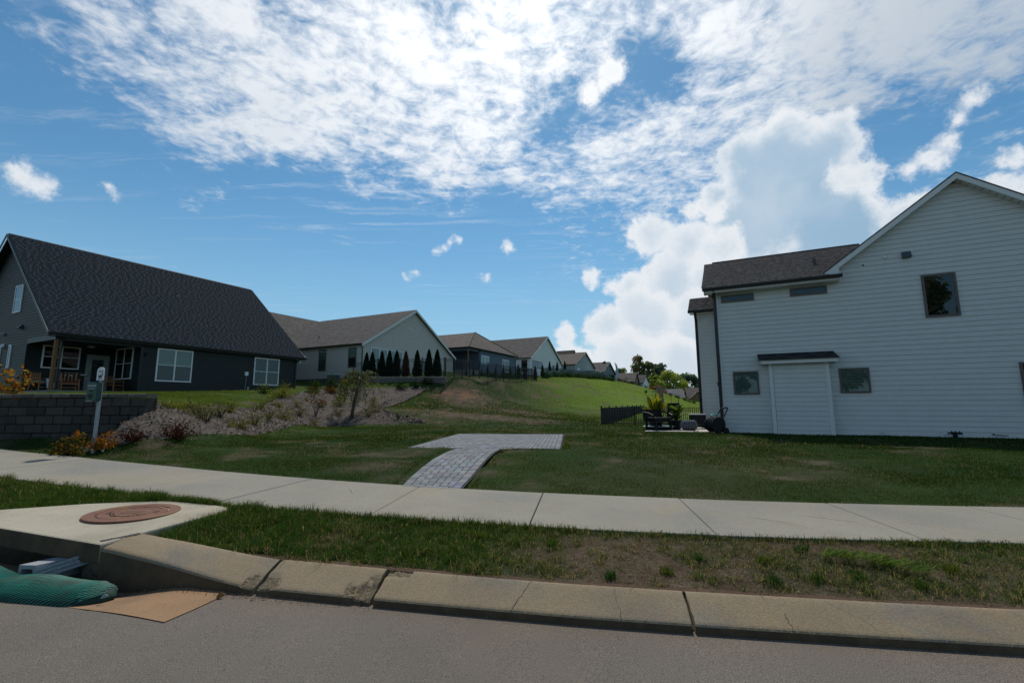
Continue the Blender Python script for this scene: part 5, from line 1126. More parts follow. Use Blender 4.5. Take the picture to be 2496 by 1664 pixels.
# ------------------------------------------------------------------ fences
def shared(name, fn, m):
    mb = MB(); fn(mb); return mb.mesh(name, m)
def fence(name, pts, h, label, gap=.102, post_every=2.2, m=FENCE, pw=.030, posts_w=.075, joined=False, curve=0, hang=.04):
    o = empty(name, pts[0], 0, label, 'fence'); p0 = Vector(pts[0])
    pm = shared('picket', lambda b_: b_.box(-pw / 2, pw / 2, -pw / 2, pw / 2, hang, h - .05), m); pom = shared('post', lambda b_: (b_.box(-posts_w / 2, posts_w / 2, -posts_w / 2, posts_w / 2, -.15, h + .06), b_.box(-posts_w * .62, posts_w * .62, -posts_w * .62, posts_w * .62, h + .06, h + .085)), m)
    acc = MB(); cnt = 0
    for a, c in zip(pts[:-1], pts[1:]):
        a, c = Vector(a), Vector(c); L_ = math.hypot(c.x - a.x, c.y - a.y); ang = math.atan2(c.y - a.y, c.x - a.x); npan = max(1, round(L_ / post_every))
        for k_ in range(npan + 1):
            p = a + (c - a) * (k_ / npan); link('post', pom, o, p - p0, (0, 0, ang))
            if k_ < npan:
                q = a + (c - a) * ((k_ + 1) / npan)
                for rz_ in ((h - .04, h - .19, .15) if h > 1 else (h - .04, .15)):
                    m_ = MB(); d = (q - p); n_ = Vector((-d.y, d.x, 0)).normalized() * .018; A_, C_ = p - p0, q - p0
                    m_.hexa([tuple(A_ - n_ + Vector((0, 0, rz_ - .013))), tuple(C_ - n_ + Vector((0, 0, rz_ - .013))), tuple(C_ + n_ + Vector((0, 0, rz_ - .013))), tuple(A_ + n_ + Vector((0, 0, rz_ - .013))),
                             tuple(A_ - n_ + Vector((0, 0, rz_ + .013))), tuple(C_ - n_ + Vector((0, 0, rz_ + .013))), tuple(C_ + n_ + Vector((0, 0, rz_ + .013))), tuple(A_ + n_ + Vector((0, 0, rz_ + .013)))]); m_.build('rail', m, o)
                ns = max(1, round(L_ / npan / gap))
                for s in range(1, ns):
                    t = p + (q - p) * (s / ns)
                    if cnt < 290 and not joined: link('picket', pm, o, t - p0, (0, 0, ang)); cnt += 1
                    else:
                        u = t - p0; acc.box(u.x - pw / 2, u.x + pw / 2, u.y - pw / 2, u.y + pw / 2, u.z + hang, u.z + h - .05)
    if acc.v: tag(acc.build('picket_row', m, o), kind='stuff')
    return o
def onhill(x, y): return (x, y, float(hgt(x, y)))
fence('terrace_fence', [(-13.6, 38.9, 3.45), (-11.7, 39.5, 3.85), (-5.9, 39.5, 3.93)], 1.62, 'black aluminium fence standing on the grey block wall', gap=.11, pw=.022)
fence('terrace_fence', [(-5.8, 39.6, 3.93), (-4.2, 45.0, 4.25), (-1.0, 53.5, 4.50), (3.46, 65.0, 4.90), (1.2, 67.5, 5.2)], 1.62, 'black aluminium fence along the terrace edge below the blue house', gap=.125, pw=.016)
fence('yard_fence', [(5.5, 28.4, .22), (10.95, 25.75, .22)], 1.10, 'black picket fence facing the street behind the patio plants')
fence('yard_fence', [(5.5, 28.4, .22), (12.95, 45.2, .30)], 1.08, 'black picket fence running uphill away from the patio yard corner')
crest = [(5.6, 72.2), (8.4, 78.5), (11.65, 84.9), (17.6, 97.0), (24, 110)]
fence('terrace_fence', [(x - .8, y + .6, float(hgt(x - .8, y + .6))) for x, y in crest], 1.5, 'thin grey fence on the crest in front of the off-white and grey houses', m=mat('grey_rail', (.10, .12, .14), .5, .1, 5), joined=True, gap=.14)

# ------------------------------------------------------------------ foliage
def leaves_np(P, size, cols, updir=None, aspect=.5, flat=.0):
    """rhombic leaves at P (n,3), random facing; size (n,)"""
    n = len(P); d = RNG.normal(0, 1, (n, 3)); 
    if updir is not None: d = d * (1 - flat) + np.asarray(updir) * flat * 2
    d /= np.linalg.norm(d, axis=1)[:, None]; r = RNG.normal(0, 1, (n, 3)); s = np.cross(d, r); s /= np.linalg.norm(s, axis=1)[:, None] + 1e-9
    d *= size[:, None]; s *= (size * aspect)[:, None]
    V = np.stack([P - d * .5, P + s * .5, P + d * .5, P - s * .5], 1).reshape(-1, 3)
    return V, np.arange(4 * n).reshape(-1, 4), np.repeat(cols, 4, 0)
def pick(cols, n, jitter=.25):
    c = np.array(cols)[RNG.integers(0, len(cols), n)]; return np.clip(c * (1 + RNG.normal(0, jitter, (n, 1))), .004, 1)
def shrub_mesh(name, h, w_, n, ls, cols, m=None, shape='dome', stems=9, lump=.35, tipcols=None, aspect=.5):
    """leaf cloud + stems, returned as (leaf mesh, stem mesh)"""
    ns = 26; tips = []
    for i in range(ns):
        a = RNG.random() * 6.283; e = math.acos(1 - RNG.random() * (1.0 if shape == 'dome' else .8)); rr = RNG.uniform(.75, 1.08)
        tips.append((math.cos(a) * math.sin(e) * w_ / 2 * rr, math.sin(a) * math.sin(e) * w_ / 2 * rr, h * (.12 + .88 * math.cos(e) * rr) if shape != 'wispy' else h * (.25 + .75 * RNG.random() ** .6) * rr))
    tips = np.array(tips); k_ = RNG.integers(0, ns, n); t = RNG.random(n) ** (.6 if shape != 'wispy' else .45)
    P = tips[k_] * t[:, None] + RNG.normal(0, 1, (n, 3)) * np.array((w_, w_, h)) * .075
    P[:, 2] = np.maximum(P[:, 2], .02); f = P[:, 2] / h
    cc = pick(cols, n)
    if tipcols is not None:
        q = RNG.random(n) < sstep(.45, .9, f) * .85; cc[q] = pick(tipcols, int(q.sum()))
    V, F, C = leaves_np(P, ls * RNG.uniform(.6, 1.3, n), cc, aspect=aspect)
    me = np_mesh(name, V, F, C, m or LEAF)
    mb = MB()
    for i in range(min(stems, ns)): q = tips[i] * .9; mb.tube([(0, 0, -.08), (q[0] * .45, q[1] * .45, q[2] * .6), tuple(q)], [.010, .007, .003], 4)
    return me, mb.mesh(name + '_stems', BARK)
def plant(name, x, y, z, meshes, label, cat, group=None, rz=None, s=1.0, part='foliage'):
    o = empty(name, (x, y, z), RNG.random() * 6.28 if rz is None else rz, label, cat, group); o.scale = (s, s, s)
    link(part, meshes[0], o)
    if meshes[1]: link('stems', meshes[1], o)
    return o
GRN = [(.035, .065, .018), (.05, .085, .02), (.025, .05, .016)]; YEL = [(.16, .17, .03), (.12, .14, .03), (.075, .10, .025), (.20, .17, .03)]; RED = [(.10, .022, .012), (.14, .04, .015)]
MAR = [(.045, .012, .012), (.030, .010, .010), (.06, .02, .014)]; ORG = [(.30, .11, .02), (.22, .07, .015), (.36, .16, .03), (.10, .09, .02)]; DKG = [(.018, .045, .016), (.03, .065, .022), (.012, .03, .012)]; OLV = [(.10, .11, .035), (.14, .14, .05), (.075, .085, .03), (.17, .15, .06)]
def bedz(x, y): return float(hgt(x, y)) + .03
sh_ = [('nandina', -8.95, 9.42, .50, .75, 700, .075, [(.06, .07, .02), (.04, .05, .018), (.20, .09, .02)], ORG, 'round shrub turning from dark green to orange at the foot of the sign post'),
 ('nandina', -8.45, 9.6, .40, .50, 420, .07, ORG, None, 'small bright orange shrub just beyond the sign post'),
 ('barberry', -8.15, 9.95, .40, .52, 520, .05, MAR, None, 'low dark maroon shrub between the sign post and the block wall'),
 ('barberry', -7.65, 10.62, .48, .74, 900, .05, MAR, None, 'wide maroon barberry on the front edge of the mulch bed'),
 ('spirea', -10.02, 16.4, .42, .70, 500, .07, YEL, None, 'yellow-green mound shrub below the raised lawn edge'),
 ('spirea', -8.24, 13.9, .42, .85, 620, .075, OLV, None, 'flat olive mound shrub in the middle of the mulch bed'),
 ('spirea', -9.89, 19.9, .58, 1.1, 800, .075, OLV, None, 'pale wispy olive shrub low in the mulch bed, with a dark base'),
 ('spirea', -11.5, 22.6, .36, .75, 300, .08, YEL, None, 'small dull shrub under the big yellow one on the bank'),
 ('laurel', -14.4, 26.6, .56, .95, 420, .10, GRN, YEL, 'green bush in front of the white double window'),
 ('spirea', -13.0, 25.9, 1.0, 1.65, 1100, .11, YEL, None, 'largest bush, yellow-green and loose, near the house corner'),
 ('laurel', -12.8, 29.3, .45, .95, 380, .10, GRN, RED, 'low green shrub with reddish tips behind the big yellow bush'),
 ('laurel', -13.1, 30.2, .80, .95, 420, .12, GRN, None, 'plain green shrub by the air conditioner'),
 ('laurel', -12.5, 31.6, 1.05, .9, 460, .12, GRN, None, 'upright green shrub under the beige wall'),
 ('nandina', -12.0, 30.5, .62, 1.1, 420, .11, RED + [(.07, .07, .02)], None, 'rust red shrub beside the weeping tree'),
 ('spirea', -10.24, 27.3, .88, 1.1, 700, .09, YEL + OLV, None, 'yellow-olive shrub at the foot of the weeping tree'),
 ('spirea', -8.1, 27.0, .74, .85, 420, .08, OLV + [(.2, .12, .04)], None, 'thin brownish shrub just beyond the weeping tree trunk'),
 ('laurel', -8.91, 36.7, .84, 1.2, 700, .10, DKG, None, 'first and widest dark green shrub under the grey block wall'),
 ('laurel', -8.03, 37.9, .76, .92, 560, .10, DKG, None, 'second dark green shrub under the grey block wall'),
 ('laurel', -7.23, 38.9, .70, .95, 560, .10, DKG, GRN, 'third dark green shrub under the wall, by the bare clay'),
 ('seedling', -6.06, 24.45, .46, .26, 90, .07, DKG, None, 'thin upright seedling near the tip of the mulch bed'),
 ('seedling', -5.75, 25.2, .20, .2, 50, .06, DKG, None, 'tiny seedling where mulch meets the grass slope'),
 ('trailing_plant', -9.0, 11.9, .22, .60, 300, .06, YEL, None, 'yellow trailing plant spilling beside the wall end'),
 ('trailing_plant', -9.6, 13.1, .26, .75, 340, .06, YEL, [(.28, .2, .03)], 'yellow trailing plant in the middle of the lawn bank edge'),
 ('trailing_plant', -10.15, 14.5, .22, .7, 300, .06, YEL, None, 'yellow trailing plant at the far end of the bank edge'),
 ('trailing_plant', -10.8, 17.0, .18, .9, 260, .06, GRN + YEL, None, 'ragged grassy overhang along the raised lawn'),
 ('orange_shrub', -12.95, 11.75, 1.35, .9, 420, .11, ORG + [(.30, .20, .04)], None, 'tall orange-leaved young tree rising behind the block wall')]
for nm, x, y, h, w_, n, ls, cl_, tc_, lb in sh_:
    me = shrub_mesh(nm, h, w_, n, ls, cl_, None, 'wispy' if nm in ('seedling', 'orange_shrub') else 'dome', tipcols=tc_, aspect=.34 if nm == 'spirea' else .5)
    plant(nm, x, y, bedz(x, y) - .02, me, lb, 'shrub')
WS = [shrub_mesh('wild_weed', .38, .62, 260, .055, c_, None, 'wispy', stems=12, aspect=.28) for c_ in (OLV, YEL, OLV + [(.20, .15, .07)])]
wl = ['pale olive', 'yellow-green', 'straw-tinted']; wp = [(-9.3, 14.6), (-8.7, 15.6), (-9.6, 18.2), (-10.6, 18.9), (-11.2, 20.4), (-9.3, 21.8), (-10.6, 22.9), (-12.4, 23.6), (-11.4, 24.4), (-9.6, 25.4), (-11.9, 26.6), (-9.9, 28.8), (-11.0, 29.4), (-8.9, 29.2), (-12.2, 28.0), (-8.4, 12.6), (-9.0, 13.2), (-10.8, 26.0), (-9.4, 31.0), (-11.6, 33.0), (-10.3, 32.2), (-8.0, 25.6)]
for i, (x, y) in enumerate(wp): plant('wild_weed', x, y, bedz(x, y) - .02, WS[i % 3], wl[i % 3] + ' wispy weed growing through the bark mulch', 'weed', 'weeds growing in the mulch bed', s=.8 + .9 * RNG.random())
# straggly rose with bare canes
o = empty('rose_bush', (-10.25, 24.0, bedz(-10.25, 24)), 0, 'leggy rose with bare canes and dark red leaf clusters', 'shrub'); mb = MB(); PP = []
for i in range(8):
    a = RNG.random() * 6.28; q = (math.cos(a) * .35, math.sin(a) * .35, RNG.uniform(.6, 1.25)); mb.tube([(0, 0, -.05), (q[0] * .5, q[1] * .5, q[2] * .55), q], [.014, .010, .006], 5); PP.append(q)
mb.build('canes', BARK, o); PP = np.array(PP)[RNG.integers(0, 8, 170)] + RNG.normal(0, .09, (170, 3)); V, F, C = leaves_np(PP, RNG.uniform(.06, .12, 170), pick(RED + [(.06, .07, .02)], 170)); link('foliage', np_mesh('foliage', V, F, C, LEAF), o)

# weeping tree
x0, y0 = -8.85, 25.4; z0 = bedz(x0, y0) - .05
o = empty('weeping_tree', (x0, y0, z0), 0, 'small leaning weeping tree with arching bare branches in the mulch bed', 'tree'); s_ = y0 / 1109.
tr = [(0, 0, -.1), (.03, 0, .35), (.10, .02, .9), (.22, .03, 1.45), (.34, .02, 1.9), (.50, 0, 2.25)]
mb = MB(); mb.tube(tr, [.105, .095, .082, .072, .055, .035], 9); mb.build('trunk', BARK, o, smooth=True)
mb = MB(); LP = []
for i in range(40):
    a = RNG.random() * 6.283; r_ = RNG.uniform(.55, 1.45); st = Vector(tr[3 if i < 6 else (4 if i % 2 else 5)]); dr_ = Vector((math.cos(a), math.sin(a), 0)); drop = RNG.uniform(.5, 1.5); up_ = RNG.uniform(.12, .42)
    path = [st, st + dr_ * r_ * .35 + Vector((0, 0, up_)), st + dr_ * r_ * .7 + Vector((0, 0, up_ * .75)), st + dr_ * r_ * .95 + Vector((0, 0, -drop * .35)), st + dr_ * r_ * 1.02 + Vector((RNG.normal(0, .06), RNG.normal(0, .06), -drop))]
    mb.tube(path, [.024, .019, .014, .010, .005], 5)
    dens = 3.2 if math.cos(a) < .25 else .8
    for k_ in range(int(34 * dens)):
        t = RNG.random() ** .8 * 3.999; j = int(t); p = path[j] + (path[j + 1] - path[j]) * (t - j); LP.append((p.x + RNG.normal(0, .08), p.y + RNG.normal(0, .08), p.z + RNG.normal(-.03, .07)))
for st, en in (((.07, 0, .75), (.95, .1, .38)), ((.1, 0, .95), (.75, -.2, 1.05))): mb.tube([st, ((st[0] + en[0]) / 2, 0, (st[2] + en[2]) / 2 + .05), en], [.018, .014, .006], 5)
mb.build('branches', BARKP, o); LP = np.array(LP); n = len(LP); V, F, C = leaves_np(LP, RNG.uniform(.06, .13, n), pick(YEL + OLV + GRN, n), aspect=.55); link('foliage', np_mesh('foliage', V, F, C, LEAF), o)

# clipped evergreens
def arbor_mesh(h, w_, n, cols, nm='arborvitae'):
    t = RNG.random(n) ** .85; a = RNG.random(n) * 6.283; prof = np.minimum(1, (1 - t) ** .62 * 1.12) * np.minimum(1, .55 + t * 3); lob = 1 + .12 * np.sin(a * 5 + t * 9)
    r = w_ / 2 * prof * lob * RNG.uniform(.72, 1.04, n); P = np.stack([r * np.cos(a), r * np.sin(a), t * h], 1); up_ = np.stack([np.cos(a) * .5, np.sin(a) * .5, np.full(n, 1.)], 1)
    V, F, C = leaves_np(P, RNG.uniform(.10, .20, n) * h / 2.6, pick(cols, n, .3), up_, .38, .55); mb = MB(); mb.tube([(0, 0, -.2), (0, 0, h * .9)], [.05, .01], 6); mb.lathe([(w_ * .30, .05), (w_ * .33, h * .25), (w_ * .2, h * .6), (.02, h * .92)], 10)
    return np_mesh(nm, V, F, C, NEEDLE), mb.mesh('trunk', mat('conifer_core', (.010, .020, .008), 1, .2, 9))
ARB = [arbor_mesh(2.45, .82, 2600, [(.010, .028, .010), (.018, .042, .014), (.008, .020, .008)]) for _ in range(3)]; ARBB = arbor_mesh(2.45, .80, 2600, [(.13, .045, .018), (.085, .03, .014), (.17, .07, .03)])
ords = ['first', 'second', 'third', 'fourth', 'fifth', 'sixth', 'seventh', 'eighth']
axs = [892, 906, 929.5, 948, 965.5, 988, 1016, 1044.5, 1065]; gi = 0
for i, px in enumerate(axs):
    d = 40.6 - .03 * i; x = (px - 1248) / 1109.3 * d; br = i == 5; ht = [.93, .96, .97, 1.0, 1.0, .97, 1.0, 1.03, 1.02][i]
    if br: lb = 'dead brown conical evergreen among the green ones behind the fence'
    else: lb = ('%s dark green conical evergreen on the tree side of the brown one' % ['farthest', 'second farthest', 'middle', 'second closest', 'closest'][i]) if i < 5 else '%s dark green conical evergreen past the brown one, towards the blue house' % ords[i - 6]
    me = ARBB if br else ARB[i % 3]; o = plant('arborvitae', x, d, 3.88, me, lb, 'evergreen', 'clipped evergreens behind the black fence', s=ht); 
small = [(490, 600, 690), (580, 590, 690), (680, 600, 700), (757, 560, 690), (858, 580, 690), (955, 560, 690), (1040, 560, 690), (1140, 530, 700), (1220, 545, 700), (1350, 540, 700), (1442, 540, 690), (1532, 525, 640), (1627, 535, 640), (1722, 520, 620)]
ARS = [arbor_mesh(2.45, .95, 900, [(.012, .03, .012), (.02, .045, .016), (.008, .02, .008)]) for _ in range(2)]
for i, (zx, zt, zb) in enumerate(small):
    px = 1040 + zx / 5.113; d = float(np.interp(px, [1135, 1300, 1330, 1380], [50, 65, 73, 82])) + .8; x = (px - 1248) / 1109.3 * d; hh = (zb - zt) / 5.113 * d / 1109 * 1.05; zg = float(hgt(x, d))
    zbase = CAM_H + (986.3 - (780 + zb / 5.113)) * d / 1109.3
    plant('arborvitae', x, d, min(zg, zbase) if zg > zbase - .8 else zbase, ARS[i % 2], ('%s small dark conical evergreen along the terrace fence counted from the blue porch' % (ords + ['ninth', 'tenth', 'eleventh', 'twelfth', 'thirteenth', 'fourteenth'])[i]), 'evergreen', 'small conical evergreens along the terrace', s=hh / 2.45)
# hedge shrubs outside the fences on the crest
HS = [shrub_mesh('hedge_shrub', .95, 1.25, 420, .13, DKG + [(.04, .075, .03)], stems=4) for _ in range(3)]
for i, zx in enumerate(range(715, 1150, 48)):
    px = 1040 + zx / 5.113; d = float(np.interp(px, [1170, 1265], [53.5, 61])); x = (px - 1248) / 1109.3 * d - .2; plant('hedge_shrub', x, d, float(hgt(x, d)) + .05, HS[i % 3], 'low rounded shrub in the row against the blue house fence', 'shrub', 'shrubs against the blue house fence', s=.85)
cr2 = [(5.3, 71.8), (8.2, 78), (11.65, 85.0), (17.68, 97.2), (24.94, 111.6), (31.3, 114), (34.8, 109.5), (36.6, 100), (36.6, 92)]
hx, hy = resample(cr2, 40)
for i in range(40):
    x, y = hx[i] - .3 * (i % 2), hy[i] + .3 * (i % 3) - .2; x, y = x * (1 - .9 / y), y - .9; plant('hedge_shrub', x, y, float(hgt(x, y)) - .05, HS[i % 3], 'low rounded shrub in the long hedge along the hill crest', 'shrub', 'shrubs of the hedge along the hill crest', s=1.35 + .25 * math.sin(i * 2.1) if i < 27 else .95)

# big trees beyond
def tree(name, x, y, zb, h, cw, cols, label, n=5200, ls=.55, clumps=34, trunk_h=.25, thin=0.0, m=LEAF):
    o = empty(name, (x, y, zb), 0, label, 'tree'); mb = MB(); top = h * .9
    mb.tube([(0, 0, -1), (.1, 0, h * .3), (-.1, .1, h * .6), (.05, 0, top)], [h * .028, h * .022, h * .014, .03], 8)
    cl_ = []
    for i in range(clumps):
        a = RNG.random() * 6.283; t = trunk_h + (1 - trunk_h) * RNG.random(); rr = cw / 2 * math.sqrt(max(.05, math.sin(math.pi * min(1, (t - trunk_h) / (1 - trunk_h) * .82 + .14)))) * RNG.uniform(.25, 1.0)
        c = (math.cos(a) * rr, math.sin(a) * rr, h * t * .95); cl_.append((c, RNG.uniform(.10, .19) * cw))
        mb.tube([(0, 0, h * max(.15, t - .22)), (c[0] * .5, c[1] * .5, h * (t - .07)), c], [h * .010, h * .006, .02], 5)
    mb.build('trunk', BARK, o)
    k_ = RNG.integers(0, clumps, n); C_ = np.array([c for c, r in cl_])[k_]; R_ = np.array([r for c, r in cl_])[k_]; g = RNG.normal(0, 1, (n, 3)); g /= np.linalg.norm(g, axis=1)[:, None]; rr = RNG.random(n) ** .45
    P = C_ + g * (R_ * rr)[:, None] * np.array((1, 1, .8)); shade = np.array(cols)[k_ % len(cols)] * RNG.uniform(.7, 1.3, (n, 1))
    V, F, C = leaves_np(P, RNG.uniform(.6, 1.3, n) * ls, shade, aspect=.65); link('crown', np_mesh('crown', V, F, C, m), o); return o
TG = [(.15, .19, .09), (.19, .225, .10), (.115, .155, .08)]; TB = [(.10, .15, .115), (.13, .18, .13)]; TY = [(.30, .36, .08), (.24, .31, .075), (.36, .39, .11)]
tree('deciduous_tree', 42.0, 150, 2, 15.2, 9.5, TG + [(.26, .18, .11)], 'tallest dark tree beyond the brown distant roof, partly browned', ls=.75, thin=.2)
tree('deciduous_tree', 45.6, 152, 2, 14.0, 5.5, TG, 'narrow dark tree touching the tallest one', n=3000, ls=.7, clumps=20)
tree('deciduous_tree', 37.3, 156, 2, 12.0, 7.5, TG, 'shorter dark tree on the flag side of the tallest one', n=3200, ls=.7, clumps=22)
tree('deciduous_tree', 50.5, 158, 1, 14.0, 10, TB, 'broad bluish green tree behind the pale yellow-green one', ls=.8)
tree('deciduous_tree', 56.5, 160, 0, 13.0, 8, TB, 'bluish green tree between the broad one and the white house', n=3400, ls=.8, clumps=24)
tree('deciduous_tree', 63.5, 165, 0, 12.2, 11, TB, 'dark tree disappearing behind the corner of the white house', ls=.8)
tree('deciduous_tree', 70.5, 160, 0, 13, 10, TB, 'dark tree behind the gutter of the white house', n=3000, ls=.8)
tree('deciduous_tree', 42.2, 122, 1, 9.2, 9.0, TY, 'bright yellow-green tree above the light grey distant roof', ls=.5)
tree('deciduous_tree', 36.0, 120, 2.5, 6.6, 4.0, TY, 'small yellow-green tree left of the bright one', n=2000, ls=.5, clumps=14) if False else tree('deciduous_tree', 37.4, 121, 2.0, 7.2, 3.6, TY, 'small yellow-green tree just before the bright one', n=1800, ls=.5, clumps=14)
tree('deciduous_tree', 24.6, 124, 5.0, 8.2, 4.2, [(.06, .06, .04), (.08, .065, .04)], 'small thin tree between the slate house and the pale flag', n=1300, ls=.5, clumps=16)
tree('conifer_tree', 27.3, 126, 5.0, 4.6, 2.6, DKG, 'dark small evergreen by the pale flag base', n=1400, ls=.45, clumps=14, m=NEEDLE)
tree('deciduous_tree', 33.5, 165, 3, 8.6, 12, TB, 'low dark tree line piece behind the brown distant roof', n=2600, ls=.8)
o = empty('feather_flag', (22.9, 100.3, float(hgt(22.9, 100.3))), 0, 'tall pale blue feather flag on the hill crest', 'flag'); zt_ = 10.6 - o.location.z
mb = MB(); mb.tube([(0, 0, -.3), (0, 0, zt_ - 1.2), (-.12, 0, zt_ - .4), (-.34, 0, zt_)], [.035, .03, .025, .02], 6); mb.build('pole', GALV, o)
mb = MB(); f_ = [(.04, zt_ - 3.5), (.50, zt_ - 3.3), (.52, zt_ - 2.0), (.38, zt_ - .9), (.12, zt_ - .25), (-.32, zt_ - .02), (-.10, zt_ - .45), (.03, zt_ - 1.2)]
mb.extr([(x, -.012, z) for x, z in f_], (0, .024, 0)); mb.build('banner', FLAG, o)

# ------------------------------------------------------------------ pet waste station
px_, py_ = -8.52, 9.46; pz_ = float(hgt(px_, py_))
ps = empty('pet_waste_station', (px_, py_, pz_), rad(0), 'pet waste station: galvanised post with green bag box and white dog sign', 'pet station')
fa = rad(-8); up_ = 1.45
mb = MB(); mb.box(-.026, .026, -.022, .022, -.3, 1.42); mb.build('post', GALV, ps)
hm = shared('post_hole', lambda b_: b_.lathe([(.0065, 0), (.001, .0008)], 8), BLACK)
for i in range(30): link('post_hole', hm, ps, (0, -.0225, .06 + .036 * i), (rad(90), 0, 0))
bx = MB(); T_ = lambda p: (p[0] * math.cos(fa) - p[1] * math.sin(fa), p[0] * math.sin(fa) + p[1] * math.cos(fa), p[2]); bx.T = T_
bx.box(-.17, .075, -.135, -.024, 1.055, 1.43); o = bx.build('dispenser_box', GREEN, ps); bv = o.modifiers.new('b', 'BEVEL'); bv.width = .012; bv.segments = 2
for nm, m__, pts in (('printed_label', PAPER, [(-.145, 1.335), (.05, 1.335), (.05, 1.375), (-.145, 1.375)]), ('instruction_label', PAPER, [(-.13, 1.285), (.02, 1.285), (.02, 1.30), (-.13, 1.30)])):
    mb = MB(T_); mb.quad(*[(x, -.1365, z) for x, z in pts]); mb.build(nm, m__, ps)
mb = MB(T_); mb.poly([(-.06 + .045 * math.cos(t), -.1365, 1.255 + .022 * math.sin(t)) for t in np.linspace(0, 6.1, 14)]); mb.poly([(-.06 + .062 * math.cos(t) * (1 + .2 * math.sin(3 * t)), -.1365, 1.14 + .055 * math.sin(t)) for t in np.linspace(0, 6.1, 18)]); mb.build('bag_opening', BLACK, ps)
mb = MB(T_); mb.box(-.195, -.172, -.10, -.07, 1.25, 1.29); mb.box(-.18, -.02, -.125, -.06, 1.035, 1.054); mb.build('bag_tab', PAPER, ps)
sg = MB(T_); w2_, hh = .088, 0
ol = [(-w2_, 1.47), (w2_, 1.47), (w2_, 1.66)] + [(w2_ * math.cos(t), 1.66 + .085 * math.sin(t)) for t in np.linspace(.15, math.pi - .15, 12)] + [(-w2_, 1.66)]
sg.extr([(x + .0, -.034, z) for x, z in ol], (0, .006, 0)); fix_normals(sg.build('sign_plate', SIGNW, ps))
mb = MB(T_); ZX = lambda x, z: (x, -.0355, z)
for row, (a, c) in ((1.660, (-.058, .062)), (1.630, (-.050, .055))):      # two short printed lines, too small to read
    x = a
    while x < c: w_ = random.choice((.009, .011, .007)); mb.quad(ZX(x, row), ZX(x + w_, row), ZX(x + w_, row + .017), ZX(x, row + .017)); x += w_ + .0045
dog = [(-.045, 1.490), (-.030, 1.490), (-.022, 1.530), (.014, 1.535), (.016, 1.490), (.030, 1.490), (.036, 1.560), (.052, 1.588), (.066, 1.585), (.064, 1.602), (.046, 1.612), (.040, 1.622), (.032, 1.606), (.018, 1.572), (-.036, 1.572), (-.052, 1.600), (-.056, 1.596), (-.044, 1.560), (-.040, 1.530)]
mb.poly([ZX(x, z) for x, z in dog]); mb.build('sign_print', INK, ps)
mb = MB(); mb.box(-.02, .02, -.033, -.022, 1.40, 1.62); mb.build('bracket', GALV, ps)
mb = MB(); mb.hexa([(-.02, -.004, -.05), (.02, -.004, -.05), (.02, .004, -.05), (-.02, .004, -.05), (-.014, .006, .11), (.026, .006, .11), (.026, .014, .11), (-.014, .014, .11)])
tag(mb.build('plant_marker', SIGNW, loc=(-8.38, 9.52, bedz(-8.38, 9.52)), rot=(0, rad(8), 0)), 'small white plastic marker stuck in the mulch beside the sign post', 'marker')

# ------------------------------------------------------------------ on the dark house porch
def hp(x, y, z): return rowp(x, y, z)
def wood_chair(x, y, rz, label, seatm, cloth=None, w_=.62):
    o = empty('porch_chair', hp(x, y, .06), RA + rad(rz), label, 'chair', 'wooden chairs on the dark green house porch')
    h = w_ / 2
    for sx in (-1, 1):
        m_ = MB(); m_.tube([(sx * h, -.28, 0), (sx * (h - .03), -.24, .60)], .026, 6); m_.build('leg', WOODL, o); m_ = MB(); m_.tube([(sx * (h - .02), .30, 0), (sx * (h - .04), .22, .45), (sx * (h - .04), .30, .95)], .026, 6); m_.build('leg', WOODL, o)
        m_ = MB(); m_.box(sx * h - .035, sx * h + .035, -.30, .28, .60, .63); m_.build('armrest', WOODL, o)
    m_ = MB(); m_.box(-h, h, -.27, -.23, .34, .40); m_.box(-h, h, .20, .24, .34, .40); m_.box(-h, h, -.27, .24, .38, .41); m_.box(-h + .03, h - .03, -.255, -.235, .14, .17); m_.build('seat_frame', WOODL, o)
    m_ = MB(); m_.box(-h + .04, h - .04, -.28, .22, .41, .50); q = m_.build('cushion', seatm, o); bv = q.modifiers.new('b', 'BEVEL'); bv.width = .03; bv.segments = 2
    m_ = MB()
    for k_ in range(5): a = -h + .07 + k_ * (w_ - .14) / 4; m_.box(a - .025, a + .025, .25, .275, .45, .92)
    m_.build('back_slats', WOODL, o)
    return o
c0 = wood_chair(-.05, 1.05, 25, 'wooden porch chair half hidden by the post, with a pale cloth over it', mat('grey_cushion', (.20, .20, .19), .9, .1, 9), w_=.56)
m_ = MB(); n = 10; pt = []
for i in range(n):
    for j in range(8): u = i / (n - 1); v_ = j / 7; pt.append((.02 + u * .40, -.30 + .04 * math.sin(u * 9) - .10 * v_, .60 - .52 * v_ + .03 * math.sin(u * 7)))
m_.add(pt, [(i * 8 + j, i * 8 + j + 1, (i + 1) * 8 + j + 1, (i + 1) * 8 + j) for i in range(n - 1) for j in range(7)]); o = m_.build('draped_cloth', CURTW, smooth=True); o.location = c0.location; o.rotation_euler = c0.rotation_euler; tag(o, 'pale cloth draped over the chair behind the porch post', 'cloth')
wood_chair(1.02, .75, -8, 'wooden armchair with a red cushion in front of the black grill', mat('red_cushion'), w_=.72); wood_chair(3.25, 1.35, 30, 'wooden bench chair with dark cushion under the side porch window', mat('dark_cushion', (.02, .022, .022), .9, .1, 9), w_=.78)
gr = empty('gas_grill', hp(1.35, 1.9, .06), RA, 'black gas grill with three white knobs under the porch window', 'grill')
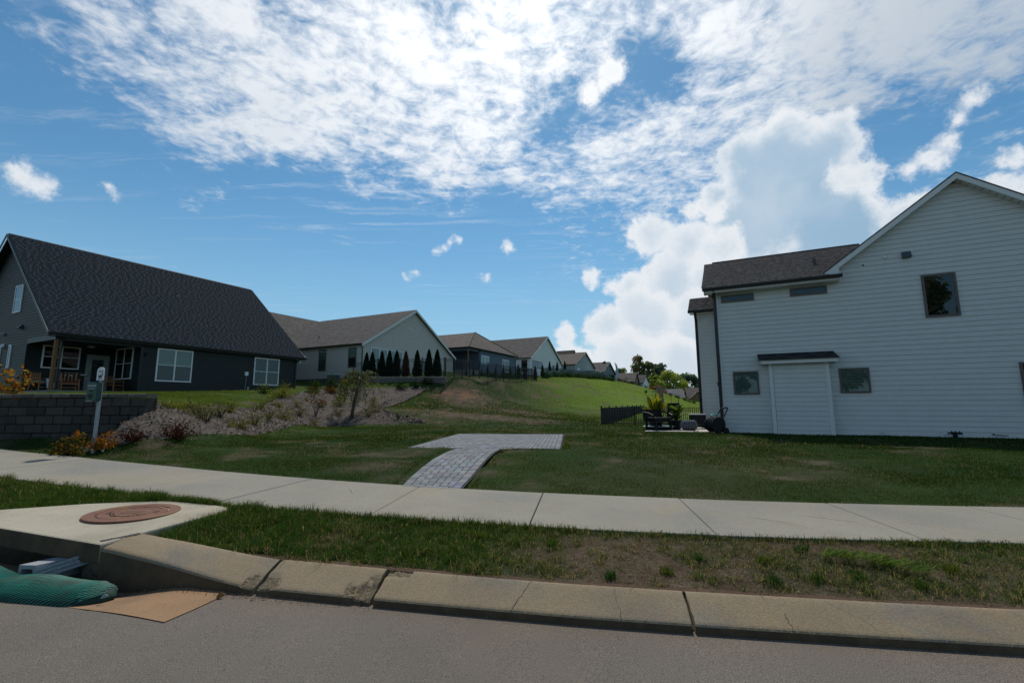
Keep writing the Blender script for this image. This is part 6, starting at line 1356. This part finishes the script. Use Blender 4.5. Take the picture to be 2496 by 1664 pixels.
m_ = MB(); m_.box(-.42, .42, -.25, .25, .30, .82); m_.build('cabinet', BLACK, gr); m_ = MB(); m_.extr([(-.40, -.26, .92), (-.40, .26, .92), (-.40, .24, 1.10), (-.40, .08, 1.20), (-.40, -.12, 1.18), (-.40, -.25, 1.05)], (.80, 0, 0)); fix_normals(m_.build('lid', BLACK, gr)); m_ = MB(); m_.box(-.42, .42, -.27, .25, .82, .92); m_.build('control_panel', BLACK, gr)
for a in (-.22, 0, .22): m_ = MB(); m_.tube([(a, -.27, .87), (a, -.315, .87)], .028, 10); m_.build('knob', SIGNW, gr)
m_ = MB(); m_.tube([(-.3, -.30, 1.02), (.3, -.30, 1.02)], .014, 6); m_.build('handle', GALV, gr)
for a in (-.40, .38): m_ = MB(); m_.box(a, a + .02, -.2, .2, 0, .3); m_.build('leg', BLACK, gr)
m_ = MB(); m_.box(.42, .78, -.22, .2, .86, .89); m_.build('side_shelf', BLACK, gr)
m_ = MB(); m_.lathe([(.001, 0), (.15, 0), (.19, .05), (.18, .07), (.001, .075)], 14); o = m_.build('serving_bowl', CURTW); o.location = hp(1.93, 1.9, .95); tag(o, 'pale bowl on the side shelf of the black grill', 'bowl')
m_ = MB(); m_.lathe([(.001, 0), (.10, 0), (.12, .34), (.105, .34), (.09, .03), (.001, .03)], 14); o = m_.build('bucket', GALV); o.location = hp(2.32, 1.6, .06); tag(o, 'small grey bucket standing beside the porch door', 'bucket')

# air conditioner by the far corner of the dark house
ac = empty('air_conditioner', (-12.95, 33.0, float(hgt(-12.95, 33.0))), rad(20), 'grey outdoor air conditioner unit between the dark and the beige house', 'air conditioner')
m_ = MB(); m_.box(-.42, .42, -.42, .42, 0, .95); m_.build('casing', mat('ac_grey', (.05, .06, .065), .6, .1, 6), ac); m_ = MB(); m_.box(-.45, .45, -.45, .45, .95, 1.0); m_.build('top_cover', GALV, ac)
m_ = MB()
for i in range(12): z = .08 + i * .07; m_.box(-.43, .43, -.435, -.425, z, z + .03); m_.box(.425, .435, -.43, .43, z, z + .03)
m_.build('grille', GUTT, ac)

# ------------------------------------------------------------------ patio beside the white house
WHO = Vector((7.71, 16.9, .46))
m_ = MB(); P4 = [(5.02, 17.62), (7.45, 16.88), (8.95, 20.0), (6.6, 21.0)]; m_.hexa([(x, y, .30) for x, y in P4] + [(x, y, .485) for x, y in P4]); tag(m_.build('patio_slab', CONCP), kind='structure')
PZ = .486
ch = empty('patio_chair', (5.80, 18.35, PZ), rad(20), 'low black metal armchair in front of the yellow potted plant', 'chair'); h = .34
for sx in (-1, 1):
    for sy in (-1, 1): m_ = MB(); m_.box(sx * h - .035, sx * h + .035, sy * .30 - .035, sy * .30 + .035, 0, .36); m_.build('leg', BLACK, ch)
m_ = MB(); m_.box(-.42, .42, -.36, .36, .32, .39); m_.build('seat_frame', BLACK, ch)
m_ = MB(); m_.box(-.40, .40, -.34, .32, .39, .50); o = m_.build('cushion', mat('charcoal_fabric', (.014, .016, .020), .8, .2, 20), ch); bv = o.modifiers.new('b', 'BEVEL'); bv.width = .04; bv.segments = 2
m_ = MB(); m_.hexa([(-.44, .24, .40), (.44, .24, .40), (.44, .38, .40), (-.44, .38, .40), (-.42, .36, .80), (.42, .36, .80), (.42, .44, .78), (-.42, .44, .78)]); m_.build('backrest', BLACK, ch)
for sx in (-1, 1):
    m_ = MB(); m_.tube([(sx * .42, -.32, .40), (sx * .46, -.30, .58), (sx * .47, -.05, .66), (sx * .46, .34, .70)], .028, 6); m_.build('armrest', BLACK, ch)
    for k_ in range(5): y = -.2 + k_ * .11; m_ = MB(); m_.tube([(sx * .43, y, .38), (sx * .465, y, .64)], .014, 5); m_.build('arm_bar', BLACK, ch)
ch2 = empty('patio_chair', (7.15, 20.4, PZ), rad(160), 'tall-backed black patio chair behind the potted canna', 'chair')
for sx in (-1, 1):
    for sy in (-1, 1): m_ = MB(); m_.tube([(sx * .25, sy * .25, 0), (sx * .24, sy * .24, .42)], .022, 6); m_.build('leg', BLACK, ch2)
m_ = MB(); m_.box(-.28, .28, -.28, .28, .40, .46); m_.build('seat', BLACK, ch2); m_ = MB(); m_.hexa([(-.27, .24, .44), (.27, .24, .44), (.27, .29, .44), (-.27, .29, .44), (-.26, .34, 1.06), (.26, .34, 1.06), (.26, .38, 1.06), (-.26, .38, 1.06)]); m_.build('backrest', BLACK, ch2)
tb = empty('low_table', (5.95, 18.75, PZ), 0, 'low wide table with a pale blue top behind the black armchair', 'table')
m_ = MB(); m_.lathe([(.001, .11), (.62, .11), (.64, .12), (.64, .13), (.62, .135), (.001, .135)], 28); m_.build('table_top', RUG, tb); m_ = MB(); m_.lathe([(.45, 0), (.58, .105), (.001, .105)], 20); m_.build('base', BLACK, tb)
pf = empty('pouf', (6.90, 18.05, PZ), 0, 'round grey ribbed pouf on the patio', 'pouf')
m_ = MB(); m_.lathe([(.001, 0), (.21, .005), (.25, .05), (.285, .16), (.285, .24), (.25, .34), (.22, .375), (.001, .375)], 30); m_.build('body', mat('pouf_core', (.03, .035, .04), .9, .2, 9), pf, smooth=True)
for i in range(26):
    t = 2 * math.pi * i / 26; c_, s_ = math.cos(t), math.sin(t); m_ = MB(); m_.tube([(.235 * c_, .235 * s_, .03), (.28 * c_, .28 * s_, .12), (.292 * c_, .292 * s_, .20), (.275 * c_, .275 * s_, .29), (.235 * c_, .235 * s_, .36), (.15 * c_, .15 * s_, .378)], [.016, .020, .021, .020, .018, .012], 5); m_.build('rib', POUF, pf, smooth=True)
db = empty('fire_table', (7.75, 19.3, PZ), rad(-20), 'black box-shaped fire table with a pale rim beyond the pouf', 'table')
m_ = MB(); m_.box(-.31, .31, -.3, .3, .18, .56); m_.build('body', BLACK, db); m_ = MB(); m_.box(-.34, .34, -.33, .33, .56, .60); m_.build('rim', GALV, db); m_ = MB(); m_.box(-.28, .55, -.27, .27, .08, .14); m_.build('shelf', BLACK, db)
for sx in (-1, 1):
    for sy in (-1, 1): m_ = MB(); m_.box(sx * .27 - .02, sx * .27 + .02, sy * .25 - .02, sy * .25 + .02, 0, .18); m_.build('leg', BLACK, db)
# potted plants
def strap_leaf(mb, base, az, ln, wd, lean, col, seg=7, droop=.5):
    d = Vector((math.cos(az), math.sin(az), 0)); s = Vector((-d.y, d.x, 0)); pts = []
    for i in range(seg + 1):
        t = i / seg; p = Vector(base) + d * ln * (lean * t + .35 * droop * t * t) + Vector((0, 0, ln * (t * (1 - lean * .5) - droop * t * t * .55))); wv = wd * math.sin(math.pi * min(1, t * .9 + .07)) ** .8
        pts += [tuple(p - s * wv / 2 + Vector((0, 0, wv * .18))), tuple(p), tuple(p + s * wv / 2 + Vector((0, 0, wv * .18)))]
    mb.col = col; mb.add(pts, [(3 * i, 3 * i + 1, 3 * i + 4, 3 * i + 3) for i in range(seg)] + [(3 * i + 1, 3 * i + 2, 3 * i + 5, 3 * i + 4) for i in range(seg)])
def pot(o, r, h): m_ = MB(); m_.lathe([(.001, 0), (r * .72, 0), (r, h * .9), (r * 1.05, h * .9), (r * 1.05, h), (r * .9, h), (r * .86, h * .86), (.001, h * .86)], 20); m_.build('pot', POT, o, smooth=False)
p1 = empty('potted_plant', (5.95, 19.15, PZ), 0, 'big potted plant with broad yellow-green leaves and orange canna blooms', 'potted plant'); pot(p1, .30, .42)
for i in range(46):
    q = random.random(); m_ = MB(); strap_leaf(m_, (random.uniform(-.1, .1), random.uniform(-.1, .1), .38), random.random() * 6.28, random.uniform(.80, 1.40), random.uniform(.12, .19), random.uniform(.10, .50), (.20 + .16 * q, .22 + .10 * q, .02 + .02 * q) if random.random() < .72 else (.08, .12, .02), droop=random.uniform(.1, .5)); m_.build('leaf', LEAF, p1, colors=True, smooth=True)
for (dx_, dy_, zt_, bl_) in ((-.12, -.1, 1.66, 1), (.22, .0, 1.72, 1), (.36, -.05, 1.50, 1), (-.34, .05, 1.50, 0)):
    m_ = MB(); m_.tube([(dx_ * .4, dy_, .4), (dx_ * .7, dy_, 1.1), (dx_, dy_, zt_)], [.012, .010, .007], 5); m_.build('stem', mat('plant_stem', (.05, .06, .03), .8, .2, 9), p1)
    m_ = MB(); 
    for k_ in range(7): a = random.random() * 6.28; m_.add([(dx_, dy_, zt_ - .03), (dx_ + .07 * math.cos(a), dy_ + .07 * math.sin(a), zt_ + .02), (dx_ + .05 * math.cos(a + .5), dy_ + .05 * math.sin(a + .5), zt_ + .09), (dx_ + .02 * math.cos(a + .6), dy_ + .02 * math.sin(a + .6), zt_ + .03)], [(0, 1, 2, 3)])
    m_.build('flower', ORANGE if bl_ else BLACK, p1)
p2 = empty('potted_plant', (6.65, 18.75, PZ), 0, 'potted canna with dark green paddle leaves and thin red bud stalks', 'potted plant'); pot(p2, .22, .36)
for i in range(22):
    m_ = MB(); strap_leaf(m_, (random.uniform(-.06, .06), random.uniform(-.06, .06), .33 + random.random() * .35), random.random() * 6.28, random.uniform(.45, .75), random.uniform(.13, .22), random.uniform(.25, .75), random.choice([(.03, .07, .03), (.05, .10, .03), (.12, .16, .03)]), droop=random.uniform(.2, .7)); m_.build('leaf', LEAF, p2, colors=True, smooth=True)
for (dx_, zt_) in ((-.16, 1.40), (.14, 1.18)):
    m_ = MB(); m_.tube([(0, 0, .36), (dx_ * .8, 0, .9), (dx_, 0, zt_)], [.012, .009, .006], 5); m_.build('stem', mat('plant_stem'), p2); m_ = MB(); m_.lathe([(.001, -.12), (.018, -.06), (.012, .02), (.001, .08)], 6, cx=dx_, cz=zt_); m_.build('bud', mat('red_bud', (.16, .03, .02), .7, .2, 9), p2)
# folded tan umbrella
um = empty('folded_umbrella', (6.75, 20.9, PZ), 0, 'folded tan patio umbrella standing among the patio plants', 'umbrella')
m_ = MB(); m_.tube([(-.12, 0, 0), (-.12, 0, 1.86)], .035, 8); m_.build('pole', TAN, um); m_ = MB(); m_.lathe([(.001, 0), (.28, 0), (.28, .06), (.06, .09), (.001, .09)], 16, cx=-.12); m_.build('base', BLACK, um)
m_ = MB(); m_.lathe([(.155, .62), (.175, .72), (.15, 1.0), (.115, 1.4), (.075, 1.78), (.03, 1.86)], 28, rim=lambda t: 1 + .22 * math.cos(7 * t)); m_.build('folded_canopy', TAN, um, smooth=True)
m_ = MB(); m_.box(-.34, .30, -.05, .05, 1.56, 1.61); m_.box(-.02, .24, -.08, .08, 1.60, 1.74); m_.build('arm', TAN, um)
# hose reel cart at the corner of the white house
hr = empty('hose_reel', (7.28, 16.45, .47), rad(12), 'black garden hose reel cart leaning at the white house corner', 'hose reel')
for y in (-.20, .20): m_ = MB(); m_.tube([(-.08, y - .02, .30), (-.08, y + .02, .30)], .27, 22); m_.build('reel_disc', BLACK, hr)
m_ = MB(); m_.tube([(-.08, -.18, .30), (-.08, .18, .30)], .10, 14); m_.build('reel_drum', BLACK, hr)
for k_ in range(9):
    r_ = .16 + .035 * (k_ % 3); y = -.15 + .036 * k_; m_ = MB(); m_.tube([(-.08 + r_ * math.cos(t), y + .01 * math.sin(t), .30 + r_ * math.sin(t)) for t in np.linspace(0, 6.283, 25)], .017, 6); m_.build('hose_coil', mat('dark_hose', (.012, .03, .03), .5, .2, 9), hr, smooth=True)
for k_ in range(4): m_ = MB(); m_.tube([(-.10 + .16 * math.cos(t) + .02 * k_, -.1 + .06 * k_, .60 + .05 * math.sin(t) + .012 * k_) for t in np.linspace(0, 3.3, 14)], .015, 6); m_.build('loose_hose', TEAL, hr, smooth=True)
for y in (-.21, .21): m_ = MB(); m_.tube([(.12, y, .02), (.05, y, .45), (.30, y * .9, .80), (.36, y * .7, .88)], .022, 6); m_.build('handle_frame', BLACK, hr); m_ = MB(); m_.tube([(-.25, y, .0), (-.05, y, .12), (.16, y, .02)], .02, 6); m_.build('foot', BLACK, hr)
m_ = MB(); m_.tube([(.36, -.15, .88), (.36, .15, .88)], .026, 8); m_.build('grip', BLACK, hr)
for y in (-.26, .26): m_ = MB(); m_.tube([(.16, y - .02, .09), (.16, y + .02, .09)], .11, 16); m_.build('wheel', BLACK, hr)

# ------------------------------------------------------------------ grass
def blades(name, x, y, h, wd, cols, label, seg2=True, zfn=ground, lean=.6):
    n = len(x); z = np.asarray(zfn(x, y)) - .012; a = RNG.random(n) * 6.283; le = np.abs(RNG.normal(0, lean, n)); d = np.stack([np.cos(a), np.sin(a), np.zeros(n)], 1); f_ = RNG.random(n) * 6.283; s = np.stack([np.cos(f_), np.sin(f_), np.zeros(n)], 1) * wd[:, None] * .5
    p = np.stack([x, y, z], 1); up = np.array((0, 0, 1.))
    if seg2:
        m_ = p + d * (h * le * .35)[:, None] + up * (h * .58)[:, None]; t = p + d * (h * le * 1.1)[:, None] + up * (h * (1 - .25 * le))[:, None]
        V = np.stack([p - s, p + s, m_ + s * .75, m_ - s * .75, t], 1).reshape(-1, 3); i = np.arange(n)[:, None] * 5; F = [i + np.array([0, 1, 2, 3]), i + np.array([3, 2, 4])]; k_ = 5
    else:
        t = p + d * (h * le)[:, None] + up * h[:, None]; V = np.stack([p - s, p + s, t], 1).reshape(-1, 3); i = np.arange(n)[:, None] * 3; F = [i + np.array([0, 1, 2])]; k_ = 3
    return tag(link(name, np_mesh(name, V, F, np.repeat(cols, k_, 0), GRASSM)), label, 'grass', kind='stuff')
def seen(x, y): return np.abs(x) < 1.17 * y + .5
def grass_cols(x, y, dead):
    n = len(x); g = turf_col(x, y) * RNG.uniform(.75, 1.35, (n, 1)); yl = RNG.random(n) < .12; g[yl] = g[yl] * np.array((1.7, 1.35, 1.0))
    st = np.array((.20, .155, .09)) * RNG.uniform(.55, 1.35, (n, 1)); return np.where(dead[:, None], st, g)
def sow(n, xr, yr, extra=None):
    x = RNG.uniform(*xr, n); y = RNG.uniform(0, 1, n); lo, hi = yr; y = lo(x) + (hi(x) - lo(x)) * y; k_ = seen(x, y)
    if extra is not None: k_ &= extra(x, y)
    return x[k_], y[k_]
# verge
x, y = sow(60000, (-9.5, 5.2), (verge_lo, lambda q: sn(q) - .0), lambda x, y: ~inpoly(x, y, SLAB))
cx_, cy_ = sow(5200, (-9.5, 5.2), (verge_lo, lambda q: sn(q) - .0), lambda x, y: ~inpoly(x, y, SLAB)); k_ = RNG.random(len(cx_)) < 1.05 - .93 * deadness(cx_, cy_); cx_, cy_ = cx_[k_], cy_[k_]; i = RNG.integers(0, len(cx_), 75000)
x2, y2 = cx_[i] + RNG.normal(0, .022, len(i)), cy_[i] + RNG.normal(0, .020, len(i)); k_ = (y2 > verge_lo(x2) + .01) & (y2 < sn(x2) + .02) & ~inpoly(x2, y2, SLAB); nu = len(x); x, y = np.r_[x, x2[k_]], np.r_[y, y2[k_]]; intuft = np.arange(len(x)) >= nu
d = deadness(x, y); keep = intuft | (RNG.random(len(x)) < 1.0 - .97 * d ** .8); intuft = intuft[keep]; x, y, d = x[keep], y[keep], d[keep]; n = len(x)
clump = vnoise(x, y, 5.5, 2, 41); tall = (.022 + .040 * clump) * (1.15 - .5 * d) * RNG.uniform(.45, 1.45, n) * np.where(x < -1.3, 1.35, 1.0) * np.where(intuft, 1.3, .8)
blades('verge_grass', x, y, tall, RNG.uniform(.0028, .0050, n), 1.55 * grass_cols(x, y, RNG.random(n) < np.where(intuft, .06, .24) + .40 * d), 'ragged grass of the verge between kerb and sidewalk', lean=.95)
# straw thatch lying flat in the bare patches
x, y = sow(60000, (-6, 5.2), (verge_lo, lambda q: sn(q) - .02), lambda x, y: ~inpoly(x, y, SLAB)); d = deadness(x, y); keep = RNG.random(len(x)) < d; x, y = x[keep], y[keep]; n = len(x)
st = np.array((.21, .165, .105)) * RNG.uniform(.35, 1.35, (n, 1)); blades('verge_thatch', x, y, RNG.uniform(.010, .022, n), RNG.uniform(.003, .005, n), st, 'dry thatch in the bare patches of the verge', lean=2.2)
# lawn, three belts
def no_hard(x, y): return ~inpoly(x, y, PATH_POLY) & ~inpoly(x, y, PAD_POLY) & ~inpoly(x, y, MULCH_POLY) & ~((y > WALL_Y - .15) & (y < WALL_Y + .3) & (x < WALL_X + .1)) & ~inpoly(x, y, P4)
def off_house(x, y):
    c, s = math.cos(-WH_A), math.sin(-WH_A); u = (x - 7.71) * c - (y - 16.9) * s; v_ = (x - 7.71) * s + (y - 16.9) * c
    return ~((u > 0) & (v_ > -.02))
def off_row(x, y):
    c, s = math.cos(-RA), math.sin(-RA); v_ = (x - ROW.x) * s + (y - ROW.y) * c; return v_ < -.1
def lawn(name, n, t0, t1, hh, ww, label, seg2, xr=(-16, 16), p=1.0):
    x, y = sow(n, xr, (lambda q: sf(q) + t0, lambda q: sf(q) + t1), lambda x, y: no_hard(x, y) & off_house(x, y) & off_row(x, y)); d = deadness(x, y); cl_ = clay(x, y); keep = RNG.random(len(x)) < (1.0 - .72 * d ** 1.2) * (1 - cl_); x, y, d = x[keep], y[keep], d[keep]; m_ = len(x)
    k_ = vnoise(x, y, 2.4, 3, 51); h_ = hh * (.55 + .9 * k_) * RNG.uniform(.6, 1.35, m_) * (1 - .3 * d); blades(name, x, y, h_, ww * RNG.uniform(.7, 1.3, m_), grass_cols(x, y, RNG.random(m_) < .08 + .60 * d), label, seg2, hgt)
lawn('lawn_grass', 130000, .0, 2.0, .036, .0055, 'mown grass along the far side of the sidewalk', True, (-14, 10))
lawn('lawn_grass', 170000, 2.0, 6.0, .042, .009, 'mown grass of the middle lawn', False, (-16, 16))
lawn('lawn_grass', 170000, 6.0, 14.0, .055, .018, 'mown grass of the lawn by the white house and paver pad', False, (-24, 20))
lawn('lawn_grass', 70000, 14.0, 30.0, .075, .038, 'grass of the back lawn and the toe of the slope', False, (-34, 30))
x = RNG.uniform(-10, 45, 120000); y = 30 + 90 * RNG.random(120000) ** 1.4; k_ = seen(x, y) & inpoly(x, y, HILL) & no_hard(x, y) & off_row(x, y); x, y = x[k_], y[k_]; d = deadness(x, y); k_ = RNG.random(len(x)) < (1 - .7 * d) * (1 - clay(x, y)); x, y, d = x[k_], y[k_], d[k_]; n = len(x)
blades('hill_grass', x, y, RNG.uniform(.04, .10, n), RNG.uniform(.04, .10, n), grass_cols(x, y, RNG.random(n) < .12 + .6 * d), 'longer grass on the terrace slope', False, hgt)
# fringe spilling over sidewalk and pad edges, taller weeds, and the sprawling crabgrass runner
def fringe(pts, n, hh, label, nm='edge_grass', sp=.05):
    fx, fy = resample(pts, 400); i = RNG.integers(0, 400, n); x = fx[i] + RNG.normal(0, sp, n); y = fy[i] + RNG.normal(0, sp, n); blades(nm, x, y, hh * RNG.uniform(.5, 1.4, n), RNG.uniform(.004, .008, n), grass_cols(x, y, RNG.random(n) < .15) * 1.15, label, True, lambda a, c: np.maximum(ground(a, c), 0), .6)
fringe([(-3.2, 5.33), (-1.2, 4.97), (.6, 4.64)], 2600, .062, 'longer grass hanging over the near edge of the sidewalk', sp=.035)
fringe([(.6, 4.63), (1.9, 4.42), (4.4, 4.16)], 1500, .045, 'sparse longer grass along the sidewalk past the path', sp=.03)
fringe([padmap(-.06, .0)[:2], padmap(1.1, -.06)[:2]], 900, .085, 'long grass at the near corner of the paver pad', sp=.06); fringe([padmap(2.2, -.1)[:2], padmap(PW + .1, -.1)[:2], padmap(PW + .12, 2.2)[:2]], 1500, .085, 'long grass around the far corner of the paver pad', sp=.10)
fringe([padmap(-.15, .3)[:2], padmap(-.2, PD)[:2]], 1200, .075, 'long grass beside the paver pad', sp=.12)
fringe([(-3.0, 4.75), (-2.2, 5.0)], 1500, .085, 'lush tuft beside the drain slab', sp=.14); fringe([(-7.5, 6.3), (-5.2, 5.75), (-4.5, 5.75)], 1800, .075, 'lush grass behind the drain slab', sp=.10)
tufts = [(2.28, 3.62), (2.62, 3.66), (2.05, 3.95), (1.55, 4.0), (3.0, 3.85), (1.2, 3.78), (.75, 3.72), (2.95, 3.5), (3.4, 3.75), (1.95, 3.62), (.35, 4.35), (-.3, 4.5), (2.5, 4.15)]
for i, (tx_, ty_) in enumerate(tufts):
    n = 90; a = RNG.random(n) * 6.28; r_ = RNG.random(n) * .06; x = tx_ + r_ * np.cos(a); y = ty_ + r_ * np.sin(a); g_ = np.array([(.03, .075, .02), (.05, .10, .02), (.08, .11, .02)])[i % 3] * RNG.uniform(.7, 1.3, (n, 1)); z_ = ground(x, y)
    V = []; F = []
    o = blades('weed', x - tx_, y - ty_, RNG.uniform(.03, .085, n), RNG.uniform(.004, .007, n), g_, None, True, lambda p, q: p * 0 + .0, .9); o.location = (tx_, ty_, gz(tx_, ty_)); o['kind'] = ''; del o['kind']
    tag(o, ['dark green weed tuft on the bare verge', 'mid green weed tuft on the bare verge', 'yellowish weed tuft on the bare verge'][i % 3], 'weed', 'weed tufts on the bare verge')
mb = MB(); run = [(2.55, 3.98), (2.75, 3.93), (2.95, 3.80), (3.12, 3.66)]; rx, ry_ = resample(run, 34)
for i in range(34):
    for k_ in range(4):
        q = random.random(); mb_ = mb; strap_leaf(mb_, (rx[i] + random.gauss(0, .01), ry_[i] + random.gauss(0, .01), gz(rx[i], ry_[i]) + .02), math.atan2(-.3, .5) + random.choice((-1, 1)) * random.uniform(.3, 1.1), random.uniform(.08, .16), .009, .75, (.07 + .06 * q, .14 + .06 * q, .035), 4, .3)
o = mb.build('crabgrass_runner', LEAF, colors=True); tag(o, 'bright green sprawling weed runner on the bare verge', 'weed')

# trees across the street, seen only as reflections in the panes
for i, (x, y, h, w_) in enumerate([(3, -34, 15, 10), (9.5, -38, 14, 7), (-8, -40, 11, 10), (24, -36, 9, 9), (34, -44, 12, 11), (-22, -42, 12, 11)]):
    tree('street_tree', x, y, .8, h, w_, TG, ['round', 'tall', 'broad', 'small', 'large', 'wide'][i] + ' leafy tree across the street behind the viewer', n=2600, ls=.7, clumps=22)
